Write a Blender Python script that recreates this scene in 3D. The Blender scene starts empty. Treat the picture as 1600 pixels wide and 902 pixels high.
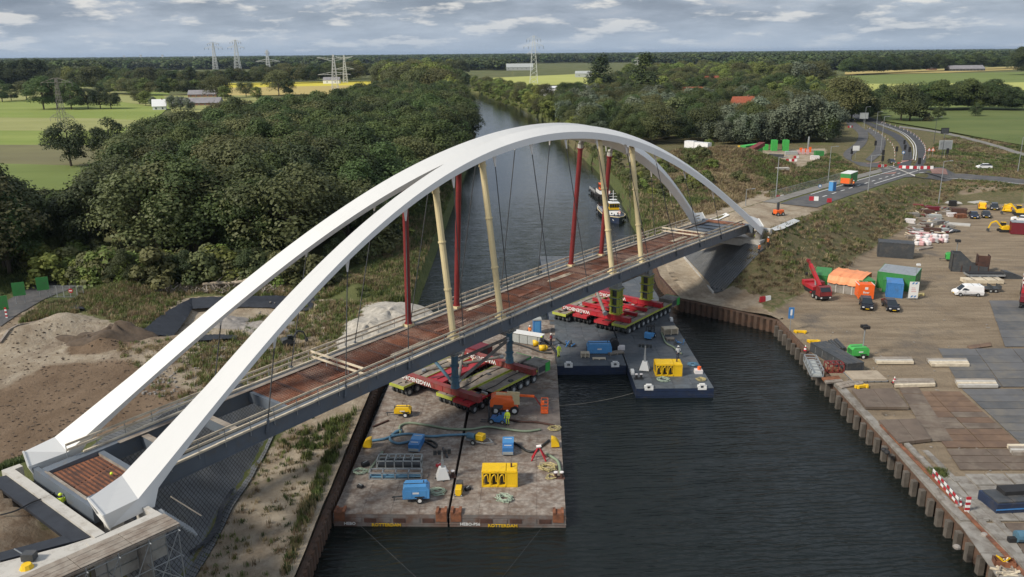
import bpy, bmesh, math, random
import numpy as np
from mathutils import Vector, Matrix, Euler
from math import radians as R, sin, cos, pi, sqrt, atan2, hypot
random.seed(7)
RNG = np.random.default_rng(7)
SC = bpy.context.scene
COL = SC.collection

# ------------------------------------------------------------------ camera
CAM_H, FPX, PITCH, ROLL = 42.0, 1280.0, R(16.058), R(-0.531)
cam_d = bpy.data.cameras.new('camera')
cam = bpy.data.objects.new('camera', cam_d)
COL.objects.link(cam)
cam_d.sensor_width = 36.0
cam_d.lens = FPX / 1600 * 36
cam_d.clip_start = 0.5
cam_d.clip_end = 60000
cam.location = (0, 0, CAM_H)
cam.rotation_euler = (Matrix.Rotation(pi / 2 - PITCH, 3, 'X') @ Matrix.Rotation(ROLL, 3, 'Z')).to_euler()
SC.camera = cam

# ------------------------------------------------------------------ sun and sky
SUN_AZ, SUN_EL = Vector((-0.78, -0.46)), R(40)      # sun stands to the left, a little behind the camera
SC.view_settings.view_transform = 'Standard'
SC.view_settings.look = 'None'
SC.view_settings.exposure = 0.05
SC.view_settings.gamma = 1.0
sd = bpy.data.lights.new('sun', 'SUN')
sd.energy = 4.1
sd.angle = R(10.0)
sd.color = (1.0, 0.925, 0.81)
sun = bpy.data.objects.new('sun', sd)
COL.objects.link(sun)
h_ = SUN_AZ.normalized() * cos(SUN_EL)
SV = Vector((h_.x, h_.y, sin(SUN_EL)))
sun.rotation_euler = SV.to_track_quat('Z', 'Y').to_euler()
sun.location = SV * 200

W = bpy.data.worlds.new('World')
SC.world = W
W.use_nodes = True
nt = W.node_tree
nt.nodes.clear()
def N(t, **k):
    n = nt.nodes.new(t)
    for a, b in k.items():
        setattr(n, a, b)
    return n
L = lambda a, b: nt.links.new(a, b)
wo = N('ShaderNodeOutputWorld'); bg = N('ShaderNodeBackground'); bg.inputs[1].default_value = 0.1
sky = N('ShaderNodeTexSky', sky_type='NISHITA', sun_disc=False)
sky.sun_elevation = SUN_EL
sky.sun_rotation = atan2(SV.x, SV.y)
sky.air_density = 1.2; sky.dust_density = 2.0; sky.ozone_density = 1.5
tc = N('ShaderNodeTexCoord'); sep = N('ShaderNodeSeparateXYZ'); L(tc.outputs['Generated'], sep.inputs[0])
# the cloud deck: the view direction projected on a level sheet, so clouds flatten towards the horizon
mx = N('ShaderNodeMath', operation='MAXIMUM'); L(sep.outputs[2], mx.inputs[0]); mx.inputs[1].default_value = 0.0
ad = N('ShaderNodeMath', operation='ADD'); L(mx.outputs[0], ad.inputs[0]); ad.inputs[1].default_value = 0.2
dx = N('ShaderNodeMath', operation='DIVIDE'); L(sep.outputs[0], dx.inputs[0]); L(ad.outputs[0], dx.inputs[1])
dy = N('ShaderNodeMath', operation='DIVIDE'); L(sep.outputs[1], dy.inputs[0]); L(ad.outputs[0], dy.inputs[1])
cmb = N('ShaderNodeCombineXYZ'); L(dx.outputs[0], cmb.inputs[0]); L(dy.outputs[0], cmb.inputs[1])
def wnoise(scale, det, rough, off):
    mp = N('ShaderNodeMapping'); mp.inputs['Location'].default_value = off; L(cmb.outputs[0], mp.inputs[0])
    n = N('ShaderNodeTexNoise'); n.inputs['Scale'].default_value = scale
    n.inputs['Detail'].default_value = det; n.inputs['Roughness'].default_value = rough
    L(mp.outputs[0], n.inputs[0]); return n
def ramp(src, stops):
    r = N('ShaderNodeValToRGB'); e = r.color_ramp.elements
    while len(e) < len(stops): e.new(0.5)
    for i, (p, c) in enumerate(stops): e[i].position = p; e[i].color = (c[0], c[1], c[2], 1)
    L(src, r.inputs[0]); return r
def wmix(f, a, b):
    m = N('ShaderNodeMix', data_type='RGBA')
    if isinstance(f, float): m.inputs[0].default_value = f
    else: L(f, m.inputs[0])
    L(a, m.inputs[6]); L(b, m.inputs[7]); return m.outputs[2]
n1 = wnoise(1.5, 10, 0.6, (3.1, 1.7, 0)); n2 = wnoise(3.2, 12, 0.58, (5.3, 2.4, 0)); n3 = wnoise(0.6, 4, 0.5, (0.6, 2.2, 0))
CL = 1.1
deck = ramp(n1.outputs[0], [(0.34, (2.2 * CL, 2.7 * CL, 3.5 * CL)), (0.46, (3.0 * CL, 3.55 * CL, 4.4 * CL)), (0.56, (4.0 * CL, 4.6 * CL, 5.5 * CL)), (0.68, (5.6 * CL, 5.8 * CL, 6.2 * CL))])
shade = ramp(n3.outputs[0], [(0.35, (0.80, 0.81, 0.84)), (0.65, (1.08, 1.07, 1.05))])
mulm = N('ShaderNodeMix', data_type='RGBA', blend_type='MULTIPLY'); mulm.inputs[0].default_value = 1
L(deck.outputs[0], mulm.inputs[6]); L(shade.outputs[0], mulm.inputs[7])
# bright puffs between the grey banks
puffm = ramp(n2.outputs[0], [(0.53, (0, 0, 0)), (0.62, (1, 1, 1))])
puffc = N('ShaderNodeRGB'); puffc.outputs[0].default_value = (7.6 * CL, 7.45 * CL, 7.2 * CL, 1)
pf = N('ShaderNodeMath', operation='MULTIPLY'); L(puffm.outputs[0], pf.inputs[0]); pf.inputs[1].default_value = 0.8
c1 = wmix(pf.outputs[0], mulm.outputs[2], puffc.outputs[0])
# pale band of air low over the horizon
hz = N('ShaderNodeMapRange'); L(sep.outputs[2], hz.inputs[0]); hz.inputs[1].default_value = 0.0; hz.inputs[2].default_value = 0.05
hz.inputs[3].default_value = 0.75; hz.inputs[4].default_value = 0.0
hc = N('ShaderNodeRGB'); hc.outputs[0].default_value = (4.5, 5.5, 6.8, 1)
c2 = wmix(hz.outputs[0], c1, hc.outputs[0])
# an overcast sky grows steadily brighter from the horizon to the zenith
zg = N('ShaderNodeMapRange'); L(sep.outputs[2], zg.inputs[0]); zg.inputs[1].default_value = 0.06; zg.inputs[2].default_value = 1.0
zg.inputs[3].default_value = 1.0; zg.inputs[4].default_value = 1.25
vm = N('ShaderNodeVectorMath', operation='SCALE'); L(c2, vm.inputs[0]); L(zg.outputs[0], vm.inputs['Scale'])
c3 = wmix(0.88, sky.outputs[0], vm.outputs[0])
L(c3, bg.inputs[0]); L(bg.outputs[0], wo.inputs[0])

# ------------------------------------------------------------------ geometry helpers
_cp, _sp, _cr, _sr = cos(PITCH), sin(PITCH), cos(ROLL), sin(ROLL)
def at(px, py, z=0.0):
    """point of the place seen at photo pixel (px, py) that lies at height z"""
    X = px - 800; Y = py - 451
    a = (X * _cr + Y * _sr) / FPX; b = (-X * _sr + Y * _cr) / FPX
    d = Vector((a, _cp - b * _sp, -_sp - b * _cp)); t = (z - CAM_H) / d.z
    return Vector((d.x * t, d.y * t, z))
BO = Vector((-24.836 * 1.105, 48.242 * 1.105)); BTH = R(51.489)      # bridge frame: s along, t across
BD = Vector((cos(BTH), sin(BTH))); BN = Vector((-BD.y, BD.x))
def bw(s, t, z): return Vector((BO.x + BD.x * s + BN.x * t, BO.y + BD.y * s + BN.y * t, z))
def st(x, y): return ((x - BO.x) * BD.x + (y - BO.y) * BD.y, (x - BO.x) * BN.x + (y - BO.y) * BN.y)

class MB:
    """collects boxes, tubes and prisms; build() links them as ONE mesh object"""
    def __init__(s): s.v = []; s.f = []; s.m = []; s.k = 0; s.X = Matrix.Identity(4)
    def mat(s, k): s.k = k; return s
    def add(s, vs, fs):
        o = len(s.v); s.v += [tuple(s.X @ Vector(v)) for v in vs]
        s.f += [tuple(o + i for i in f) for f in fs]; s.m += [s.k] * len(fs); return s
    def box(s, x0, x1, y0, y1, z0, z1, rz=0, c=None):
        vs = [(x, y, z) for x in (x0, x1) for y in (y0, y1) for z in (z0, z1)]
        if rz or c:
            c = c or ((x0 + x1) / 2, (y0 + y1) / 2); ca, sa = cos(rz), sin(rz)
            vs = [(c[0] + (x - c[0]) * ca - (y - c[1]) * sa, c[1] + (x - c[0]) * sa + (y - c[1]) * ca, z) for x, y, z in vs]
        return s.add(vs, [(0, 1, 3, 2), (4, 6, 7, 5), (0, 4, 5, 1), (2, 3, 7, 6), (0, 2, 6, 4), (1, 5, 7, 3)])
    def cb(s, x, y, z, w, d, h, rz=0): return s.box(x - w / 2, x + w / 2, y - d / 2, y + d / 2, z, z + h, rz)
    def bar(s, a, b, w, h=None, up=(0, 0, 1)):
        a = Vector(a); b = Vector(b); h = h or w; d = (b - a)
        if d.length < 1e-6: return s
        d.normalize(); u = Vector(up); sx = d.cross(u)
        if sx.length < 1e-3: sx = d.cross(Vector((0, 1, 0)))
        sx.normalize(); uz = sx.cross(d); sx *= w / 2; uz *= h / 2
        vs = [p + i * sx + j * uz for p in (a, b) for i in (-1, 1) for j in (-1, 1)]
        return s.add(vs, [(0, 2, 3, 1), (4, 5, 7, 6), (0, 1, 5, 4), (2, 6, 7, 3), (0, 4, 6, 2), (1, 3, 7, 5)])
    def cyl(s, a, b, r0, r1=None, n=10, cap=True):
        a = Vector(a); b = Vector(b); r1 = r0 if r1 is None else r1; d = (b - a).normalized()
        x = d.cross(Vector((0, 0, 1)))
        if x.length < 1e-3: x = Vector((1, 0, 0))
        x.normalize(); y = d.cross(x); vs = []
        for p, r in ((a, r0), (b, r1)):
            for i in range(n):
                q = 2 * pi * i / n; vs.append(p + (x * cos(q) + y * sin(q)) * r)
        fs = [(i, (i + 1) % n, n + (i + 1) % n, n + i) for i in range(n)]
        if cap: fs += [tuple(range(n - 1, -1, -1)), tuple(range(n, 2 * n))]
        return s.add(vs, fs)
    def tube(s, pts, r, n=6, smooth=0):
        P = [Vector(p) for p in pts]
        if smooth: P = catmull(P, smooth)
        vs = []; prev = None
        for i, p in enumerate(P):
            d = (P[min(i + 1, len(P) - 1)] - P[max(i - 1, 0)])
            d = d.normalized() if d.length > 1e-6 else Vector((1, 0, 0))
            x = d.cross(Vector((0, 0, 1)))
            if x.length < 1e-3: x = Vector((1, 0, 0))
            x.normalize()
            if prev is not None and x.dot(prev) < 0: x = -x
            prev = x; y = d.cross(x)
            for k in range(n):
                q = 2 * pi * k / n; vs.append(p + (x * cos(q) + y * sin(q)) * r)
        fs = []
        for i in range(len(P) - 1):
            for k in range(n):
                a = i * n + k; b = i * n + (k + 1) % n; fs.append((a, b, b + n, a + n))
        fs += [tuple(range(n - 1, -1, -1)), tuple(range((len(P) - 1) * n, len(P) * n))]
        return s.add(vs, fs)
    def prism(s, poly, z0, z1):
        n = len(poly); ar = sum(poly[i][0] * poly[(i + 1) % n][1] - poly[(i + 1) % n][0] * poly[i][1] for i in range(n))
        if ar < 0: poly = poly[::-1]
        vs = [(p[0], p[1], z0) for p in poly] + [(p[0], p[1], z1) for p in poly]
        return s.add(vs, [(i, (i + 1) % n, n + (i + 1) % n, n + i) for i in range(n)] + [tuple(range(n - 1, -1, -1)), tuple(range(n, 2 * n))])
    def side(s, prof, y0, y1, in0=None):
        """profile in x,z swept along y; in0: optional list of y-insets per point"""
        n = len(prof); ins = in0 or [0] * n
        ar = sum(prof[i][0] * prof[(i + 1) % n][1] - prof[(i + 1) % n][0] * prof[i][1] for i in range(n))
        if ar < 0: prof = prof[::-1]; ins = ins[::-1]
        vs = [(p[0], y0 + k, p[1]) for p, k in zip(prof, ins)] + [(p[0], y1 - k, p[1]) for p, k in zip(prof, ins)]
        return s.add(vs, [(i, n + i, n + (i + 1) % n, (i + 1) % n)[::-1] for i in range(n)] + [tuple(range(n)), tuple(range(2 * n - 1, n - 1, -1))])
    def sphere(s, c, r, n=8, m=5, sz=1.0):
        c = Vector(c); vs = [c + Vector((0, 0, r * sz))]
        for j in range(1, m):
            for i in range(n):
                a = pi * j / m; b = 2 * pi * i / n
                vs.append(c + Vector((r * sin(a) * cos(b), r * sin(a) * sin(b), r * sz * cos(a))))
        vs.append(c - Vector((0, 0, r * sz))); fs = [(0, 1 + i, 1 + (i + 1) % n) for i in range(n)]
        for j in range(m - 2):
            for i in range(n):
                a = 1 + j * n + i; b = 1 + j * n + (i + 1) % n; fs.append((a, a + n, b + n, b))
        l = len(vs) - 1; o = 1 + (m - 2) * n
        fs += [(l, o + (i + 1) % n, o + i) for i in range(n)]
        return s.add(vs, fs)
    def build(s, name, mat, parent=None, smooth=False, bevel=0):
        me = bpy.data.meshes.new(name)
        me.from_pydata(s.v, [], s.f)
        mats = mat if isinstance(mat, (list, tuple)) else [mat]
        for m in mats: me.materials.append(m)
        if len(mats) > 1: me.polygons.foreach_set('material_index', s.m)
        if smooth: me.polygons.foreach_set('use_smooth', [True] * len(me.polygons))
        me.update()
        o = bpy.data.objects.new(name, me); COL.objects.link(o)
        if parent: o.parent = parent
        if bevel:
            b = o.modifiers.new('bevel', 'BEVEL'); b.width = bevel; b.segments = 1; b.limit_method = 'ANGLE'
        return o

def catmull(P, k):
    out = []
    for i in range(len(P) - 1):
        p0 = P[max(i - 1, 0)]; p1 = P[i]; p2 = P[i + 1]; p3 = P[min(i + 2, len(P) - 1)]
        for j in range(k):
            t = j / k; t2 = t * t; t3 = t2 * t
            out.append(0.5 * ((2 * p1) + (-p0 + p2) * t + (2 * p0 - 5 * p1 + 4 * p2 - p3) * t2 + (-p0 + 3 * p1 - 3 * p2 + p3) * t3))
    out.append(P[-1]); return out
def tag(o, label=None, cat=None, group=None, kind=None):
    if label: o['label'] = label
    if cat: o['category'] = cat
    if group: o['group'] = group
    if kind: o['kind'] = kind
    return o
def thing(name, label, cat, loc=(0, 0, 0), rz=0, group=None):
    o = bpy.data.objects.new(name, None); COL.objects.link(o); o.empty_display_size = 0.3
    o.location = loc; o.rotation_euler = (0, 0, rz); return tag(o, label, cat, group)
def struct(name, mb, m, **k): return tag(mb.build(name, m, **k), kind='structure')
def dup(root, loc, rz, label=None, group=None, scale=None):
    r = root.copy(); COL.objects.link(r); r.location = loc; r.rotation_euler = (0, 0, rz)
    if scale: r.scale = scale if isinstance(scale, (tuple, list)) else (scale,) * 3
    if label: r['label'] = label
    if group: r['group'] = group
    for ch in list(root.children):
        c = ch.copy(); COL.objects.link(c); c.parent = r
        for g in list(ch.children):
            d = g.copy(); COL.objects.link(d); d.parent = c
    return r
def share(name, mesh, parent, loc, rot=(0, 0, 0), scale=(1, 1, 1)):
    o = bpy.data.objects.new(name, mesh); COL.objects.link(o); o.parent = parent
    o.location = loc; o.rotation_euler = rot; o.scale = scale; return o
_fc = {}
def text(name, body, size, m, parent, loc, rot=(0, 0, 0), ext=0.01, sx=1.0):
    cu = bpy.data.curves.new(name, 'FONT'); cu.body = body; cu.size = size; cu.extrude = ext; cu.resolution_u = 2
    cu.align_x = 'CENTER'; cu.align_y = 'CENTER'; cu.offset = size * 0.02
    to = bpy.data.objects.new(name + '_src', cu); COL.objects.link(to)
    me = bpy.data.meshes.new_from_object(to.evaluated_get(bpy.context.evaluated_depsgraph_get()))
    bpy.data.objects.remove(to); me.materials.clear(); me.materials.append(m)
    o = bpy.data.objects.new(name, me); COL.objects.link(o); o.parent = parent
    o.location = loc; o.rotation_euler = rot; o.scale = (sx, 1, 1); return o

# ------------------------------------------------------------------ materials
def newmat(name):
    m = bpy.data.materials.new(name); m.use_nodes = True
    t = m.node_tree; b = t.nodes['Principled BSDF']; return m, t, b
def nn(t, ty, **k):
    n = t.nodes.new(ty)
    for a, b in k.items(): setattr(n, a, b)
    return n
def noise(t, vec, scale, det=6, rough=0.6, off=None, sc=None):
    if off or sc:
        mp = nn(t, 'ShaderNodeMapping')
        if off: mp.inputs['Location'].default_value = off
        if sc: mp.inputs['Scale'].default_value = sc
        t.links.new(vec, mp.inputs[0]); vec = mp.outputs[0]
    n = nn(t, 'ShaderNodeTexNoise'); n.inputs['Scale'].default_value = scale
    n.inputs['Detail'].default_value = det; n.inputs['Roughness'].default_value = rough
    t.links.new(vec, n.inputs[0]); return n.outputs[0]
def rng(t, src, a, b, c=0.0, d=1.0):
    r = nn(t, 'ShaderNodeMapRange'); t.links.new(src, r.inputs[0])
    for i, v in enumerate((a, b, c, d)): r.inputs[i + 1].default_value = v
    return r.outputs[0]
def mix(t, f, a, b, blend='MIX'):
    m = nn(t, 'ShaderNodeMix', data_type='RGBA', blend_type=blend)
    for i, v in ((0, f), (6, a), (7, b)):
        if isinstance(v, (int, float)): m.inputs[i].default_value = v
        elif isinstance(v, tuple): m.inputs[i].default_value = (v[0], v[1], v[2], 1)
        else: t.links.new(v, m.inputs[i])
    return m.outputs[2]
def mul(t, a, b):
    m = nn(t, 'ShaderNodeMath', operation='MULTIPLY')
    for i, v in enumerate((a, b)):
        if isinstance(v, (int, float)): m.inputs[i].default_value = v
        else: t.links.new(v, m.inputs[i])
    return m.outputs[0]
def bump(t, b, src, strength=0.3, dist=0.1):
    n = nn(t, 'ShaderNodeBump'); n.inputs['Strength'].default_value = strength; n.inputs['Distance'].default_value = dist
    t.links.new(src, n.inputs['Height']); t.links.new(n.outputs[0], b.inputs['Normal'])
def M_(name, col, rough=0.6, metal=0.0, var=0.12, scale=1.5, dirt=None, damt=0.35, dscale=0.8, bmp=0.0, bscale=8, spec=0.5):
    m, t, b = newmat(name); v = nn(t, 'ShaderNodeNewGeometry').outputs['Position'] if any(k in name for k in ('barge', 'pile', 'wet_brown', 'rebar')) else nn(t, 'ShaderNodeTexCoord').outputs['Object']
    n = noise(t, v, scale); hi = tuple(min(1, c * (1 + var)) for c in col); lo = tuple(c * (1 - var) for c in col)
    c = mix(t, rng(t, n, 0.3, 0.7), lo, hi)
    if dirt:
        d = noise(t, v, dscale, 9, 0.7, off=(4, 7, 1)); c = mix(t, rng(t, d, 0.62 - damt * 0.4, 0.72 - damt * 0.2, 0, 0.85), c, dirt)
    t.links.new(c, b.inputs['Base Color']); b.inputs['Roughness'].default_value = rough; b.inputs['Metallic'].default_value = metal
    b.inputs['Specular IOR Level'].default_value = spec
    if bmp: bump(t, b, noise(t, v, bscale), bmp, 0.05)
    if name.startswith('arch'):     # paint shade changes from one shop segment to the next
        sx_ = nn(t, 'ShaderNodeSeparateXYZ'); t.links.new(v, sx_.inputs[0]); sn = nn(t, 'ShaderNodeMath', operation='SNAP'); t.links.new(sx_.outputs[0], sn.inputs[0]); sn.inputs[1].default_value = 8.3
        wn = nn(t, 'ShaderNodeTexWhiteNoise', noise_dimensions='1D'); t.links.new(sn.outputs[0], wn.inputs['W']); st2 = noise(t, v, 1.0, 6, .7, sc=(.4, 4, .25))
        c = mix(t, rng(t, wn.outputs[0], 0, 1, 0, .8), c, (0.69, 0.685, 0.655)); c = mix(t, mul(t, rng(t, st2, .55, .75), .35), c, (0.60, 0.59, 0.56)); t.links.new(c, b.inputs['Base Color'])
    return m
DIRT = (0.13, 0.10, 0.07); RUST = (0.16, 0.065, 0.03)
MT = dict(
    white=M_('white_paint', (0.72, 0.72, 0.70), 0.45, var=0.04, scale=0.4, dirt=(0.55, 0.54, 0.50), damt=0.12),
    arch=M_('arch_white_paint', (0.74, 0.73, 0.70), 0.42, var=0.02, scale=0.15),
    steelgrey=M_('primer_grey_blue', (0.115, 0.135, 0.16), 0.5, var=0.12, scale=0.5, dirt=(0.13, 0.12, 0.11), damt=0.2, dscale=0.7),
    darkgrey=M_('dark_grey', (0.05, 0.055, 0.06), 0.6, var=0.2, dirt=(0.10, 0.09, 0.08), damt=0.3),
    black=M_('black_rubber', (0.018, 0.018, 0.019), 0.75, var=0.2),
    rust=M_('rusty_steel', (0.22, 0.085, 0.04), 0.85, var=0.35, scale=1.2, dirt=(0.07, 0.035, 0.025), damt=0.4, bmp=0.2),
    rebar=M_('rusty_rebar', (0.23, 0.09, 0.052), 0.85, var=0.4, scale=0.25, dirt=(0.46, 0.36, 0.29), damt=0.42, dscale=0.16),
    rustdark=M_('dark_rust', (0.075, 0.035, 0.025), 0.85, var=0.3, dirt=(0.03, 0.02, 0.02), damt=0.3),
    cream=M_('cream_paint', (0.62, 0.52, 0.30), 0.5, var=0.06, scale=0.6, dirt=(0.50, 0.40, 0.22), damt=0.15),
    redprop=M_('dark_red_paint', (0.20, 0.025, 0.025), 0.5, var=0.15, scale=0.5, dirt=(0.10, 0.02, 0.02), damt=0.2),
    red=M_('transporter_red', (0.40, 0.02, 0.03), 0.45, var=0.12, dirt=(0.20, 0.07, 0.05), damt=0.25),
    redbeam=M_('faded_red_beam', (0.27, 0.045, 0.042), 0.55, var=0.18, scale=0.6, dirt=(0.20, 0.09, 0.065), damt=0.4),
    lime=M_('yellow_green_paint', (0.40, 0.44, 0.06), 0.5, var=0.12, dirt=(0.25, 0.26, 0.09), damt=0.3),
    green=M_('container_green', (0.04, 0.22, 0.055), 0.55, var=0.12, scale=0.7, dirt=(0.07, 0.15, 0.07), damt=0.25),
    brightgreen=M_('bright_green', (0.06, 0.40, 0.08), 0.45, var=0.08, dirt=(0.06, 0.2, 0.06), damt=0.15),
    orange=M_('orange_paint', (0.80, 0.13, 0.02), 0.45, var=0.08, dirt=(0.4, 0.12, 0.05), damt=0.15),
    tarp=M_('orange_tarpaulin', (0.80, 0.30, 0.13), 0.6, var=0.12, scale=0.5, bmp=0.3, bscale=1.5),
    yellow=M_('yellow_paint', (0.75, 0.47, 0.012), 0.45, var=0.07, dirt=(0.35, 0.22, 0.05), damt=0.2),
    blue=M_('blue_paint', (0.05, 0.19, 0.45), 0.42, var=0.1, dirt=(0.07, 0.12, 0.2), damt=0.18),
    lightblue=M_('sky_blue_paint', (0.09, 0.30, 0.60), 0.42, var=0.06, dirt=(0.10, 0.2, 0.32), damt=0.15),
    bluesteel=M_('steel_blue_prop', (0.07, 0.16, 0.23), 0.5, var=0.15, scale=0.8, dirt=(0.10, 0.11, 0.11), damt=0.35),
    navy=M_('navy_hull', (0.018, 0.03, 0.065), 0.45, var=0.2, dirt=(0.05, 0.05, 0.055), damt=0.3),
    grey=M_('light_grey_paint', (0.36, 0.38, 0.37), 0.5, var=0.08, dirt=(0.25, 0.24, 0.21), damt=0.2),
    galv=M_('galvanised_steel', (0.38, 0.40, 0.41), 0.45, 0.5, var=0.12, dirt=(0.22, 0.22, 0.21), damt=0.2),
    conc=M_('pale_concrete', (0.46, 0.44, 0.40), 0.8, var=0.08, scale=0.5, dirt=(0.30, 0.27, 0.23), damt=0.3, bmp=0.15),
    post=M_('wet_brown_concrete', (0.12, 0.105, 0.088), 0.85, var=0.25, dirt=(0.07, 0.06, 0.05), damt=.5), pile=M_('brown_sheet_pile', (0.095, 0.06, 0.042), .85, var=.35, scale=1.2, dirt=(0.14, 0.07, 0.04), damt=.3), concd=M_('weathered_concrete', (0.25, 0.235, 0.21), 0.85, var=0.15, scale=0.7, dirt=(0.13, 0.11, 0.09), damt=0.45, bmp=0.2),
    timber=M_('scaffold_timber', (0.60, 0.52, 0.39), 0.8, var=0.15, scale=0.9, dirt=(0.33, 0.27, 0.2), damt=0.35),
    plank=M_('weathered_plank', (0.27, 0.235, 0.195), 0.85, var=0.22, scale=1.1, dirt=(0.17, 0.13, 0.10), damt=0.4),
    mesh=M_('black_membrane', (0.02, 0.023, 0.03), 0.55, var=0.3, bmp=0.4, bscale=1.0),
    glass=M_('dark_glass', (0.02, 0.026, 0.032), 0.08, var=0.1),
    carblack=M_('black_car_paint', (0.012, 0.013, 0.018), 0.18, var=0.05),
    carnavy=M_('dark_blue_car_paint', (0.012, 0.018, 0.045), 0.2, var=0.05),
    cargrey=M_('grey_car_paint', (0.06, 0.065, 0.07), 0.25, 0.4, var=0.05),
    carwhite=M_('white_car_paint', (0.78, 0.78, 0.78), 0.3, var=0.02),
    postyel=M_('yellow_van_paint', (0.82, 0.50, 0.015), 0.35, var=0.04),
    hiviz=M_('high_visibility_yellow', (0.72, 0.88, 0.06), 0.7, var=0.05),
    hiorange=M_('high_visibility_orange', (0.9, 0.22, 0.04), 0.7, var=0.05),
    skin=M_('skin', (0.45, 0.27, 0.19), 0.6, var=0.05), clothnavy=M_('dark_work_trousers', (0.02, 0.025, 0.045), 0.85),
    maroon=M_('maroon_paint', (0.14, 0.012, 0.02), 0.5, var=0.1),
    roofred=M_('red_roof_tile', (0.36, 0.10, 0.05), 0.8, var=0.2, scale=1.2), brick=M_('brown_brick', (0.24, 0.13, 0.09), 0.85, var=0.2, scale=2),
    roofgrey=M_('grey_roof_sheet', (0.22, 0.21, 0.22), 0.7, var=0.2, scale=0.2), bag=M_('white_bulk_bag', (0.68, 0.64, 0.63), 0.8, var=0.1),
    bagpink=M_('pinkish_bulk_bag', (0.60, 0.36, 0.36), 0.8, var=0.12), rope=M_('yellow_rope', (0.45, 0.38, 0.18), 0.8), ropeg=M_('pale_green_rope', (0.35, 0.43, 0.33), 0.8),
    hoseg=M_('grey_green_hose', (0.20, 0.25, 0.17), 0.6), hoseb=M_('blue_hose', (0.10, 0.22, 0.32), 0.55), hosek=M_('black_hose', (0.018, 0.02, 0.02), 0.5),
    pylon=M_('galvanised_lattice', (0.62, 0.63, 0.62), 0.5, 0.2, var=0.1, scale=0.1),  # tone whitened to stand in for sun on the pylons
    bark=M_('tree_bark', (0.10, 0.08, 0.06), 0.9, var=0.3, scale=2), line=M_('white_road_paint', (0.62, 0.62, 0.60), 0.7, var=0.1, dirt=(0.3, 0.3, 0.3), damt=0.2),
    heap=M_('grey_white_sand', (0.40, 0.37, 0.32), 0.95, var=0.2, scale=1.1, dirt=(0.26, 0.24, 0.2), damt=0.4, dscale=1.5, bmp=0.6, bscale=3), sand=M_('bare_sand', (0.36, 0.30, 0.225), 0.95, var=0.12, scale=0.6, dirt=(0.24, 0.19, 0.14), damt=0.3, bmp=0.4, bscale=3),
    soil=M_('dark_soil', (0.09, 0.065, 0.045), 0.95, var=0.3, scale=1.5, bmp=0.6, bscale=4), rubble=M_('grey_rubble', (0.24, 0.22, 0.2), 0.9, var=0.3, scale=2, bmp=0.5, bscale=4),
)
# ------------------------------------------------------------------ the ground as one sheet, the canal, roads and fields
CANAL_L = [(-17.3, -250), (-17.3, 366), (-19.5, 440), (-27, 560), (-40, 690), (-62, 830), (-95, 980), (-160, 1180)]
CANAL_R = [(39.2, -250), (39.4, 62), (40.0, 78), (40.3, 95), (40.9, 106), (41.0, 119.6), (34.3, 126.3), (28.2, 131.5), (27.4, 146), (29.2, 170), (30.4, 192), (31.5, 213), (33.5, 245), (33.4, 272), (31.5, 315), (27.2, 403), (24, 517), (11.3, 652), (-10.6, 805), (-44, 960), (-110, 1190)]
CANAL = CANAL_L + CANAL_R[::-1]
def sdist(X, Y, poly):
    """signed distance, negative inside"""
    d = np.full(X.shape, 1e9); ins = np.zeros(X.shape, bool); n = len(poly)
    for i in range(n):
        x0, y0 = poly[i][:2]; x1, y1 = poly[(i + 1) % n][:2]
        ex, ey = x1 - x0, y1 - y0; L2 = ex * ex + ey * ey + 1e-12
        t = np.clip(((X - x0) * ex + (Y - y0) * ey) / L2, 0, 1)
        d = np.minimum(d, np.hypot(X - x0 - t * ex, Y - y0 - t * ey))
        c = (y0 > Y) != (y1 > Y)
        ins ^= c & (X < ex * (Y - y0) / (ey if abs(ey) > 1e-12 else 1e-12) + x0)
    return np.where(ins, -d, d)
def PW(pts, z=3.3): return [tuple(at(p[0], p[1], z)[:2]) for p in pts]
def inpoly(X, Y, pts, z=3.3, soft=1.5):
    return np.clip(0.5 - sdist(X, Y, PW(pts, z)) / soft, 0, 1)
def sm(x): x = np.clip(x, 0, 1); return x * x * (3 - 2 * x)
def vnoise(X, Y, s, seed=0):
    g = np.random.default_rng(seed).random((64, 64)); u = X / s; v = Y / s
    i = np.floor(u).astype(int); j = np.floor(v).astype(int); fu = sm(u - i); fv = sm(v - j)
    G = lambda a, b: g[a % 64, b % 64]
    return (G(i, j) * (1 - fu) + G(i + 1, j) * fu) * (1 - fv) + (G(i, j + 1) * (1 - fu) + G(i + 1, j + 1) * fu) * fv - 0.5
MOUNDS = [  # photo pixel, z, radius, height: heaps of sand and soil
    (95, 500, 5.0, 7, 2.6), (20, 520, 5.0, 6, 2.2), (170, 500, 4.5, 3, .9), (625, 480, 3.5, 7.0, 1.2), (595, 500, 3.5, 7.0, 1.0), (160, 530, 4.5, 3.0, 1.6), (195, 515, 4.5, 2.6, 1.3),
    (205, 455, 4, 9, 2.2), (560, 448, 3.5, 6, 2.0), (1130, 255, 4, 26, 5.0), (1060, 255, 4, 18, 3.6), (1170, 262, 4, 20, 4.0), (1100, 285, 4, 22, 3.0)]
MP = [(at(a, b, z), r, h) for a, b, z, r, h in MOUNDS]
PIT = PW([(222, 522), (300, 470), (500, 466), (478, 490), (345, 488), (270, 524)], 3.8)
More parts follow.
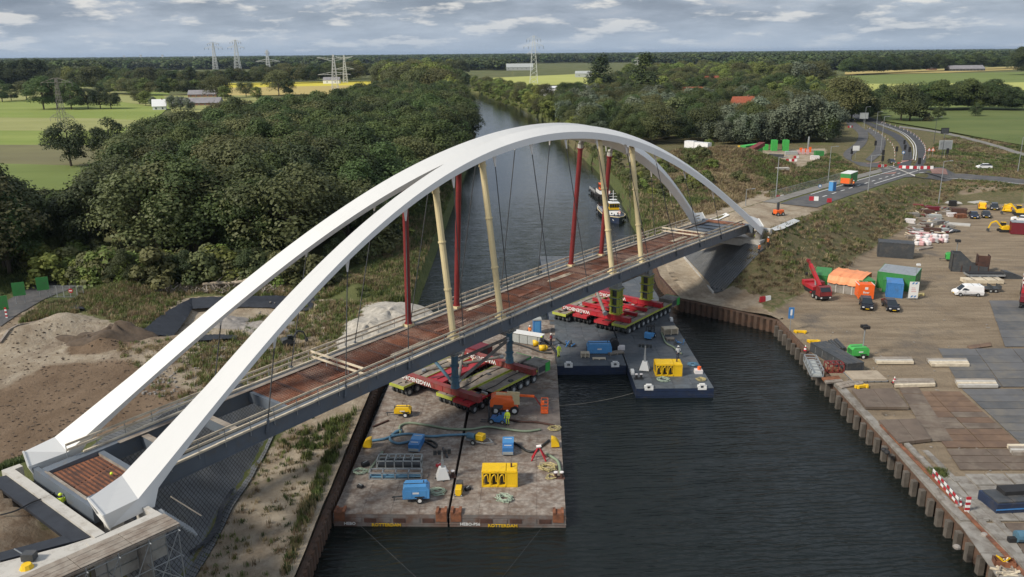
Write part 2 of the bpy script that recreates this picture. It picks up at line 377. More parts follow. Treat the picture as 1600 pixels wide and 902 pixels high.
def height(X, Y):
    X = np.asarray(X, float); Y = np.asarray(Y, float)
    s = (X - BO.x) * BD.x + (Y - BO.y) * BD.y; t = (X - BO.x) * BN.x + (Y - BO.y) * BN.y
    left = X < 5
    base = np.where(left, 2.7 + 0.9 * sm((-22 - X) / 30), 3.5)
    quay = sm((-7.5 - t) / 5) * sm((238 - Y) / 12) * (X > 20)
    strip = sm((46 - X) / 10) * (X > 20) * (Y < 160)
    base = np.where(~left, base + (2.2 - base) * np.maximum(quay, strip), base)
    near = (np.abs(X) < 400) & (Y < 700)
    # left approach
    cap = np.minimum(np.where(s < -4.5, 10.1, 8.6), 3.0 + (-26.3 - X) * 0.72)
    side = np.minimum(10.1 - np.maximum(0, t - 14) * .42, 10.1 - np.maximum(0, -3.4 - t) * .9)
    side = np.where(s < -3.6, side, np.minimum(side, 10.1 - np.maximum(0, t - 14) * .42))
    hl = np.minimum(cap, side)
    # right approach
    crest = np.interp(s, [117, 160, 205, 260, 330], [10.35, 9.6, 8.1, 5.9, 3.5])
    crest = np.where(s < 117.5, np.minimum(crest, 10.35 - .6 * np.hypot(np.maximum(0, 117.5 - s), np.maximum(0, .2 - t))), crest) if True else crest
    capr = np.where(s < 116.5, np.minimum(8.6, crest), crest); capr = np.minimum(capr, 3.0 + (X - 34.8) * .74)
    sr = crest - np.maximum(0, t - 13.8) * .5 - np.where(s < 117.5, 0, np.maximum(0, 0.2 - t) * .66)
    hr = np.minimum(capr, sr)
    h = np.where(left, np.maximum(base, hl), np.where(s < 330, np.maximum(base, hr), base))
    fade = sm((330 - Y) / 60) * sm((225 - X) / 30) * sm((X + 140) / 30)
    veg = fade * np.where(near, vnoise(X, Y, 5.0, 1) * .35 + vnoise(X, Y, 1.7, 2) * .15, 0)
    calm = np.maximum(quay, strip) + ((t > 0) & (t < 14) & (s > 112) & (s < 330)) + (s < -4) * (t < 14) * (t > -4)
    h = h + veg * np.clip(1 - calm, 0.1, 1)
    for p, r, m in MP:
        d = np.hypot(X - p.x, Y - p.y) / r
        h = h + np.where(d < 1, m * (1 - d) ** 1.3 * (1 + .0 * d), 0)
    pd = sdist(X, Y, PIT) if X.ndim == 0 or X.size < 5e6 else 0
    h = h - 1.3 * sm(-pd / 1.2 + .2)
    return h
def H(x, y): return float(height(np.array([x]), np.array([y]))[0])
def gp(px, py, z0=3.3, dz=0.0):
    z = z0
    for _ in range(6):
        p = at(px, py, z); z = 0.4 * z + 0.6 * H(p.x, p.y)
    p = at(px, py, z); return Vector((p.x, p.y, H(p.x, p.y) + dz))

def axis(lo, hi, step, grow, far_lo, far_hi):
    a = list(np.arange(lo, hi + step / 2, step)); s = step
    while a[-1] < far_hi: s *= grow; a.append(a[-1] + s)
    s = step; b = []
    x = lo
    while x > far_lo: s *= grow; x -= s; b.append(x)
    return np.array(b[::-1] + a)
gx = axis(-108, 235, 1.25, 1.09, -26000, 26000)
gy = np.concatenate([[-400, -200, -100, -50, -10, 15, 30], np.arange(40, 330, 1.25), axis(331, 1180, 3.2, 1.12, 330.5, 42000)])
gy = np.unique(gy)
X, Y = np.meshgrid(gx, gy)
C = sdist(X, Y, CANAL)
# pull grid points next to the bank onto it
cl = np.array(CANAL); nseg = len(cl)
def nearest_on(poly, x, y):
    best = (1e9, x, y); n = len(poly)
    for i in range(n):
        x0, y0 = poly[i]; x1, y1 = poly[(i + 1) % n]; ex, ey = x1 - x0, y1 - y0
        t = max(0, min(1, ((x - x0) * ex + (y - y0) * ey) / (ex * ex + ey * ey))); qx, qy = x0 + t * ex, y0 + t * ey
        d = (qx - x) ** 2 + (qy - y) ** 2
        if d < best[0]: best = (d, qx, qy)
    return best[1], best[2]
snap = np.zeros(X.shape, bool)
# behind sheet piles the sheet ends 1.3 m short of the wall; a flat strip of the same ground closes the gap
OFF = np.where(((X < 5) & (Y < 125)) | ((X > 5) & (Y < 192)), 1.3, 0.0)
for j, i in zip(*np.where((np.abs(C - OFF) < 0.75) & (Y < 1200) & (Y > 20))):
    qx, qy = nearest_on(CANAL, X[j, i], Y[j, i]); o_ = OFF[j, i]
    if o_:
        vx, vy = X[j, i] - qx, Y[j, i] - qy; l_ = hypot(vx, vy); sg = 1 if C[j, i] > 0 else -1
        if l_ < .05: continue
        X[j, i], Y[j, i] = qx + sg * vx / l_ * o_, qy + sg * vy / l_ * o_
    else: X[j, i], Y[j, i] = qx, qy
    snap[j, i] = True
Z = height(X, Y)
Z[(C < OFF) & ~snap] = -3.0
ny, nx = X.shape
me = bpy.data.meshes.new('ground')
co = np.stack([X, Y, Z], -1).reshape(-1, 3)
idx = np.arange(nx * ny).reshape(ny, nx)
q = np.stack([idx[:-1, :-1], idx[:-1, 1:], idx[1:, 1:], idx[1:, :-1]], -1).reshape(-1, 4)
me.vertices.add(len(co)); me.vertices.foreach_set('co', co.ravel())
me.loops.add(q.size); me.loops.foreach_set('vertex_index', q.ravel().astype(np.int32))
me.polygons.add(len(q)); me.polygons.foreach_set('loop_start', np.arange(0, q.size, 4, dtype=np.int32))
me.polygons.foreach_set('loop_total', np.full(len(q), 4, np.int32))
me.update(calc_edges=True); me.polygons.foreach_set('use_smooth', [True] * len(q))
S_ = (X - BO.x) * BD.x + (Y - BO.y) * BD.y; T_ = (X - BO.x) * BN.x + (Y - BO.y) * BN.y
def IP(pts, z=3.3, soft=2.0):
    w = PW(pts, z); xs = [p[0] for p in w]; ys = [p[1] for p in w]; out = np.zeros(X.shape)
    jj = np.where((gy > min(ys) - 6) & (gy < max(ys) + 6))[0]; ii = np.where((gx > min(xs) - 6) & (gx < max(xs) + 6))[0]
    if len(jj) and len(ii):
        sl = np.s_[jj[0]:jj[-1] + 1, ii[0]:ii[-1] + 1]; out[sl] = np.clip(.5 - sdist(X[sl], Y[sl], w) / soft, 0, 1)
    return out
mx_ = lambda *a: np.maximum.reduce(a)
emb_r = (X > 20) * (S_ < 330) * (Z > 2.75) * (Y < 460)
sand = mx_(np.where((Y < 160) & (X < 0), np.clip(.5 - (sdist(X, Y, PIT) - 2.6) / 1.5, 0, 1), 0), IP([(560, 462), (655, 458), (665, 480), (640, 560), (545, 560), (530, 520)], 4, 3), IP([(345, 500), (480, 496), (500, 540), (420, 600), (250, 620), (220, 560), (300, 530)], 3.4, 5) * .75, IP([(-300, 470), (0, 470), (110, 485), (200, 520), (330, 520), (480, 490), (560, 520), (640, 470), (662, 460), (640, 560), (560, 560), (380, 640), (300, 700), (120, 760), (-300, 760)], 3.6, 4),
           IP([(470, 902), (560, 660), (640, 560), (560, 560), (420, 700), (290, 902)], 2.9, 2),
           ((X > 20) & (X < 34.8) & (Y < 165) & (Y > 121)) * 1.0,
           ((S_ > 114) & (S_ < 152) & (T_ > .5) & (T_ < 13.5)) * 1.0,
           IP([(1010, 380), (1060, 345), (1150, 310), (1215, 285), (1235, 290), (1170, 325), (1190, 350), (1110, 340), (1040, 400)], 4.2, 2.5),
           IP([(1060, 240), (1130, 228), (1160, 235), (1290, 232), (1292, 246), (1240, 275), (1190, 292), (1225, 262), (1160, 245), (1110, 250)], 3.6, 3),
           ((S_ < -4) * (T_ < 15) * (X < 0) * (Y < 75)) * .8)
soil = mx_(IP([(-300, 590), (0, 590), (70, 555), (200, 545), (300, 600), (250, 670), (120, 740), (-300, 720)], 5, 6),
           IP([(110, 520), (200, 510), (215, 530), (150, 545), (100, 545)], 4.4, 1.5) * 1.0, ((S_ < -4) * (T_ < 15) * (X < 0) * (Y < 75)) * .55)
yard = ((X > 34) & (Y < 245) & (T_ < -9.5)) * 1.0
yard = np.where((X > 20) & (T_ < -8) & (Y < 245), np.clip((-9.0 - T_) / 3, 0, 1), 0) * (Y < 250)
yard = yard * (1 - IP([(1440, 320), (1600, 316), (1600, 295), (1440, 310)], 2.6, 3))
lush = (1 - IP([(225, 521), (300, 472), (498, 468), (476, 492), (345, 492), (268, 527)], 3.8, 1)) * mx_(IP([(130, 430), (330, 430), (560, 410), (650, 390), (640, 455), (560, 450), (500, 462), (300, 462), (215, 520), (120, 480), (60, 465), (0, 500), (0, 430)], 3.5, 3),
           IP([(600, 300), (750, 200), (745, 300), (660, 450), (560, 460), (560, 380)], 3.3, 3),
           IP([(880, 225), (960, 255), (1040, 290), (1110, 300), (1070, 335), (1010, 375), (985, 330), (950, 280)], 3.5, 2),
           IP([(470, 600), (470, 560), (545, 480), (560, 490), (510, 560)], 3.2, 3) * .5)
dry = mx_(np.where(emb_r & ((T_ < 0.4) | (T_ > 13.4)), 1.0, 0), IP([(980, 300), (1060, 230), (1240, 250), (1250, 290), (1170, 330), (1050, 350)], 4, 4),
          IP([(1320, 270), (1600, 290), (1600, 215), (1480, 215), (1430, 200), (1310, 190), (1290, 260)], 3.6, 6), IP([(1430, 315), (1600, 318), (1600, 285), (1450, 285)], 3.4, 3))
trk_ = ((X > 26) & (X < 62) & (Z < 2.8) & (S_ < 120) & (Y > 118)); sand = sand * (1 - np.where((X > 20), lush * .9, 0)); sand = np.maximum(sand, trk_ * 1.0 * (1 - yard));  dry = dry * (1 - sand) * (1 - yard)
for nm, ch in (('wa', (sand, soil, yard)), ('wb', (lush, dry, IP([(0, 460), (90, 425), (120, 440), (60, 470), (0, 505)], 4, 1) * 0))):
    a = me.color_attributes.new(nm, 'FLOAT_COLOR', 'POINT')
    a.data.foreach_set('color', np.stack([c * 1.0 for c in ch] + [np.ones(X.shape)], -1).reshape(-1).astype(np.float32))
m, t, b = newmat('ground_surface')
v = nn(t, 'ShaderNodeNewGeometry').outputs['Position']
wa = nn(t, 'ShaderNodeVertexColor', layer_name='wa'); wb = nn(t, 'ShaderNodeVertexColor', layer_name='wb')
sa = nn(t, 'ShaderNodeSeparateColor'); sb = nn(t, 'ShaderNodeSeparateColor')
t.links.new(wa.outputs[0], sa.inputs[0]); t.links.new(wb.outputs[0], sb.inputs[0])
N1 = noise(t, v, 0.12, 8, .6); N2 = noise(t, v, 0.9, 9, .65, off=(5, 3, 0)); N3 = noise(t, v, 0.02, 4, .5); N4 = noise(t, v, 4.0, 6, .7)
def edge(w, k=0.45):
    a = nn(t, 'ShaderNodeMath', operation='ADD'); t.links.new(w, a.inputs[0])
    s_ = nn(t, 'ShaderNodeMath', operation='SUBTRACT'); t.links.new(N2, s_.inputs[0]); s_.inputs[1].default_value = .5
    m2 = mul(t, s_.outputs[0], k * 2.5); t.links.new(m2, a.inputs[1]); return rng(t, a.outputs[0], .38, .62)
g = mix(t, rng(t, N1, .35, .65), (0.07, 0.095, 0.03), (0.12, 0.125, 0.05)); g = mix(t, rng(t, N3, .4, .65), g, (0.14, 0.14, 0.06))
lushc = mix(t, rng(t, N2, .35, .65), (0.045, 0.07, 0.02), (0.10, 0.115, 0.042)); lushc = mix(t, rng(t, N4, .5, .7), lushc, (0.18, 0.16, 0.085))
dryc = mix(t, rng(t, N1, .35, .65), (0.10, 0.095, 0.04), (0.17, 0.135, 0.075)); dryc = mix(t, rng(t, N2, .45, .6), dryc, (0.075, 0.085, 0.03)); dryc = mix(t, rng(t, N4, .45, .75), dryc, (0.21, 0.17, 0.11))
sandc = mix(t, rng(t, N2, .3, .7), (0.29, 0.235, 0.165), (0.42, 0.36, 0.28)); sandc = mix(t, rng(t, N1, .5, .68), sandc, (0.22, 0.165, 0.11)); sandc = mix(t, mul(t, rng(t, N4, .6, .72), .45), sandc, (0.13, 0.11, 0.07))
trk = noise(t, v, .22, 9, .72, sc=(1, .45, 1)); sandc = mix(t, mul(t, rng(t, trk, .5, .66), .75), sandc, (0.155, 0.11, 0.075))
soilc = mix(t, rng(t, trk, .3, .7), (0.12, 0.08, 0.05), (0.235, 0.17, 0.115))
# wheel tracks on the hard yard
tr = noise(t, v, 0.35, 7, .6, sc=(.35, 1.6, 1))
yc = mix(t, rng(t, tr, .3, .7), (0.18, 0.138, 0.095), (0.30, 0.24, 0.168)); yc = mix(t, rng(t, N1, .55, .7), yc, (0.14, 0.12, 0.10)); yc = mix(t, mul(t, rng(t, N4, .6, .75), .5), yc, (0.13, 0.11, 0.09))
c = mix(t, edge(sb.outputs[1]), g, dryc); c = mix(t, edge(sb.outputs[0]), c, lushc); c = mix(t, edge(sa.outputs[0], .5), c, sandc); c = mix(t, edge(sa.outputs[1], .3), c, soilc); c = mix(t, edge(sa.outputs[2], .12), c, yc)
t.links.new(c, b.inputs['Base Color']); b.inputs['Roughness'].default_value = .95; b.inputs['Specular IOR Level'].default_value = .15
bump(t, b, noise(t, v, 1.1, 9, .75), .8, .5)
GM = m
def strip(pts, sgn, wa_, wb_):
    """ground between the sheet piles and the open ground sheet"""
    P_ = [Vector((p[0], p[1])) for p in pts]; mb = MB(); vs = []
    Q_ = []
    for a_, b_ in zip(P_[:-1], P_[1:]):
        n_ = max(1, int((b_ - a_).length / 1.2)); Q_ += [a_.lerp(b_, k / n_) for k in range(n_)]
    Q_.append(P_[-1])
    for k, q_ in enumerate(Q_):
        d_ = (Q_[min(k + 1, len(Q_) - 1)] - Q_[max(k - 1, 0)]).normalized(); nr = Vector((-d_.y, d_.x)) * sgn
        for o_ in (0.0, .8, 1.75): p_ = q_ + nr * o_; vs.append((p_.x, p_.y, H(p_.x, p_.y) + (.03 if o_ < 1 else .01)))
    mb.add(vs, [((k * 3 + j), (k * 3 + j + 1), (k * 3 + j + 4), (k * 3 + j + 3)) for k in range(len(Q_) - 1) for j in range(2)])
    o = struct('ground', mb, GM)
    for nm, c_ in (('wa', wa_), ('wb', wb_)):
        a_ = o.data.color_attributes.new(nm, 'FLOAT_COLOR', 'POINT'); a_.data.foreach_set('color', list(c_ + (1,)) * len(vs))
strip([(-17.3, 38), (-17.3, 126)], 1, (.9, 0, 0), (.2, 0, 0))
strip([(39.1, 38), (39.4, 62), (40, 78), (40.3, 95), (40.9, 106), (41, 119.6)], -1, (0, 0, 1), (0, 0, 0))
strip([(41, 119.6), (34.3, 126.3), (28.2, 131.5), (27.4, 146), (29.2, 170), (30.6, 194)], -1, (1, 0, 0), (0, 0, 0))
me.materials.append(m); ground = bpy.data.objects.new('ground', me); COL.objects.link(ground); tag(ground, kind='structure')

# water
m, t, b = newmat('canal_water_surface')
v = nn(t, 'ShaderNodeNewGeometry').outputs['Position']
b.inputs['Base Color'].default_value = (0.007, 0.010, 0.009, 1); b.inputs['Roughness'].default_value = .07; b.inputs['IOR'].default_value = 1.34
wv = nn(t, 'ShaderNodeTexWave', wave_type='BANDS', bands_direction='Y'); wv.inputs['Scale'].default_value = .42; wv.inputs['Distortion'].default_value = 9; wv.inputs['Detail'].default_value = 4; wv.inputs['Detail Scale'].default_value = 1.3
mp = nn(t, 'ShaderNodeMapping'); mp.inputs['Rotation'].default_value = (0, 0, R(-12)); mp.inputs['Scale'].default_value = (.35, 1, 1); t.links.new(v, mp.inputs[0]); t.links.new(mp.outputs[0], wv.inputs[0])
n_a = noise(t, v, 1.5, 5, .55, sc=(.55, 1.3, 1)); n_b = noise(t, v, .25, 3, .5)
a1 = nn(t, 'ShaderNodeMath', operation='ADD'); t.links.new(mul(t, wv.outputs['Fac'], .35), a1.inputs[0]); t.links.new(n_a, a1.inputs[1])
sy = nn(t, 'ShaderNodeSeparateXYZ'); t.links.new(v, sy.inputs[0])      # the wind ruffles the open basin, the tree-lined reach lies calm
bump(t, b, mul(t, mul(t, a1.outputs[0], rng(t, n_b, .3, .7, .6, 1.25)), rng(t, sy.outputs[1], 115, 260, 1, .1)), .85, .2)
me = bpy.data.meshes.new('canal_water'); me.from_pydata([(-300, -250, 0), (60, -250, 0), (60, 1250, 0), (-300, 1250, 0)], [], [(0, 1, 2, 3)]); me.materials.append(m)
wat = bpy.data.objects.new('canal_water', me); COL.objects.link(wat); tag(wat, kind='structure')

# ---- strips that lie on the ground
ROADS = []
def drape(name, left, right, mat, dz, n=24, z0=3.5, smooth=1, world=False):
    Lp = [Vector((p[0], p[1], 0)) if world else gp(p[0], p[1], z0) for p in left]; Rp = [Vector((p[0], p[1], 0)) if world else gp(p[0], p[1], z0) for p in right]
    for P in (Lp, Rp):
        for p in P: p.z = 0
    if smooth: Lp = catmull(Lp, 8); Rp = catmull(Rp, 8)
    def res(P, k):
        d = [0]
        for i in range(len(P) - 1): d.append(d[-1] + (P[i + 1] - P[i]).length)
        out = []
        for j in range(k):
            x = d[-1] * j / (k - 1); i = max(0, min(len(P) - 2, int(np.searchsorted(d, x)) - 1)); f = (x - d[i]) / max(1e-9, d[i + 1] - d[i]); out.append(P[i].lerp(P[i + 1], f))
        return out
    A = res(Lp, n); B = res(Rp, n); k = 4; vs = []; fs = []
    ROADS.append([(p.x, p.y) for p in A[::2] + A[-1:]] + [(p.x, p.y) for p in (B[::2] + B[-1:])[::-1]])
    for i in range(n):
        for j in range(k + 1):
            p = A[i].lerp(B[i], j / k); vs.append((p.x, p.y, H(p.x, p.y) + dz))
    for i in range(n - 1):
        for j in range(k): a = i * (k + 1) + j; fs.append((a, a + 1, a + k + 2, a + k + 1))
    b_ = MB().add(vs, fs); return struct(name, b_, mat)
asph = M_('asphalt', (0.075, 0.075, 0.077), 0.9, var=0.15, scale=.3, dirt=(0.13, 0.12, 0.11), damt=.35, dscale=.25)
asphd = M_('dark_asphalt', (0.045, 0.046, 0.05), 0.85, var=0.12, scale=.3, dirt=(0.07, 0.07, 0.07), damt=.3, dscale=.25)
path_m = M_('grey_gravel_path', (0.20, 0.19, 0.175), 0.95, var=0.15, scale=.5, dirt=(0.14, 0.13, 0.10), damt=.4)
redp = M_('pink_paving', (0.30, 0.17, 0.14), 0.9, var=0.15, scale=.6)
def rs(s0, s1, t0, t1, k=12): return [tuple(bw(s0 + (s1 - s0) * i / k, t0, 0)[:2]) for i in range(k + 1)], [tuple(bw(s0 + (s1 - s0) * i / k, t1, 0)[:2]) for i in range(k + 1)]
l_, r_ = rs(150, 258, 9.5, 1.5); drape('road', l_, r_, asph, .10, 60, world=True, smooth=0)
l_, r_ = rs(150, 250, 13.4, 10.4); drape('cycle_path', l_, r_, path_m, .10, 60, world=True, smooth=0)
drape('road', [(1395, 268), (1410, 250), (1408, 232), (1395, 215), (1365, 200), (1320, 178), (1290, 165)], [(1420, 270), (1425, 250), (1422, 230), (1408, 213), (1380, 200), (1335, 180), (1300, 165)], asphd, .12, 60)
drape('road', [(1420, 268), (1434, 250), (1430, 226), (1412, 210), (1375, 196), (1330, 178)], [(1436, 270), (1447, 250), (1443, 226), (1424, 207), (1388, 194), (1345, 178)], asphd, .10, 60)
drape('road', [(1372, 262), (1408, 262), (1500, 272), (1600, 281)], [(1380, 276), (1420, 278), (1500, 281), (1600, 290)], asph, .14, 50)
drape('side_road', [(1372, 255), (1330, 252), (1318, 240), (1338, 222), (1340, 208), (1325, 196), (1318, 186)], [(1380, 262), (1345, 260), (1330, 246), (1352, 226), (1356, 208), (1342, 196), (1330, 186)], asph, .12, 50)
drape('side_road', [(1352, 250), (1366, 235), (1368, 218), (1352, 204)], [(1362, 254), (1380, 236), (1382, 216), (1358, 200)], asph, .16, 30)
drape('footpath', [(1405, 197), (1470, 206), (1540, 222), (1600, 240)], [(1405, 199.5), (1470, 209), (1540, 226), (1600, 245)], path_m, .12, 30)
drape('footpath', [(1556, 135), (1580, 150), (1600, 160)], [(1562, 135), (1590, 149), (1606, 158)], path_m, .14, 12, smooth=0)
drape('road', [(0, 478), (60, 444), (128, 420)], [(0, 512), (70, 468), (140, 440)], asph, .12, 24, z0=4)
for pts in ([(1352, 256), (1374, 247)], [(1372, 274), (1398, 264)], [(1408, 252), (1424, 246)], [(1452, 266), (1478, 268)]):
    (a, b_), (c_, d_) = pts; drape('paved_island', [(a, b_), (c_, b_ - 1)], [(a + 4, d_ + 10 if d_ + 10 < b_ + 8 else b_ + 6), (c_ + 3, d_ + 6)], redp, .2, 6, smooth=0)
# painted lines: edge lines and dashes on the approach road, white edges on the curve
def line_strip(pts, w, dz=.15, world=True, dash=None):
    P = [Vector((p[0], p[1], 0)) for p in pts] if world else [gp(p[0], p[1]) for p in pts]
    for p in P: p.z = 0
    if not world: P = catmull(P, 6)
    mb = MB(); acc = 0
    for a, b2 in zip(P[:-1], P[1:]):
        n_ = max(1, int((b2 - a).length / (dash or 4)))
        for k in range(n_):
            if dash and k % 2: continue
            p = a.lerp(b2, k / n_); q_ = a.lerp(b2, (k + (.9 if dash else 1)) / n_); d = (q_ - p).normalized(); n2 = Vector((-d.y, d.x, 0)) * w / 2
            mb.add([(*(p + n2)[:2], H(p.x, p.y) + dz), (*(p - n2)[:2], H(p.x, p.y) + dz), (*(q_ - n2)[:2], H(q_.x, q_.y) + dz), (*(q_ + n2)[:2], H(q_.x, q_.y) + dz)], [(0, 1, 2, 3)])
    return mb
struct('road_marking', line_strip([bw(166, 5.5, 0)[:2], bw(235, 5.5, 0)[:2]], .35, .16, dash=3.2), MT['line'])
struct('road_marking', line_strip([bw(200, 3.4, 0)[:2], bw(250, 3.4, 0)[:2]], .3, .16), MT['line'])
struct('road_marking', line_strip([bw(168, 8.9, 0)[:2], bw(252, 8.9, 0)[:2]], .3, .16), MT['line'])
struct('road_marking', line_strip([(1426, 252), (1428, 236), (1423, 222), (1405, 207), (1370, 194)], .3, .2, world=False), MT['line'])
struct('road_marking', line_strip([(1430, 252), (1431.5, 236), (1427, 222), (1409, 207), (1374, 194)], .3, .2, world=False), MT['line'])
struct('road_marking', line_strip([(1436, 272), (1500, 280.5), (1600, 289)], .4, .24, world=False), MT['line'])
# verge kerb of white concrete along the side road
drape('kerb', [(1372, 262.5), (1430, 275.5)], [(1373, 263.5), (1429, 277)], MT['conc'], .22, 8, smooth=0)

# ---- fields: crop colours with patchy sun and cloud shade painted in, laid on the flat land
def field_mat(name, c1, c2, sx=.02, sy=.1):
    m, t, b = newmat(name); v = nn(t, 'ShaderNodeNewGeometry').outputs['Position']
    n = noise(t, v, 1.0, 5, .6, sc=(sx * .2, sy * .35, 1)); n2 = noise(t, v, .05, 5, .6)
    c = mix(t, rng(t, n, .35, .65), c1, c2); c = mix(t, mul(t, rng(t, n2, .4, .7), .5), c, tuple((a + b_) / 2 * .8 for a, b_ in zip(c1, c2)))
    t.links.new(c, b.inputs['Base Color']); b.inputs['Roughness'].default_value = .95; b.inputs['Specular IOR Level'].default_value = .1; return m
FG = field_mat('sunlit_pasture', (0.19, 0.245, 0.06), (0.25, 0.29, 0.085)); FG2 = field_mat('sunlit_pale_pasture', (0.26, 0.27, 0.10), (0.31, 0.31, 0.13))  # both pasture greens lightened to paint in the sun patches
FB = field_mat('shaded_brown_field', (0.15, 0.14, 0.08), (0.19, 0.18, 0.09)); FY = field_mat('yellow_crop', (0.52, 0.46, 0.06), (0.60, 0.50, 0.08)); FT = field_mat('ripe_grain', (0.45, 0.35, 0.14), (0.40, 0.33, 0.13))  # the brown field is dulled in colour to stand in for cloud shade
FD = field_mat('deep_green_meadow', (0.10, 0.135, 0.045), (0.14, 0.165, 0.06)); FM = field_mat('mid_green_meadow', (0.14, 0.18, 0.055), (0.18, 0.22, 0.07)); FL = field_mat('sunlit_green_crop', (0.36, 0.38, 0.11), (0.42, 0.43, 0.14))  # the lime tone holds painted sunlight on the bright strips
def field(pts, m, k):
    P = PW(pts, 3.6); z = 3.9 + .05 * k
    struct('field', MB().add([(p[0], p[1], z) for p in P], [tuple(range(len(P)))]), m)
field([(-60, 160), (60, 157), (190, 160), (262, 170), (240, 190), (150, 186), (-60, 184)], FG, 0)
field([(-60, 184), (150, 186), (240, 190), (225, 205), (150, 214), (-60, 212)], FG2, 1)
field([(-60, 205), (150, 206), (200, 200), (190, 228), (-60, 228)], FG, 2)
field([(-60, 228), (190, 228), (150, 262), (-60, 256)], FB, 3)
field([(-60, 256), (160, 262), (100, 300), (-60, 300)], FM, 4)
field([(-60, 133), (100, 134), (210, 143), (262, 170), (190, 160), (60, 157), (-60, 160)], FG2, 1)
field([(190, 140), (262, 146), (300, 172), (255, 172)], FG, 2)
field([(255, 150), (400, 150), (420, 172), (270, 178)], FG2, 3)
field([(340, 131), (520, 128), (606, 127), (600, 133), (360, 138)], FY, 1)
field([(345, 138), (600, 133), (600, 148), (350, 150)], FT, 2)
field([(1275, 121), (1420, 116), (1640, 112), (1640, 130), (1440, 132), (1290, 131)], FM, 0)
field([(1278, 131), (1440, 132), (1560, 129), (1570, 140), (1440, 146), (1310, 143)], FL, 1)
field([(1320, 143), (1440, 145), (1570, 140), (1580, 158), (1540, 166), (1400, 160), (1330, 155)], FM, 2)
field([(1562, 130), (1660, 128), (1660, 156), (1602, 156), (1580, 143)], FL, 3)
field([(1372, 172), (1640, 172), (1640, 236), (1560, 222), (1470, 205), (1380, 190)], FD, 4)
field([(1400, 165), (1640, 160), (1640, 172), (1380, 172)], FM, 5)
field([(770, 122), (930, 115), (935, 131), (775, 136)], FL, 0)
field([(930, 117), (1090, 110), (1085, 116), (940, 122)], FG2, 1)
field([(1320, 112), (1480, 108), (1600, 104), (1620, 108), (1480, 114), (1320, 117)], FT, 2)
field([(560, 108), (700, 104), (700, 112), (560, 118)], FG, 0)
# ------------------------------------------------------------------ the arch bridge
K = 1.105; BL = 104.851 * K
def dz_(u): w = 4 * u * (1 - u); return 42 + (9.899 + .871 * w + .675 * u - 38) * K
def deckz(s): return dz_(s / BL)
def arch_sec(u, far):
    """four corners (outer top, inner top, inner bottom, outer bottom) as (s, t, z)"""
    w = 4 * u * (1 - u)
    za = 9.884 + 15.731 * w + 5.548 * w * w - 2.253 * w ** 3 + .675 * u + .82 * w * (u - .5)
    ln = .244 * (za - 9.884) - .059 * w * (1 - w)
    zN = 1.126 + .428 * u - .628 * w; zF = -.246 + 2.22 * u - .822 * w; bb = 1.832 - .363 * w; WW = 10.06 + 1.832
    z = lambda v: 42 + (v - 38) * K
    s = u * BL; slope = abs((1 - 2 * u)) * .62; dep = ((.22 + 1.25 * u if far else .27 + 1.05 * u) + .6 * math.exp(-u * 28)) * sqrt(1 + slope * slope)
    kw = float(np.interp(u, *(([0, .06, .15, .3], [1, .82, .86, 1]) if far else ([0, .07, .3, .42, .55], [1, .79, .74, .86, 1])))); ls = .244 * dep
    if not far:
        o = (ln * K, z(za)); i = (min((ln + bb * kw) * K, 6.55), z(za + zN * kw))
        return [(s, o[0], o[1]), (s, i[0], i[1]), (s, i[0] - ls, i[1] - dep), (s, o[0] - ls, o[1] - dep)]
    i = (max((WW - ln - bb) * K, 6.6), z(za - zF)); o = ((WW - ln) * K, z(za + .928)); o = (i[0] + (o[0] - i[0]) * kw, i[1] + (o[1] - i[1]) * kw)
    return [(s, o[0], o[1]), (s, i[0], i[1]), (s, i[0] + ls, i[1] - dep), (s, o[0] + ls, o[1] - dep)]
bridge = thing('arch_bridge', 'white steel twin arch bridge with unfinished rusty deck spanning the canal', 'bridge', bw(0, 0, 0), BTH)
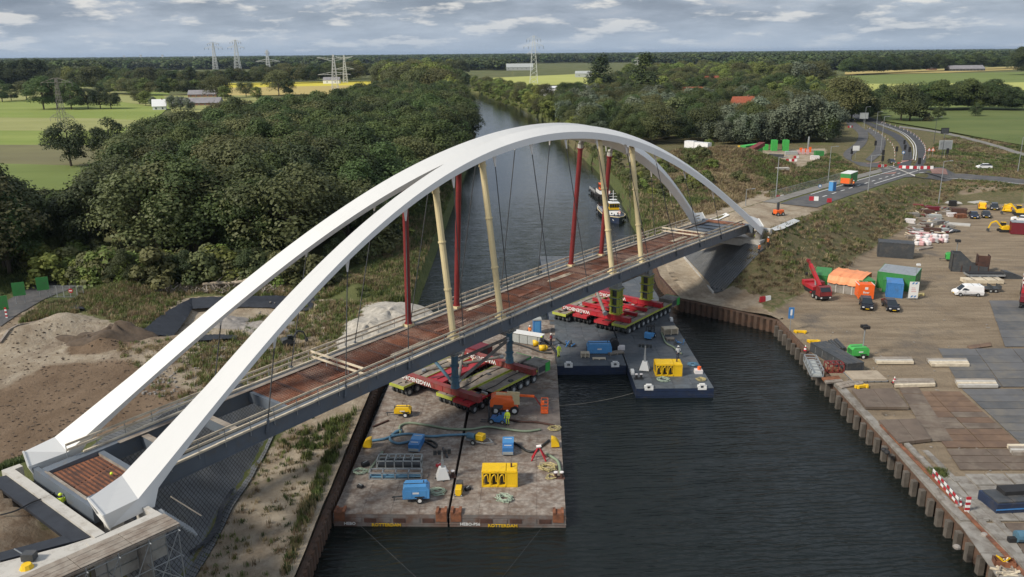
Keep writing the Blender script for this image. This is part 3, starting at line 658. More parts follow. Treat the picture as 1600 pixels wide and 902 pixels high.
# local frame of the bridge: x = s, y = t, z = height
def loft(secs, cap=True):
    n = len(secs[0]); vs = [p for s in secs for p in s]; fs = []
    for i in range(len(secs) - 1):
        for k in range(n): a = i * n + k; b = i * n + (k + 1) % n; fs.append((a, a + n, b + n, b))
    if cap: fs += [tuple(range(n)), tuple(range((len(secs) - 1) * n, len(secs) * n))[::-1]]
    return vs, fs
NSEG = 9
for far in (0, 1):
    us = [i / 72 for i in range(73)]
    secs = [arch_sec(u, far) for u in us]
    # foot blocks turn level past the knee
    s0 = secs[0]; s1 = secs[-1]
    if not far:
        e0 = [(-2.72, -.45, 11.05), (-2.95, .95, 12.0), (-2.5, 1.0, 10.6), (-2.35, -.3, 9.8)]
        e1 = [(117.2, .1, 11.5), (118.4, 1.55, 12.5), (118.0, 1.6, 11.0), (117.0, .1, 10.5)]
    else:
        e0 = [(-2.7, 12.3, 12.0), (-2.8, 11.5, 11.0), (-2.4, 11.6, 10.0), (-2.4, 12.4, 10.6)]
        e1 = [(118.2, 12.6, 12.5), (118.2, 11.9, 11.4), (117.8, 11.8, 10.4), (117.8, 12.6, 11.2)]
    aft = [tuple(map(float, p)) for p in s0]; aft[2] = (0.7, aft[2][1], aft[2][2]); aft[3] = (1.0, aft[3][1], aft[3][2])
    secs[0] = aft
    main = MB(); vs, fs = loft(secs); main.add(vs, fs)
    a = main.build('arch', MT['arch'], bridge)
    for e, sx, nm in ((e0, secs[0], 0), (e1, secs[-1], 1)):
        f = MB(); order = [e, sx] if nm == 0 else [sx, e]
        vs, fs = loft(order); f.add(vs, fs)
        # end plate lip
        lip = [Vector(p) for p in e]; c = sum(lip, Vector()) / 4
        fo = f.build('arch_foot', MT['arch'], bridge)
        lp = MB(); sgn = -1 if nm == 0 else 1
        for q in range(4): lp.bar(c + (lip[q] - c) * 1.03 + Vector((sgn * .05, 0, 0)), c + (lip[(q + 1) % 4] - c) * 1.03 + Vector((sgn * .05, 0, 0)), .12)
        lp.build('end_plate', MT['arch'], fo)
# main girders
T0, T1 = 2.49, 10.65
def girder(y0, y1, dep=1.42, s0=-2.2, s1=BL + 1.0, dtop=0.0):
    secs = []
    for i in range(57):
        s = s0 + (s1 - s0) * i / 56; z = deckz(s) - dtop
        secs.append([(s, y0, z), (s, y1, z), (s, y1, z - dep), (s, y0, z - dep)])
    return loft(secs)
for y0, y1 in ((T0, T0 + .9), (T1 - .9, T1)):
    g = MB(); g.add(*girder(y0, y1)); go = g.build('main_girder', MT['steelgrey'], bridge)
    fl = MB(); fl.add(*girder(y0 - .06, y1 + .06, .05, dtop=1.42)); fl.build('bottom_flange', MT['steelgrey'], go)
    yy = y0 - .012 if y0 < 5 else y1
    so = MB().box(-.02, .02, 0, .012, -1.38, -.04).build('stiffener', MT['steelgrey'], go); so.location = (1, yy, deckz(1))
    for k in range(1, 40): s = 1 + k * 2.95; share('stiffener', so.data, go, (s, yy, deckz(s)))
tex_s = 16.2
cb_mesh = MB().box(-.22, .22, T0 + .9, T1 - .9, -1.15, -.12).build('cross_beam', MT['steelgrey'], bridge)
cbs = [2.0, 5.6, 10.8, 16.2] + [16.2 + 5.45 * k for k in range(1, 19)]
cb_mesh.location = (cbs[0], 0, deckz(cbs[0]))
for s in cbs[1:]: share('cross_beam', cb_mesh.data, bridge, (s, 0, deckz(s)))
fl_m = MB().box(-.3, .3, T0 + .9, T1 - .9, -.12, -.09)
fo = fl_m.build('beam_flange', MT['plank'], bridge); fo.location = (5.6, 0, deckz(5.6)); share('beam_flange', fo.data, bridge, (10.8, 0, deckz(10.8)))
# end panel, rusty ribbed box between the feet
ep = MB().box(-2.2, 1.9, T0 + .95, T1 - .95, 10.3, 10.62).build('end_panel', MT['rust'], bridge)
rb = MB()
for k in range(11):
    s = -1.9 + k * .345
    for a, b in ((T0 + 1.15, T0 + 3.2 + .12 * k), (T0 + 3.5 + .12 * k, T1 - 1.2)): MB().box(s - .04, s + .04, a, b, 10.62, 10.70).build('deck_rib', MT['rustdark'], ep)
MB().box(-2.6, -2.2, T0 - .9, T1 + 1.0, 9.55, 10.78).build('end_beam', MT['steelgrey'], bridge)
MB().box(-2.3, -2.1, T0 + .6, T1 - .6, 10.78, 10.84).box(1.75, 1.95, T0 + .95, T1 - .95, 10.62, 10.86).build('edge_strip', MT['plank'], bridge)
# deck: one plate per bay with reinforcement bars laid out on it
bays = [16.2 + 5.45 * k for k in range(17)]
rebar_v = []
for k, s0 in enumerate(bays[:-1]):
    s1 = bays[k + 1] - .12; z0, z1 = deckz(s0), deckz(s1)
    pm = MB().add([(s0, T0 + .9, z0 - .18), (s1, T0 + .9, z1 - .18), (s1, T1 - .9, z1 - .18), (s0, T1 - .9, z0 - .18), (s0, T0 + .9, z0 - .3), (s1, T0 + .9, z1 - .3), (s1, T1 - .9, z1 - .3), (s0, T1 - .9, z0 - .3)],
                  [(0, 1, 2, 3), (7, 6, 5, 4), (0, 4, 5, 1), (2, 6, 7, 3), (0, 3, 7, 4), (1, 5, 6, 2)])
    po = pm.build('deck_plate', MT['rustdark'] if k % 3 else MT['rust'], bridge)
    rbm = MB(); ny_ = 21; r = random.Random(k)
    for j in range(ny_):
        y = T0 + 1.05 + j * (T1 - T0 - 2.1) / (ny_ - 1) + r.uniform(-.02, .02); zz = r.uniform(0, .03)
        rbm.bar((s0 + .1, y, z0 - .08 + zz), (s1 - .05, y, z1 - .08 + zz), .05)
    for j in range(16):
        s = s0 + .2 + j * (s1 - s0 - .3) / 15; rbm.bar((s, T0 + 1.0, deckz(s) - .13), (s, T1 - 1.0, deckz(s) - .13), .04)
    rbm.build('rebar_mat', MT['rebar'], po)
    [MB().box(x_ - .14, x_ + .14, T0 + .95, T1 - .95, z_ - .2, z_ - .01).build('bay_rib', MT['rustdark'], po) for x_, z_ in ((s1, z1), ((s0 + s1) / 2, (z0 + z1) / 2))]
# stacked loose bars and pale slag patches on the deck
for k in range(10):
    r = random.Random(90 + k); s = 22 + k * 8; y = r.uniform(4.2, 8.5); pm = MB()
    for j in range(10): pm.bar((s + r.uniform(-.5, .5), y + j * .07, deckz(s) - .01), (s + 5 + r.uniform(-.5, .5), y + j * .07 + r.uniform(-.3, .3), deckz(s + 5) - .01), .045)
    pm.build('bar_bundle', MT['timber'] if k % 2 else MT['rebar'], bridge)
# closing dark panel at the far end
s0, s1 = bays[-1] + .1, 114.5
dp = MB().add([(s0, T0 + .9, deckz(s0) - .15), (s1, T0 + .9, deckz(s1) - .15), (s1, T1 - .9, deckz(s1) - .15), (s0, T1 - .9, deckz(s0) - .15)], [(0, 1, 2, 3)]).build('closing_panel', MT['steelgrey'], bridge)
for k in range(4):
    s = s0 + 2 + k * 2.8; MB().box(s - .06, s + .06, T0 + .9, T1 - .9, deckz(s) - .15, deckz(s) - .02).build('cross_rib', MT['darkgrey'], dp)
for y in (T0 + .9, T1 - 1.2): MB().add(*loft([[(s, y, deckz(s) - .1), (s, y + .3, deckz(s) - .1), (s, y + .3, deckz(s) + .02), (s, y, deckz(s) + .02)] for s in [s0 + (s1 - s0) * i / 8 for i in range(9)]])).build('edge_angle', MT['rust'], dp)
MB().box(s1, s1 + 1.6, T0 + .5, T1 - .5, deckz(s1) - .5, deckz(s1) + .05).build('end_panel', MT['rust'], bridge)
MB().box(s1 + 1.6, s1 + 2.3, T0 - .9, T1 + .9, deckz(s1) - 1.5, deckz(s1) - .02).build('end_beam', MT['steelgrey'], bridge)
# guard rails of light scaffold timber
def rail(y, hgt, s0, s1, w=.07, h=.2, m='timber', name='guard_rail', seg=4.9):
    n = int((s1 - s0) / seg)
    for k in range(n):
        a = s0 + (s1 - s0) * k / n; b = s0 + (s1 - s0) * (k + 1) / n + .15; j = random.uniform(-.03, .03)
        MB().bar((a, y + .01 * (k % 2), deckz(a) + hgt + j), (b, y + .01 * (k % 2), deckz(b) + hgt + j), w, h).build(name, MT[m], bridge)
NS, FS = (4.0, 113.5), (-.2, 113.0)
rail(T0 - .02, 1.12, *NS); rail(T0 - .02, .62, *NS); rail(T0 - .08, .06, 3.0, 114, .22, .16, name='kerb_board')
rail(T0 + .95, .08, 4.5, 113, .35, .06, name='kerb_board', m='timber')
rail(T1 + .02, 1.15, *FS); rail(T1 + .02, .66, *FS); rail(T1 - .1, .07, 1.0, 113.5, .3, .14, name='kerb_board')
rail(T1 - .95, .03, 3.5, 113.5, .5, .05, m='plank', name='kerb_board')
pm = MB().bar((0, 0, -.5), (0, 0, 1.2), .06).bar((0, 0, -.45), (0, .25, -.45), .05)
po = pm.build('rail_post', MT['galv'], bridge); po.location = (NS[0], T0 - .07, deckz(NS[0]))
for k in range(1, 46): s = NS[0] + k * 2.42; share('rail_post', po.data, bridge, (s, T0 - .07, deckz(s)))
for k in range(47): s = FS[0] + k * 2.42; share('rail_post', po.data, bridge, (s, T1 + .09, deckz(s)))
for s in (24.2, 98.5):
    for h in (1.1, .55): MB().bar((s, T0 + .1, deckz(s) + h), (s, T1 - .1, deckz(s) + h), .1, .2).build('guard_rail', MT['timber'], bridge)
    for k in range(5): share('rail_post', po.data, bridge, (s + .05, T0 + .8 + k * 1.65, deckz(s)))
# hangers, each under a white gusset
teeth = [14.7, 24.0, 32.5, 40.3, 47.7, 54.8, 62.0, 69.1, 76.2, 83.8, 91.9, 100.5]
feet = [12.8, 21.6, 30.0, 38.5, 46.8, 55.2, 63.3, 71.4, 79.9, 88.4, 96.6, 104.7]
for far in (0, 1):
    for a_, b_ in zip(teeth, feet):
        A = arch_sec(a_ / BL, far); bo, bi = Vector(A[3]), Vector(A[2]); mid = (bo * .65 + bi * .35); y = T0 - .14 if not far else T1 + .14
        top = Vector((a_, mid.y, mid.z)); low = Vector((b_, y, deckz(b_) - .7)); d = (low - top).normalized(); tip = top + d * 1.55
        g = MB(); sx = Vector((.36, 0, 0)); n = Vector((0, .05, 0)); up = Vector((0, 0, .35)); sl_ = Vector((.36, 0, (arch_sec(a_ / BL + .003, far)[3][2] - A[3][2]) / (.003 * BL) * .36))
        up = Vector((0, 0, .14)); vs = [top - sl_ + up - n, top + sl_ + up - n, tip + sx * .15 - n, tip - sx * .15 - n, top - sl_ + up + n, top + sl_ + up + n, tip + sx * .15 + n, tip - sx * .15 + n]
        g.add(vs, [(0, 3, 2, 1), (4, 5, 6, 7), (0, 1, 5, 4), (1, 2, 6, 5), (2, 3, 7, 6), (3, 0, 4, 7)]); g.build('hanger_gusset', MT['arch'], bridge)
        hg = MB().cyl(tip - d * .1, low, .055, n=6).build('hanger', MT['darkgrey'], bridge)
        MB().cyl(low - d * 1.0, low + d * .1, .14, n=8).box(low.x - .12, low.x + .12, min(low.y, T0 if not far else T1), max(low.y, T0 if not far else T1), low.z - .25, low.z + .15).build('anchor', MT['steelgrey'], hg)
# temporary props between deck and arch: cream on the near side, dark red on the far side
for far, mt in ((0, 'cream'), (1, 'redprop')):
    for sd_ in (37.6, 45.8, 70.4, 78.5):
        A = arch_sec(sd_ / BL, far); cen = (Vector(A[2]) + Vector(A[3])) / 2; y = T0 + .62 if not far else T1 - .62
        lo = Vector((sd_, y, deckz(sd_) + .35)); hi = Vector((sd_ - (.0 if not far else 1.6), cen.y, cen.z - (1.35 if far else 1.05))); d = (hi - lo).normalized()
        p = MB().cyl(lo, hi, .36 if not far else .33, n=12).build('temporary_prop', MT[mt], bridge, smooth=False)
        for f in ((0, .33, .66, 1) if not far else (0, 1)): q = lo.lerp(hi, f); MB().cyl(q - d * .08, q + d * .08, .45, n=12).build('flange', MT[mt], p)
        MB().cyl(hi, hi + d * .55, .40, n=10).bar(hi + d * .4, hi + d * 1.0 + Vector((.5, 0, .12)), .28, .45).bar(hi + d * .3, hi + d * 1.02 - Vector((.25, 0, .1)), .32, .45).build('head', MT['conc'] if far else MT['cream'], p)
        MB().cb(sd_, y, deckz(sd_) - .2, .95, .95, .5).build('base_plate', MT['cream'], p)

# ------------------------------------------------------------------ abutments
def pprism(px, z, depth, mb=None, bot=None):
    P = [at(a, b, z) for a, b in px]; mb = mb or MB(); mb.prism([(p.x, p.y) for p in P], bot if bot is not None else z - depth, z); return mb
ab = thing('bridge_abutment', 'pale concrete abutment with open bearing pit under the left arch feet', 'abutment', (0, 0, 0))
sp = lambda pts, z0, z1, mb=None: (mb or MB()).prism([tuple(bw(s, t, 0)[:2]) for s, t in pts], z0, z1)
sp([(-3.95, 13.4), (-3.25, 13.4), (-3.25, -1.5), (-3.95, -1.5)], 7.5, 10.35).build('back_wall', MT['conc'], ab)
sp([(-4.6, -1.52), (.5, -1.52), (.5, -2.3), (-4.6, -2.3)], 7.0, 10.3).build('wing_wall', MT['conc'], ab)
sp([(.1, -1.5), (.5, -1.5), (.5, .9), (.1, .9)], 7.0, 10.25).build('end_wall', MT['conc'], ab)
sp([(-3.95, 13.45), (-2.6, 13.45), (-2.6, 14.1), (-3.95, 14.1)], 7.5, 10.3).build('wing_wall', MT['conc'], ab)
sp([(-3.25, -1.5), (.1, -1.5), (.1, 13.4), (-3.25, 13.4)], 7.9, 8.6).build('bearing_seat', MT['concd'], ab)
for t in (.4, 3.5, 9.4, 12.2): sp([(-3.2, t - .3), (-2.4, t - .3), (-2.4, t + .3), (-3.2, t + .3)], 8.6, 9.1).build('bearing_block', MT['rustdark'], ab)
for t in (.6, 12.4): sp([(-2.2, t - .5), (-1.2, t - .5), (-1.2, t + .5), (-2.2, t + .5)], 8.6, 9.75).build('bearing_block', MT['conc'], ab)
sl = MB(); sl.prism([tuple(bw(s, t, 0)[:2]) for s, t in [(-4.62, -2.32), (-3.97, -1.5), (-3.97, -1.1), (-5.6, -.7), (-9.1, .75), (-20, 5.2), (-20, -2.36)]], 9.9, 10.22)
sl.build('concrete_slab', MT['conc'], ab)
sp([(-5.1, 13.5), (-3.97, 13.2), (-3.97, -.9), (-5.1, -.5)], 9.9, 10.17).build('black_membrane', MT['mesh'], ab)
sp([(-9.0, .9), (-5.1, -.62), (-5.1, .6), (-8.8, 2.0)], 9.95, 10.26).build('black_membrane', MT['mesh'], ab)
ab2 = thing('bridge_abutment', 'concrete abutment under the right arch feet at the sandy approach', 'abutment', (0, 0, 0))
sp([(118.9, -.6), (119.9, -.6), (119.9, 13.6), (118.9, 13.6)], 8.0, 10.7).build('back_wall', MT['conc'], ab2)
sp([(114.4, -.6), (118.9, -.6), (118.9, 13.6), (114.4, 13.6)], 8.0, 9.3).build('bearing_seat', MT['conc'], ab2)
for t in (.4, 12.4): sp([(115.6, t - .5), (117, t - .5), (117, t + .5), (115.6, t + .5)], 9.3, 10.4).build('bearing_block', MT['concd'], ab2)
# walkway on scaffolding beside the abutment
wq = lambda s: (.6 - s) * .03
wk = thing('scaffold_walkway', 'plank walkway on tube scaffolding beside the left abutment', 'scaffold', (0, 0, 0))
for k in range(7):
    t = -2.5 - k * .3
    for j in range(6):
        s0 = .6 - j * 3.4; a = bw(s0, t + wq(s0), 10.3 + .02 * (k % 2)); b = bw(s0 - 3.36, t + wq(s0 - 3.36), 10.3 + .02 * (k % 2)); MB().bar(a, b, .3, .06).build('plank', MT['plank'], wk)
tb = MB(); r = random.Random(3)
for k in range(9):
    s = .4 - k * 2.1; q_ = wq(s); q2 = wq(s - 2.1)
    for t in (-2.5 + q_, -4.5 + q_): p = bw(s, t, 10.2); tb.cyl(p, (p.x, p.y, max(1.5, H(p.x, p.y) - .3)), .04, n=5)
    for z in (9.95, 7.9, 5.9): tb.cyl(bw(s, -2.3 + q_, z), bw(s, -4.8 + q_, z), .04, n=5)
    if k < 8:
        for z in (9.9, 7.9, 5.9):
            for t in (-2.5, -4.5): tb.cyl(bw(s, t + q_, z), bw(s - 2.1, t + q2, z), .035, n=5)
        tb.cyl(bw(s, -4.55 + q_, 9.9), bw(s - 2.1, -4.55 + q2, 5.9), .035, n=5); tb.cyl(bw(s, -4.55 + q_, 5.9), bw(s - 2.1, -4.55 + q2, 7.9), .035, n=5)
tb.build('scaffold_tube', MT['galv'], wk)
for t in (-2.5, -4.45): MB().bar(bw(.6, t, 10.16), bw(-18, t + wq(-18), 10.16), .1, .16).build('bearer', MT['plank'], wk)
for s in (-1.6, -5.8): p = bw(s, -3.4 + wq(s), 0); MB().cyl((p.x, p.y, 2), (p.x, p.y, 9.7), .45, .45, n=12).build('concrete_column', MT['concd'], wk)
# small stair and hand rails from the walkway down the slope
sr = thing('slope_stairs', 'steel stairway with handrail down the dark paved slope by the left abutment', 'stairs', (0, 0, 0))
A = bw(1.2, -1.2, 9.7); B = at(305, 830, 7.6); tread = MB()
for k in range(14): p = A.lerp(Vector(B), k / 13); tread.bar(p + Vector((-.5, .4, 0)), p + Vector((.3, -.6, 0)), .26, .05)
tread.build('tread', MT['galv'], sr)
MB().cyl(A + Vector((.4, .5, 1)), Vector(B) + Vector((.4, .5, 1)), .05, n=5).build('handrail', MT['timber'], sr)

# dark block paving on the cones in front of both abutments: blocks stand 6 cm proud of the slope in courses
def paved(name, label, poly, mat, dz=.16, n1=44, n2=34):
    mb = MB(); P = [Vector(p) for p in poly]
    for i in range(n1):
        for j in range(n2):
            u0, u1 = i / n1, (i + .88) / n1; v0, v1 = (j + .5 * (i % 2) * 0) / n2, (j + .88) / n2
            q = lambda u, v: (P[0] * (1 - u) + P[1] * u) * (1 - v) + (P[3] * (1 - u) + P[2] * u) * v
            vs = []
            for a, b in ((u0, v0), (u1, v0), (u1, v1), (u0, v1)):
                p = q(a, b); vs.append((p.x, p.y, H(p.x, p.y) + dz + random.uniform(0, .01)))
            mb.add(vs, [(0, 1, 2, 3)])
    P2 = [q(a, b) for a, b in ((0, 0), (1, 0), (1, 1), (0, 1))]
    return mb
blk = M_('dark_paving_block', (0.12, 0.125, 0.13), 0.8, var=0.25, scale=.5, dirt=(0.12, 0.115, 0.10), damt=.35, dscale=.3)
blkj = M_('paving_joint', (0.022, 0.022, 0.022), 0.9)
def slab(poly, dz, n1=30, n2=24, m=blkj):
    mb = MB(); P = [Vector(p) for p in poly]; vs = []; fs = []
    for i in range(n1 + 1):
        for j in range(n2 + 1):
            u, v = i / n1, j / n2; p = (P[0] * (1 - u) + P[1] * u) * (1 - v) + (P[3] * (1 - u) + P[2] * u) * v; vs.append((p.x, p.y, H(p.x, p.y) + dz))
    for i in range(n1):
        for j in range(n2): a = i * (n2 + 1) + j; fs.append((a, a + 1, a + n2 + 2, a + n2 + 1))
    return mb.add(vs, fs)
for nm, poly in (('left', [(-37.5, 58.0), (-24.8, 50.2), (-25.6, 83.5), (-37.0, 90.0)]), ('right', [(34.6, 133.8), (45.6, 142.2), (36.5, 155.6), (34.4, 160)])):
    root = tag(slab(poly, .10).build('slope_paving', blkj), kind='structure')
    tag(paved('paving', '', poly, blk, n1=56 if nm == 'left' else 44, n2=60 if nm == 'left' else 44).build('paving_block', blk, root), kind='stuff')
# toe kerb and hand rail along the right slope
kb = thing('concrete_kerb', 'thin concrete kerb along the foot of the dark paved slope under the bridge', 'kerb', (0, 0, 0))
MB().bar((34.2, 159, H(34.2, 159) + .15), (34.3, 134, H(34.3, 134) + .15), .3, .35).build('kerb_stone', MT['conc'], kb)

# ------------------------------------------------------------------ sheet pile walls
pile = MB().add(*(lambda v, f: (v, f))([(-.32, 0, -3), (-.14, -.42, -3), (.14, -.42, -3), (.32, 0, -3), (-.32, 0, 0), (-.14, -.42, 0), (.14, -.42, 0), (.32, 0, 0)],
     [(0, 1, 5, 4), (1, 2, 6, 5), (2, 3, 7, 6), (0, 4, 7, 3), (4, 5, 6, 7)]))
pile_me = None
def wall(label, pts, top, w, cap=.3, capm='concd', rw=1.0, step=.64, big=None):
    global pile_me
    P = [Vector((p[0], p[1], 0)) for p in pts]; root = thing('sheet_pile_wall', label, 'quay wall', (P[0].x, P[0].y, 0)); n = 0
    inv = Vector((P[0].x, P[0].y, 0)); capb = MB()
    for a, b in zip(P[:-1], P[1:]):
        d = (b - a); ln = d.length; d.normalize(); ang = atan2(d.y, d.x); k = max(1, int(ln / step)); nrm = Vector((-d.y, d.x, 0))
        for i in range(k):
            p = a + d * (i + .5) * ln / k - inv
            if pile_me is None:
                o = pile.build('sheet_pile', MT['pile'], root); pile_me = o.data; o.location = (p.x, p.y, top); o.rotation_euler = (0, 0, ang); o.scale = (ln / k / .64, w, 1)
            else:
                o = share('sheet_pile', pile_me, root, (p.x, p.y, top), (0, 0, ang), (ln / k / .64, w, 1))
            n += 1
        c = a - inv + nrm * (.05); capb.bar((a.x - inv.x, a.y - inv.y, top + cap / 2 - .1), (b.x - inv.x, b.y - inv.y, top + cap / 2 - .1), rw, cap)
    capb.build('capping_beam', MT[capm], root)
    return root
# the right quay: water lies on its left when walking away, so piles bulge to -y of the wall direction
QR = [(39.1, 40), (39.4, 62), (40.0, 78), (40.3, 95), (40.9, 106), (41.0, 119.6)]
root = wall('rusty sheet pile quay wall with concrete capping along the right hand yard', QR[:4], 2.0, -1.0, .35, 'concd', .9, 1.1)
root2 = wall('curved stretch of rusty sheet piles at the corner of the basin below the yard', QR[3:] + [(34.3, 126.3), (28.2, 131.5)], 2.0, -1.0, .2, 'pile', .5, 1.0)
wall('rusty sheet piles beside the dark barge deck under the bridge', [(28.2, 131.5), (27.4, 146), (29.2, 170), (30.4, 192)], 2.0, -1.0, .2, 'rustdark', .4, 1.2)
wall('dark sheet pile edge of the canal beside the moored tugs', [(30.4, 192), (31.5, 213), (33.5, 245), (33.4, 272), (31.5, 315), (27.2, 403)], 1.6, -1.0, .25, 'darkgrey', .4, 3.0)
wall('overgrown rusty sheet piles along the sandy left bank beside the brown barge', [(-17.3, 40), (-17.3, 125)], 1.7, 1.0, .25, 'pile', .4, .9)
# concrete posts standing at the foot of the quay
pr = MB().box(-.24, .24, -.3, .22, -3.2, -.22)
pts = QR; P = [Vector((p[0], p[1], 0)) for p in pts]; first = None; acc = 0
for a, b in zip(P[:-1], P[1:]):
    d = b - a; n = int(d.length / 1.75)
    for i in range(n):
        p = a + d * (i + .3) / n; q = Vector((p.x - .75 - P[0].x, p.y - P[0].y, 1.85))
        if first is None: first = pr.build('fender_post', MT['post'], root); first.location = q
        else: share('fender_post', first.data, root, q, (0, 0, random.uniform(-.05, .05)), (1, 1, 1 + random.uniform(0, .06)))
# quay edge: two concrete strips with a grown-over gap, as far as the timber mats
ed = thing('quay_edge_beam', 'long rusty waling and concrete strip running along the quay edge in the foreground', 'quay edge', (0, 0, 0))
for k in range(12):
    y0 = 44 + k * 3.2; x = 40.1 + (y0 - 44) * .02; MB().box(x, x + .55, y0, y0 + 3.14, 2.3, 2.52).build('concrete_block', MT['concd'], ed)
    if k % 3 != 1: MB().box(x + 1.35, x + 1.9, y0 + .2, y0 + 3.3, 2.25, 2.42).build('concrete_block', MT['concd'], ed)
MB().bar((39.7, 44, 2.46), (40.3, 82, 2.46), .36, .1).build('steel_waling', MT['rust'], ed)
# ------------------------------------------------------------------ barges (pontoons)
BZ = 1.3
bwood = M_('worn_barge_deck', (0.275, 0.24, 0.205), .85, var=.38, scale=2.6, dirt=(0.13, 0.085, 0.06), damt=.55, dscale=.9, bmp=.25, bscale=3)
bwood2 = M_('worn_barge_deck_dark', (0.262, 0.228, 0.195), .85, var=.4, scale=2.8, dirt=(0.12, 0.08, 0.056), damt=.55, dscale=.9, bmp=.25, bscale=3)
bwet = M_('wet_barge_deck', (0.10, 0.078, 0.065), .5, var=.4, scale=.8, dirt=(0.22, 0.19, 0.165), damt=.7, dscale=.6)
bside = M_('worn_barge_side', (0.17, 0.155, 0.145), .75, var=.25, scale=.5, dirt=(0.13, 0.065, 0.04), damt=.5, dscale=.6)
bdark = M_('slate_barge_deck', (0.075, 0.087, 0.10), .6, var=.35, scale=1.6, dirt=(0.12, 0.125, 0.13), damt=.45, dscale=.35)
bdark2 = M_('slate_barge_deck_pale', (0.085, 0.10, 0.115), .6, var=.22, scale=.4, dirt=(0.05, 0.055, 0.06), damt=.45, dscale=.35)
def barge(label, x, y, w, l, rz, mats, side, nx_=4, step=1.25, plates=None):
    r = thing('barge', label, 'barge', (x, y, 0), rz, None)
    MB().box(0, w, 0, l, -.9, BZ - .05).build('hull', side, r)
    MB().box(-.03, w + .03, -.03, .12, BZ - .38, BZ - .3).box(-.03, w + .03, -.035, .1, .28, .36).build('rubbing_strip', side, r)
    rr = random.Random(label); ny_ = int(l / step); cw = w / nx_; ch = l / ny_; base = {}
    for i in range(nx_):
        for j in range(ny_):
            k = rr.choice([0, 0, 1]) if not plates else plates(i, j, rr)
            if k not in base:
                o = MB().box(.012, cw - .012, .012, ch - .012, -.06, 0).build('deck_plate', mats[k], r); base[k] = o.data; o.location = (i * cw, j * ch, BZ)
            else: share('deck_plate', base[k], r, (i * cw, j * ch, BZ + rr.choice([0, 0, .006])))
    return r
def wetp(i, j, rr): return 2 if (13 <= j <= 23 and (j * 7 + i * 5) % 11 > 1) else rr.choice([0, 0, 1])
b1 = barge('worn brown deck barge nearest the sandy bank, left of the front pair', -16.7, 66.9, 10.55, 56, R(-1.6), [bwood, bwood2], bside)
b2 = barge('worn brown deck barge with wet patches, right of the front pair', -5.95, 66.6, 10.7, 57, R(-1.9), [bwood, bwood2, bwet], bside, plates=wetp)
for r, nm, tx in ((b1, 0, 'HEBO'), (b2, 1, 'HEBO-P56')):
    for x in (.0, 9.4):
        MB().box(x + .1, x + 1.1, -.06, .9, BZ - .75, BZ + .12).box(x + .1, x + .35, -.1, .9, BZ + .12, BZ + .3).box(x + .85, x + 1.1, -.1, .9, BZ + .12, BZ + .3).build('corner_casting', MT['rust'], r)
    for k in range(6): MB().box(1.5 + k * 1.35, 2.6 + k * 1.35, -.045, 0, .42, .84).build('fender_plate', MT['rustdark'] if k % 2 else bside, r)
    text('painted_name', tx, .42, MT['white'], r, (1.9 if nm else 1.5, -.05, .30), (R(90), 0, 0))
    text('painted_name', 'ROTTERDAM', .42, MT['yellow'], r, (4.9, -.05, .17), (R(90), 0, 0), sx=1.1)
b3 = barge('slate grey deck barge with navy side, the shorter one right of the brown pair', 5.85, 103.4, 9.5, 62, 0, [bdark, bdark2], MT['navy'])
b4 = barge('slate grey deck barge reaching out farthest into the basin on the right', 15.5, 95.4, 9.75, 72, 0, [bdark, bdark2], MT['navy'])
def chock(r, x, y, rz=0, name='fairlead'):
    m = MB(); m.X = Matrix.Translation((x, y, BZ)) @ Matrix.Rotation(rz, 4, 'Z')
    m.box(-.55, .55, 0, .5, -.25, 0).box(-.55, -.2, .05, .45, 0, .3).box(.2, .55, .05, .45, 0, .3).box(-.35, .35, .05, .45, .3, .48); m.build(name, MT['white'], r)
chock(b3, 1.7, -.03); chock(b3, 8.0, -.03); chock(b4, 1.6, -.03); chock(b4, 8.3, -.03); chock(b4, .0, 5.2, R(-90)); chock(b4, 9.75, 27, R(90))

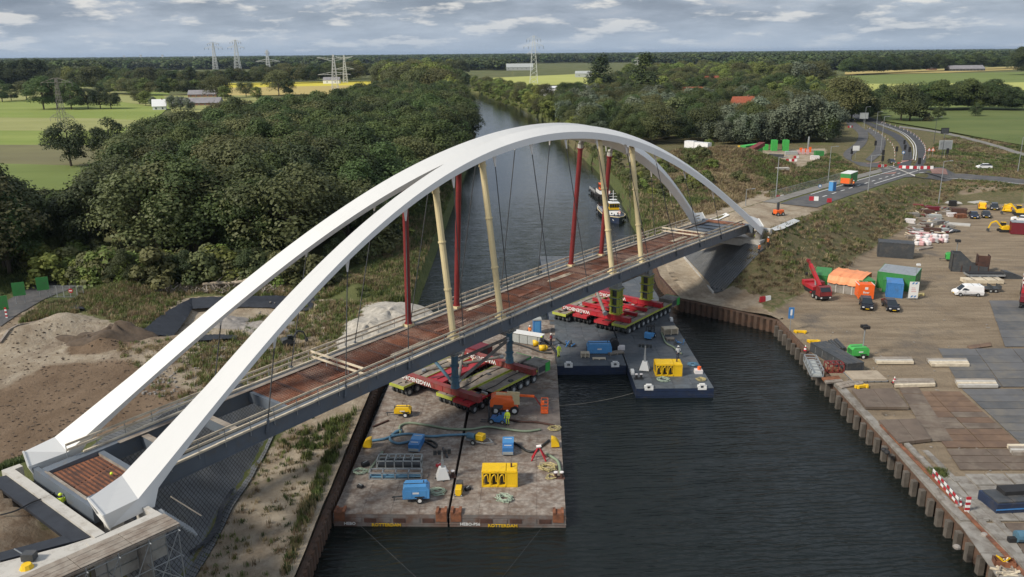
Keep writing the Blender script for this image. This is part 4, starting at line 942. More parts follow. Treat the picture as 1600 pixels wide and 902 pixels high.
# ------------------------------------------------------------------ self propelled transporters, in rows along the bridge axis
SP_L = []
wheel_me = {}
def wheel(r, loc, axis_rz, rim, rad=.5):
    key = rim
    if key not in wheel_me:
        t = MB().cyl((0, -.15, 0), (0, .15, 0), rad, n=12).build('wheel', MT['black'] if rim == 'galv' else MT['darkgrey'], r)
        h = MB().cyl((0, -.17, 0), (0, .17, 0), rad * .55, n=8).build('rim', MT[rim], t); wheel_me[key] = (t.data, h.data)
        t.location = loc; t.rotation_euler = (0, 0, axis_rz); return
    t = share('wheel', wheel_me[key][0], r, loc, (0, 0, axis_rz)); share('rim', wheel_me[key][1], t, (0, 0, 0))
def spmt(label, s, t, n, col, rim='grey', ppu=None, z=BZ, deckm='plank', g='self propelled transporter rows under the bridge'):
    p = bw(s, t, z); r = thing('transporter', label, 'transporter', p, BTH, g); l = n * 1.4; w = 2.43
    MB().box(0, l, 0, w, 1.2, 1.48).build('platform', MT[deckm] if col == 'lime' else MT[col], r)
    for y in (-.06, w): MB().box(-.1, l + .1, y, y + .07, 1.28, 1.53).build('side_beam', MT[col], r)
    MB().box(-.16, -.1, -.06, w + .07, 1.1, 1.5).build('end_beam', MT[col], r)
    for i in range(n):
        x = .7 + i * 1.4; ar = MB()
        for y in (.55, w - .55): ar.bar((x, y, 1.25), (x + .3, y, .5), .25, .3)
        ar.build('axle_arm', MT['darkgrey'], r)
        for y in (.06, .78, w - .78, w - .06): wheel(r, (x + .1, y, .5), random.uniform(-.08, .08), rim)
    rr = random.Random(label)
    for k in range(n):
        if rr.random() < .6: MB().cb(rr.uniform(.5, l - .5), rr.uniform(.4, w - .4), 1.48, rr.uniform(.3, 1.1), rr.uniform(.2, .6), rr.uniform(.06, .3), rr.uniform(0, 3)).build('deck_gear', MT[rr.choice(['plank', 'darkgrey', 'grey', 'rustdark', 'timber'])], r)
    MB().tube([(.2, w * .5, 1.52), (l * .3, w * .42, 1.54), (l * .6, w * .6, 1.52), (l - .2, w * .5, 1.53)], .05, 5, 5).build('hydraulic_hose', MT['black'], r)
    if ppu:
        q = MB().box(l + .3, l + 2.9, .0, w, .7, 1.95).build('power_pack', MT['concd'] if ppu == 'g' else MT['maroon'], r); MB().box(l + 2.84, l + 2.9, -.05, w + .05, .68, 1.98).box(l + 1.9, l + 2.9, -.05, 0, .7, 1.9).build('end_panel', MT['brightgreen' if ppu == 'g' else 'maroon'], q)
        MB().box(l + 2.9, l + 2.93, .2, 1.0, .95, 1.75).box(l + 2.9, l + 2.93, 1.2, 2.2, .95, 1.75).box(l + .5, l + 2.7, -.03, 0, .95, 1.7).build('grille', MT['darkgrey'], q)
        MB().box(l, l + .3, .8, 1.6, .95, 1.25).build('coupling', MT['darkgrey'], r)
    return r
def beam(label, s, t0, t1, z, mat, txt=None, tpos=0, w=.8, h=.75):
    p = bw(s, t0, z); r = thing('load_spreader_beam', label, 'steel beam', p, BTH, None); l = t1 - t0
    MB().box(-w / 2, w / 2, 0, l, 0, .06).box(-w / 2, w / 2, 0, l, h - .06, h).box(-w / 2 + .06, -w / 2 + .1, .03, l - .03, .06, h - .06).box(w / 2 - .1, w / 2 - .06, .03, l - .03, .06, h - .06).build('box_girder', MT[mat], r)
    st_ = MB()
    for k in range(int(l / 1.4)): st_.box(-w / 2, w / 2, k * 1.4 + .1, k * 1.4 + .14, .06, h - .06)
    st_.build('stiffener', MT[mat], r)
    if txt:
        text('painted_name', txt, .78, MT['white'], r, (-w / 2 - .01, tpos, h * .5), (R(90), R(180), R(-90)))
    return r
# left set on the brown barges
spmt('yellow-green transporter row with green power pack beside the orange boom lift', 44.2, 4.0, 7, 'lime', 'grey', 'g')
spmt('red transporter end with white hubs in front of the yellow power container', 41.0, 4.0, 3, 'red', 'galv', g=None)
spmt('second yellow-green transporter row under the blue props', 41.2, 6.9, 9, 'lime', 'grey', 'g')
spmt('red transporter row under the bridge girder on the brown barge', 44.0, 11.0, 7, 'red', 'galv')
spmt('yellow-green transporter row farthest from the camera on the brown barge', 40.0, 13.8, 10, 'lime', 'grey', 'm')
beam('brownish red spreader beam with white lettering nearest on the brown barges', 42.0, 3.2, 15.6, BZ + 1.55, 'redbeam', 'WAGENBORG', 7.6 + 2.5)
beam('brownish red spreader beam with white lettering farther back on the brown barges', 52.6, 3.2, 15.6, BZ + 1.55, 'redbeam', 'WAGENBORG', 7.6 + 1.0)
# right set on the slate barges
spmt('yellow-green transporter row with green power pack on the slate barge by the forklift', 76.4, 4.0, 10, 'lime', 'grey', 'g')
spmt('red transporter row beside the yellow-green crib towers on the slate barge', 76.0, 6.9, 9, 'red', 'galv')
spmt('red transporter row with white hubs at the left of the slate barge', 76.6, 11.2, 9, 'red', 'galv')
spmt('yellow-green transporter row at the left edge of the slate barge', 75.6, 14.4, 9, 'lime', 'grey', 'm')
beam('bright red spreader beam with white lettering nearest on the slate barges', 77.8, 4.2, 16.4, BZ + 1.55, 'red', 'WAGENBORG', 9.5)
beam('bright red spreader beam with white lettering farther back on the slate barges', 87.4, 4.0, 16.4, BZ + 1.55, 'red', 'WAGENBORG', 9.0)
for i, (s, t) in enumerate(((81.2, 7.0), (84.2, 7.0))):
    beam(['short red cross beam lying between the crib towers, the nearer', 'short red cross beam lying between the crib towers, the farther'][i], s, 5, 15, BZ + 1.55, 'red', w=.5, h=.5)
# blue tubular props on the left set, joined by braces
def bprop(label, s, t, zt=9.4):
    z0 = BZ + 2.3; r = thing('support_prop', label, 'prop', bw(s, t, z0), BTH, None); h = zt - z0; hb = 4.2
    MB().cyl((0, 0, 0), (0, 0, hb), .42, n=12).build('tube', MT['bluesteel'], r)
    f = MB()
    for z in (0, 1.3, 2.7, hb - .12): f.cyl((0, 0, z), (0, 0, z + .14), .56, n=12)
    f.cyl((0, 0, .1), (0, 0, .7), .52, n=12); f.build('flange', MT['bluesteel'], r)
    MB().box(-.7, .7, -.6, .6, hb, hb + .12).box(-.42, .42, -.42, .42, hb + .12, h).box(-.6, .6, -1.2, -.4, hb + .5, hb + 1.4).build('head_beam', MT['grey'], r)
    return r
bprop('blue tubular prop standing on the nearest red beam left of the boom lift', 42.2, 7.3); bprop('blue tubular prop standing on the farther red beam by the grey box beam', 52.6, 7.3)
def brace(label, a, b, r_, m):
    o = thing('brace', label, 'brace', (0, 0, 0)); A = bw(*a); B = bw(*b); d = (B - A).normalized()
    MB().cyl(A, B, r_, n=8).build('tube', MT[m], o); MB().cyl(A - d * .1, A + d * .35, r_ * 1.35, n=8).cyl(B - d * .35, B + d * .1, r_ * 1.35, n=8).build('sleeve', MT['galv'], o)
brace('level grey tube brace between the two blue props', (42.6, 7.3, 7.0), (52.2, 7.3, 7.0), .2, 'concd')
brace('slanting grey tube brace from the foot of the near prop up to the far one', (42.7, 7.3, 4.2), (52.2, 7.3, 6.7), .2, 'concd')
brace('slanting dark blue tube brace left of the near blue prop', (42.0, 7.6, 4.3), (42.0, 13.8, 8.8), .2, 'bluesteel')
brace('grey tube brace reaching back from the far blue prop', (52.4, 7.6, 7.4), (50.0, 13.8, 8.6), .2, 'concd')
brace('grey tube brace lying low behind the nearest red beam', (43.4, 8.0, 3.6), (50.8, 13.5, 5.0), .2, 'concd')
brace('grey tube brace crossing low towards the far red beam', (43.0, 13.5, 4.0), (52.0, 8.0, 4.4), .2, 'concd')
# climbing crib towers on the right set
def tower(label, s, t):
    z0 = BZ + 2.3; r = thing('crib_tower', label, 'jacking tower', bw(s, t, z0), BTH, None); n = 3; hh = 1.3
    for k in range(n):
        z = k * hh
        for x in (-.55, 0, .55):
            for y in (-.6, .6): MB().cyl((x, y, z + .12), (x, y, z + hh - .14), .2, n=8).build('crib_barrel', MT['lime'], r)
        MB().box(-.85, .85, -.9, .9, z, z + .1).build('crib_plate', MT['lime'], r); MB().box(-.8, .8, -.85, .85, z + hh - .12, z + hh - .02).build('crib_plate', MT['bluesteel'], r)
        MB().box(-.4, .4, -.4, .4, z + .1, z + hh - .12).build('core', MT['darkgrey'], r)
    MB().box(-.9, .9, -.9, .9, n * hh, n * hh + .1).build('cap', MT['lime'], r)
    MB().box(-.55, .55, -.6, .6, n * hh + .1, 6.1).box(-.8, .8, -.8, .8, n * hh + .1, n * hh + .35).build('head_beam', MT['grey'], r)
tower('yellow-green crib tower nearer the blue forklift', 78.6, 7.2); tower('yellow-green crib tower farther right by the quay wall', 88.0, 7.2)
brace('grey tube brace between the two crib towers', (79.2, 7.2, 8.2), (87.4, 7.2, 8.2), .22, 'concd')
brace('thick grey tube brace lying slantwise left of the near crib tower', (76.6, 7.9, 3.9), (82.5, 13.5, 5.6), .26, 'concd')
# ------------------------------------------------------------------ people
def person(label, p, rz=0, vest='hiviz', legs='clothnavy', helmet='white', lean=0.0, arm=0.35, crouch=0.0):
    """one continuous skinned body; vest, trousers, helmet and boots as its clothing"""
    r = thing('person', label, 'person', p, rz)
    k = 1 - crouch * .35; hip = .93 * k; sh = hip + .52; nk = sh + .07; hd = sh + .25; f = lean
    V = [(0, 0, hip), (0, f * .2, hip + .25), (0, f * .45, sh), (0, f * .55, nk + .04), (0, f * .6, hd),
         (.20, f * .45, sh - .02), (.27, f * .4 + arm * .25, sh - .28), (.24, f * .4 + arm * .9, sh - .45), (.23, f * .4 + arm * 1.1, sh - .5),
         (-.20, f * .45, sh - .02), (-.27, f * .4 + arm * .1, sh - .3), (-.26, f * .4 + arm * .5, sh - .52), (-.25, f * .4 + arm * .65, sh - .58),
         (.10, 0, hip - .04), (.12, .06 + crouch * .3, hip * .53), (.12, -.03, .09), (.12, .1, .04),
         (-.10, 0, hip - .04), (-.12, -.04 + crouch * .25, hip * .53), (-.13, -.12, .09), (-.13, .02, .04)]
    E = [(0, 1), (1, 2), (2, 3), (3, 4), (2, 5), (5, 6), (6, 7), (7, 8), (2, 9), (9, 10), (10, 11), (11, 12), (0, 13), (13, 14), (14, 15), (15, 16), (0, 17), (17, 18), (18, 19), (19, 20)]
    RR = [.15, .15, .17, .06, .10, .075, .05, .04, .035, .075, .05, .04, .035, .10, .065, .05, .04, .10, .065, .05, .04]
    me = bpy.data.meshes.new('body'); me.from_pydata(V, E, []); me.materials.append(MT[legs]); me.skin_vertices or me.update()
    o = bpy.data.objects.new('body', me); COL.objects.link(o); o.parent = r
    sk = o.modifiers.new('skin', 'SKIN')
    for i, sv in enumerate(me.skin_vertices[0].data): sv.radius = (RR[i], RR[i] * (.75 if i < 3 else 1)); sv.use_root = (i == 0)
    ss = o.modifiers.new('sub', 'SUBSURF'); ss.levels = 1; ss.render_levels = 1
    MB().cyl((0, 0, hip - .02), (0, f * .45, sh + .04), .20, .215, n=10).cyl((.2, f * .45, sh + .02), (.28, f * .4 + arm * .25, sh - .28), .095, .075, n=8).cyl((-.2, f * .45, sh + .02), (-.28, f * .4 + arm * .1, sh - .3), .095, .075, n=8).build('safety_vest', MT[vest], r)
    MB().cyl((0, f * .12, hip + .18), (0, f * .15, hip + .23), .214, n=10).build('reflective_band', MT['grey'], r)
    hdm = MB().sphere((0, f * .62, hd), .105, 10, 8, 1.2).box(-.015, .015, f * .62 + .09, f * .62 + .13, hd - .03, hd + .01).build('head', MT['skin'], r)
    hm = MB().sphere((0, f * .6, hd + .06), .135, 10, 6, .8).cyl((0, f * .6 + .02, hd + .03), (0, f * .6 + .02, hd + .05), .16, n=12).build('helmet', MT[helmet], r)
    for x in (.22, -.24):
        y = f * .4 + arm * (1.1 if x > 0 else .65); z = sh - (.5 if x > 0 else .58); hb = MB().box(x - .04, x + .04, y, y + .09, z - .05, z)
        for q in range(4): hb.bar((x - .03 + q * .02, y + .09, z - .02), (x - .03 + q * .02, y + .17 - abs(q - 1.5) * .02, z - .05), .016)
        hb.bar((x + (.04 if x < 0 else -.04), y + .03, z - .02), (x + (.07 if x < 0 else -.07), y + .09, z - .04), .018); hb.build('hand', MT['skin'], r)
    for x in (.12, -.13): MB().box(x - .05, x + .05, -.08 if x > 0 else -.17, .18 if x > 0 else .1, 0, .1).build('boot', MT['black'], r)
    return r
def onb(px, py, z=BZ): return at(px, py, z)

# ------------------------------------------------------------------ machines
def wheelset(r, xs, ys, rad, w=.22, rim='grey', name='wheel'):
    for x in xs:
        for y in ys:
            t = MB().cyl((x, y - w / 2, rad), (x, y + w / 2, rad), rad, n=16).build(name, MT['black'], r)
            MB().cyl((x, y - w / 2 - .01, rad), (x, y + w / 2 + .01, rad), rad * .55, n=10).build('rim', MT[rim], t)
def generator(label, p, rz, l=2.6, w=1.3, h=1.35, col='lightblue', trailer=True, cat='generator'):
    r = thing('generator', label, cat, p, rz); z = .5 if trailer else .12
    b = MB(); b.side([(-l / 2, z), (l / 2, z), (l / 2, z + h * .72), (l / 2 - .25, z + h), (-l / 2 + .25, z + h), (-l / 2, z + h * .72)], -w / 2, w / 2); b.build('canopy', MT[col], r, bevel=.03)
    d = MB()
    for i in range(3): x = -l / 2 + .2 + i * (l - .4) / 3; d.box(x, x + (l - .4) / 3 - .06, -w / 2 - .025, -w / 2, z + .1, z + h * .68)
    d.build('side_door', MT[col], r); g = MB()
    for i in range(6): g.box(-l / 2 - .02, -l / 2, -w / 2 + .15, w / 2 - .15, z + .15 + i * .11, z + .2 + i * .11)
    g.build('radiator_grille', MT['black'], r); MB().box(-.3, .3, -w / 2 - .035, -w / 2 - .02, z + h * .4, z + h * .55).build('label_plate', MT['white'], r)
    MB().cyl((l / 2 - .5, .2, z + h), (l / 2 - .5, .2, z + h + .22), .05, n=8).build('exhaust', MT['darkgrey'], r)
    MB().box(-l / 2 + .05, l / 2 - .05, -.02, .02, z + h, z + h + .06).build('lifting_bar', MT['darkgrey'], r)
    if trailer:
        MB().box(-l / 2, l / 2 + .1, -w / 2 + .1, w / 2 - .1, z - .12, z).bar((-l / 2, 0, z - .05), (-l / 2 - 1.1, 0, z - .15), .1).cyl((-l / 2 - .9, 0, 0), (-l / 2 - .9, 0, .5), .05, n=6).build('chassis', MT['darkgrey'], r)
        wheelset(r, (.35,), (-w / 2 - .05, w / 2 + .05), .33, .2, 'white')
        for y in (-w / 2 - .05, w / 2 + .05): MB().box(-.1, .8, y - .12, y + .12, .68, .72).build('mudguard', MT['black'], r)
    else: MB().box(-l / 2 - .05, l / 2 + .05, -w / 2, w / 2, 0, .12).build('skid', MT['darkgrey'], r)
    return r
def container(label, p, rz, l=6.06, w=2.44, h=2.59, col='green', roof=None, doors='x1', name='container', open_=False):
    r = thing(name, label, 'container', p, rz); roof = roof or col
    MB().box(0, l, 0, w, .14, h - .06).build('body', MT[col], r)
    rb = MB(); n = int(l / .28)
    for i in range(n): x = .15 + i * (l - .3) / n; rb.box(x, x + .13, -.035, 0, .2, h - .12).box(x, x + .13, w, w + .035, .2, h - .12)
    rb.build('corrugation', MT[col], r)
    rt = MB(); rt.box(.02, l - .02, .02, w - .02, h - .06, h); k = int(l / .6)
    for i in range(k): x = .2 + i * (l - .4) / k; rt.box(x, x + .3, .1, w - .1, h, h + .025)
    rt.build('roof', MT[roof], r)
    f = MB()
    for x in (0, l):
        for y in (0, w): f.box(x - .06, x + .06, y - .06, y + .06, 0, h + .01)
        f.box(x - .05, x + .05, 0, w, h - .12, h - .005).box(x - .05, x + .05, 0, w, .0, .13)
    for y in (0, w): f.box(0, l, y - .05, y + .05, .0, .13).box(0, l, y - .05, y + .05, h - .1, h - .005)
    f.build('frame', MT[col], r)
    xe = l if doors == 'x1' else 0; sg = 1 if doors == 'x1' else -1
    for y0, y1 in ((.1, w / 2 - .02), (w / 2 + .02, w - .1)):
        d = MB().box(min(xe + sg * .05, xe + sg * .09), max(xe + sg * .05, xe + sg * .09), y0, y1, .2, h - .18).build('door', MT[col], r)
        for fy in (.3, .7): y = y0 + (y1 - y0) * fy; MB().cyl((xe + sg * .12, y, .2), (xe + sg * .12, y, h - .2), .025, n=6).build('lock_rod', MT['galv'], d)
    return r
def skid_box(label, p, rz, l=4.2, w=1.9, h=2.0, col='yellow', openfront=True, name='power_container'):
    """steel frame box, open bays in front with machinery inside"""
    r = thing(name, label, 'equipment', p, rz); a = .14
    f = MB()
    for x in (0, l * .22, l * .45, l * .68, l):
        for y in (0, w): f.box(x - a / 2, x + a / 2, y - a / 2, y + a / 2, 0, h)
    for y in (0, w): f.box(0, l, y - a / 2, y + a / 2, 0, .18).box(0, l, y - a / 2, y + a / 2, h - .16, h - .01)
    for x in (0, l): f.box(x - a / 2, x + a / 2, 0, w, 0, .16).box(x - a / 2, x + a / 2, 0, w, h - .14, h - .01)
    f.build('frame', MT[col], r)
    MB().box(0, l * .68, 0, w, h, h + .06).box(l * .68 + .06, l, 0, w, h, h + .05).build('roof', MT[col], r)
    MB().box(l * .7, l - .08, -.03, w, .18, h - .05).build('cabinet', MT[col], r)
    MB().box(.05, l * .68, w - .06, w - .02, .1, h - .1).box(.05, l * .68, .05, w - .05, .1, .16).build('panel', MT[col], r)
    for i, x in enumerate((.11, .34, .57)):
        MB().box(l * x - .3, l * x + .3, .3, w - .3, .16, .9 + .2 * (i % 2)).cyl((l * x - .2, .35, 1.2), (l * x + .25, .35, 1.2), .22, n=8).build('engine', MT['darkgrey' if i != 1 else 'black'], r)
        pts = [(l * x - .25, .12, .3), (l * x - .2, -.05, 1.1), (l * x + .1, -.02, 1.3), (l * x + .22, .1, .5)]
        MB().tube(pts, .06, 6, 4).build('hose', MT['yellow'], r)
    MB().cyl((l * .84, w / 2, h + .05), (l * .84, w / 2, h + .45), .09, n=8).build('exhaust', MT['rustdark'], r)
    return r
def lamp_tower(label, p, rz, base='white', mast=2.9, col='white'):
    r = thing('light_tower', label, 'light tower', p, rz)
    b = MB(); b.add([(-.65, -.65, .1), (.65, -.65, .1), (.65, .65, .1), (-.65, .65, .1), (-.32, -.32, 1.2), (.32, -.32, 1.2), (.32, .32, 1.2), (-.32, .32, 1.2)], [(3, 2, 1, 0), (4, 5, 6, 7), (0, 1, 5, 4), (1, 2, 6, 5), (2, 3, 7, 6), (3, 0, 4, 7)]); b.build('base', MT[base], r)
    MB().box(-.8, .8, -.06, .06, 0, .1).box(-.06, .06, -.8, .8, 0, .1).build('outrigger', MT['darkgrey'], r)
    MB().box(-.09, .09, -.09, .09, 1.2, mast).box(-.14, .14, -.14, .14, 1.2, 2.0).build('mast', MT['galv'], r)
    MB().box(-.8, .8, -.03, .03, mast - .03, mast + .03).build('crossbar', MT['darkgrey'], r)
    for x in (-.7, -.28, .28, .7): q = MB().box(x - .17, x + .17, -.2, .02, mast - .22, mast + .22).build('lamp', MT['black'], r); MB().box(x - .14, x + .14, -.22, -.2, mast - .18, mast + .18).build('lens', MT['glass'], q)
    return r
def forklift(label, p, rz, col='lightblue'):
    r = thing('forklift', label, 'forklift', p, rz)
    MB().side([(-1.3, .35), (-1.35, 1.15), (-.9, 1.3), (-.3, 1.15), (.1, .8), (.75, .75), (.85, .35)], -.6, .6).build('body', MT[col], r, bevel=.04)
    MB().box(-1.4, -1.05, -.58, .58, .3, 1.0).build('counterweight', MT[col], r)
    c = MB()
    for x, xt in ((-.85, -.7), (.55, .35)):
        for y in (-.52, .52): c.bar((x, y, 1.1), (xt, y, 2.25), .07)
    c.box(-.8, .45, -.56, .56, 2.22, 2.3).build('roll_cage', MT['black'], r) if False else c.box(-.8, .45, -.56, .56, 2.22, 2.3)
    c.build('roll_cage', MT['black'], r); MB().box(-.55, -.1, -.25, .25, 1.05, 1.15).box(-.6, -.5, -.25, .25, 1.1, 1.6).build('seat', MT['black'], r)
    for y in (-.3, .3): MB().box(.95, 1.07, y - .06, y + .06, .1, 2.5).build('mast_rail', MT['darkgrey'], r)
    MB().box(1.07, 1.13, -.55, .55, .2, .75).box(.96, 1.06, -.3, .3, 1.4, 1.5).build('carriage', MT['darkgrey'], r)
    for y in (-.3, .3): MB().box(1.1, 2.2, y - .06, y + .06, .1, .16).build('fork', MT['darkgrey'], r)
    wheelset(r, (.6,), (-.6, .6), .36, .26); wheelset(r, (-.9,), (-.5, .5), .3, .22); r.scale = (.85, .85, .85); return r
def boom_lift(label, p, rz):
    r = thing('boom_lift', label, 'boom lift', p, rz)
    MB().box(-1.5, 1.5, -.85, .85, .5, .9).build('chassis', MT['orange'], r)
    MB().side([(-1.7, .95), (-1.7, 1.75), (-1.2, 2.05), (.7, 2.0), (1.0, 1.6), (1.0, .95)], -1.0, 1.0, [0, 0, .15, .15, 0, 0]).build('turret', MT['orange'], r, bevel=.05)
    wheelset(r, (-1.1, 1.1), (-1.0, 1.0), .5, .36, 'white')
    MB().bar((-1.1, 0, 2.15), (1.5, 0, 2.0), .3, .35).build('lower_boom', MT['cream'], r)
    MB().bar((.2, .0, 2.35), (1.7, .0, 2.25), .22, .25).box(.9, 1.7, -.9, -.75, 1.2, 2.4).build('boom_head', MT['cream'], r)
    MB().bar((1.5, 0, 2.0), (3.4, 0, 1.9), .2, .24).build('upper_boom', MT['orange'], r)
    MB().bar((3.4, 0, 1.9), (4.2, -.1, .7), .1, .12).build('jib', MT['redprop'], r)
    b = MB()
    for x in (4.2, 5.0):
        for y in (-.9, .9): b.box(x - .03, x + .03, y - .03, y + .03, .15, 1.3)
    for z in (.5, .9, 1.28): b.box(4.17, 5.03, -.93, -.87, z, z + .06).box(4.17, 5.03, .87, .93, z, z + .06).box(4.17, 4.23, -.9, .9, z, z + .06).box(4.97, 5.03, -.9, .9, z, z + .06)
    b.box(4.2, 5.0, -.9, .9, .12, .18).build('basket', MT['orange'], r); MB().box(4.25, 4.55, -.3, .3, .9, 1.25).build('control_box', MT['orange'], r); return r

skid_box('large yellow power container with open bays on the front of the brown barges', onb(754, 761), R(-1), 3.35, 1.7, 1.65)
generator('bright blue trailer generator with white wheel at the front of the left brown barge', onb(651, 781), R(3), 2.45, 1.35, 1.2, 'lightblue')
generator('small yellow compressor on wheels near the far end of the left brown barge', onb(630, 650), R(-3), 1.9, .9, .65, 'yellow', True, 'compressor')
generator('long blue generator standing on the shorter slate barge', onb(936, 551), R(-1), 3.4, 1.4, 1.35, 'lightblue', False)
def cabinet(label, p, rz):
    r = thing('control_cabinet', label, 'cabinet', p, rz); MB().box(-.75, .75, -1.6, 1.6, .12, 1.1).build('body', MT['blue'], r, bevel=.03); MB().box(-.77, .77, -.2, 1.62, 1.1, 1.16).build('lid', MT['lightblue'], r)
    MB().box(-.7, .7, -1.68, -1.6, .2, .55).build('base_plate', MT['grey'], r); MB().box(-.6, .6, -1.5, 1.5, 0, .12).build('skid', MT['darkgrey'], r)
    for y in (-1.0, 1.0): MB().bar((-.5, y, 1.16), (.5, y, 1.16), .08).build('lifting_bar', MT['white'], r)
    r.scale = (.78, .78, .85)
cabinet('blue control cabinet with hoses beside it on the left brown barge', onb(651, 699), R(-8)); cabinet('upright blue control cabinet behind the yellow power container', onb(794, 704), R(-1))
lamp_tower('white based light tower with black lamps on the left brown barge', onb(692, 747), R(10)); lamp_tower('white based light tower on the outer slate barge', onb(1007, 578), R(-15), mast=3.4)
forklift('blue forklift facing left between boom lift and hoses on the brown barge', onb(776, 660), R(170), 'blue'); forklift('light blue forklift on the outer slate barge', onb(1016, 528), R(60))
boom_lift('orange boom lift with cream boom and basket resting at the barge edge', onb(790, 642), R(-3))
person('worker in yellow high visibility suit standing beside the blue forklift', onb(793, 664), R(160), legs='hiviz')
person('worker in yellow trousers and white helmet at the left end of the shorter slate barge', onb(873, 558), R(200), legs='hiviz')
person('worker in white helmet behind the yellow pump frame on the outer slate barge', onb(1059, 560), R(180), vest='white')
person('worker in orange jacket beside the blue cabinet behind the grey box beam', onb(828, 527), R(120), vest='hiorange')
person('worker in dark clothes and yellow helmet bending between the yellow buoys', onb(844, 545), R(-60), vest='clothnavy', helmet='hiviz', lean=.4)
person('worker in red jacket and white helmet at the edge of the brown barge', onb(861, 540), R(90), vest='redprop')
p = bw(-3.7, 6.1, 8.6); person('worker in high visibility jacket crouching in the bearing pit behind the end beam', bw(-2.93, 6.1, 8.75), R(20), crouch=.3, lean=.3, helmet='hiviz')
for i, (x, lb, v) in enumerate(((1181, 'worker in yellow vest at the left of the group below the right arch foot', 'hiviz'), (1187, 'worker in orange vest beside the one in yellow below the right arch foot', 'hiorange'), (1200, 'worker in orange vest standing apart from the others on the grassy bank top', 'hiorange'))): person(lb, gp(x, 379, 9), R(180 + 40 * i), vest=v)
skid_box('yellow pump frame with open sides on the outer slate barge', onb(1025, 588), R(-2), 3.3, 2.0, 1.6)

# stacks of steel frames and the hose rack
def frame_stack(label, p, rz, l, w, h, nbay, m, fill=None):
    r = thing('hose_rack' if fill == 'hose' else 'storage_rack', label, 'rack', p, rz)
    for z in (0, h - .1):
        for y in (0, w): MB().box(0, l, y, y + .1, z, z + .1).build('rail', MT[m], r)
    for i in range(nbay + 1):
        x = i * (l - .1) / nbay; b = MB()
        for y in (0, w): b.box(x, x + .1, y, y + .1, 0, h)
        b.box(x, x + .1, 0, w, h - .1, h).box(x, x + .1, 0, w, 0, .1); b.build('bay_post', MT[m], r)
    if fill == 'hose':
        for j in range(5): MB().tube([(.1, .15 + j * .15, .25 + .12 * (j % 2)), (l / 2, .2 + j * .15, .2), (l - .1, .15 + j * .15, .3)], .07, 6, 4).build('hose', MT['hoseb'], r)
    else: MB().box(.15, l - .15, .2, w - .1, .1, .35).build('load', MT[fill or 'plank'], r)
frame_stack('long rack of blue hoses lying in front of the grey steel frames', onb(576, 750), R(-1), 5.3, .9, .75, 4, 'galv', 'hose')
frame_stack('upper grey steel frame of the stack on the left brown barge', onb(588, 733), R(-1), 4.6, 1.5, .9, 5, 'grey', 'darkgrey')
frame_stack('flat grey steel frame lying behind the taller one on the left brown barge', onb(590, 722), R(-1), 4.6, .8, .5, 4, 'grey')
r = thing('box_beam', 'large pale grey steel box beam lying across the brown barge beneath the bridge', 'steel beam', onb(797, 532), R(-27))
MB().box(-.5, 5.2, -.6, .6, .1, 1.5).build('beam', MT['grey'], r); [MB().box(x, x + .1, -.68, -.6, .1, 1.5).build('stiffener', MT['grey'], r) for x in (.4, 1.7, 3.0, 4.6)]; MB().box(-.6, 5.3, -.75, .75, 1.5, 1.58).build('flange', MT['white'], r)
r = thing('toilet_cabin', 'blue cabin with pale roof standing on the brown barge behind the box beam', 'cabin', onb(839, 521), R(4))
MB().box(-.6, .6, -.6, .6, 0, 2.2).build('body', MT['blue'], r); MB().box(-.65, .65, -.65, .65, 2.2, 2.4).build('roof', MT['grey'], r); MB().box(-.4, .4, -.63, -.6, .1, 2.0).build('door', MT['lightblue'], r)
for lb, (x, y) in (('yellow quarter round hose guard at the left edge of the brown barges', (575, 699)), ('yellow quarter round hose guard at the right edge of the brown barges', (867, 698))):
    r = thing('hose_guard', lb, 'hose guard', onb(x, y), R(-2)); n = 8; s_ = -1 if x < 700 else 1
    arc = [(s_ * (-.5 + 1.1 * sin(pi / 2 * i / n)), .2 + 1.1 * cos(pi / 2 * i / n)) for i in range(n + 1)]
    MB().side([(s_ * -.5, .15)] + arc, -.5, .5).build('body', MT['yellow'], r); MB().box(-.4, .3, -.4, .4, 0, .16).build('foot', MT['rust'], r); r.scale = (.8, .8, .85)
for lb, (x, y) in (('yellow buoy lying left of the bending worker on the brown barge', (839, 541)), ('yellow buoy lying right of the bending worker on the brown barge', (849, 549))):
    r = thing('buoy', lb, 'buoy', onb(x, y)); MB().cyl((-.55, 0, .45), (.35, .2, .5), .45, .42, n=12).cyl((.35, .2, .5), (.7, .28, .5), .42, .1, n=12).build('float', MT['yellow'], r, smooth=True); MB().cyl((.7, .28, .5), (.9, .3, .5), .04, n=6).build('eye', MT['darkgrey'], r)
# hoses and ropes lying on the decks
def lying(name, label, cat, px, rad, m, z=BZ, k=8):
    P = [at(a, b, z + rad + .02) for a, b in px]; o = tag(MB().tube(P, rad, 6, k).build(name, MT[m], smooth=True), label, cat); return o
lying('hose', 'long pale green hose snaking across both brown barges', 'hose', [(626, 676), (625, 666), (640, 661), (665, 664), (700, 670), (735, 671), (760, 667), (785, 670), (820, 674), (845, 671)], .13, 'hoseg')
lying('hose', 'blue hose running from the left hose guard to the pump trailer', 'hose', [(580, 689), (600, 686), (615, 681), (640, 678), (670, 682), (700, 680), (735, 679)], .14, 'hoseb')
lying('hose', 'blue hose looping below the other one to the left cabinet', 'hose', [(625, 672), (612, 680), (610, 688), (622, 693), (640, 690), (648, 688)], .14, 'hoseb')
lying('hose', 'short blue hose with dark end at the top of the loop', 'hose', [(613, 681), (619, 674), (628, 673)], .13, 'hoseb')
lying('hose', 'black hose loop right of the left blue cabinet', 'hose', [(664, 690), (672, 694), (680, 699), (682, 694), (674, 689), (664, 688)], .12, 'hosek')
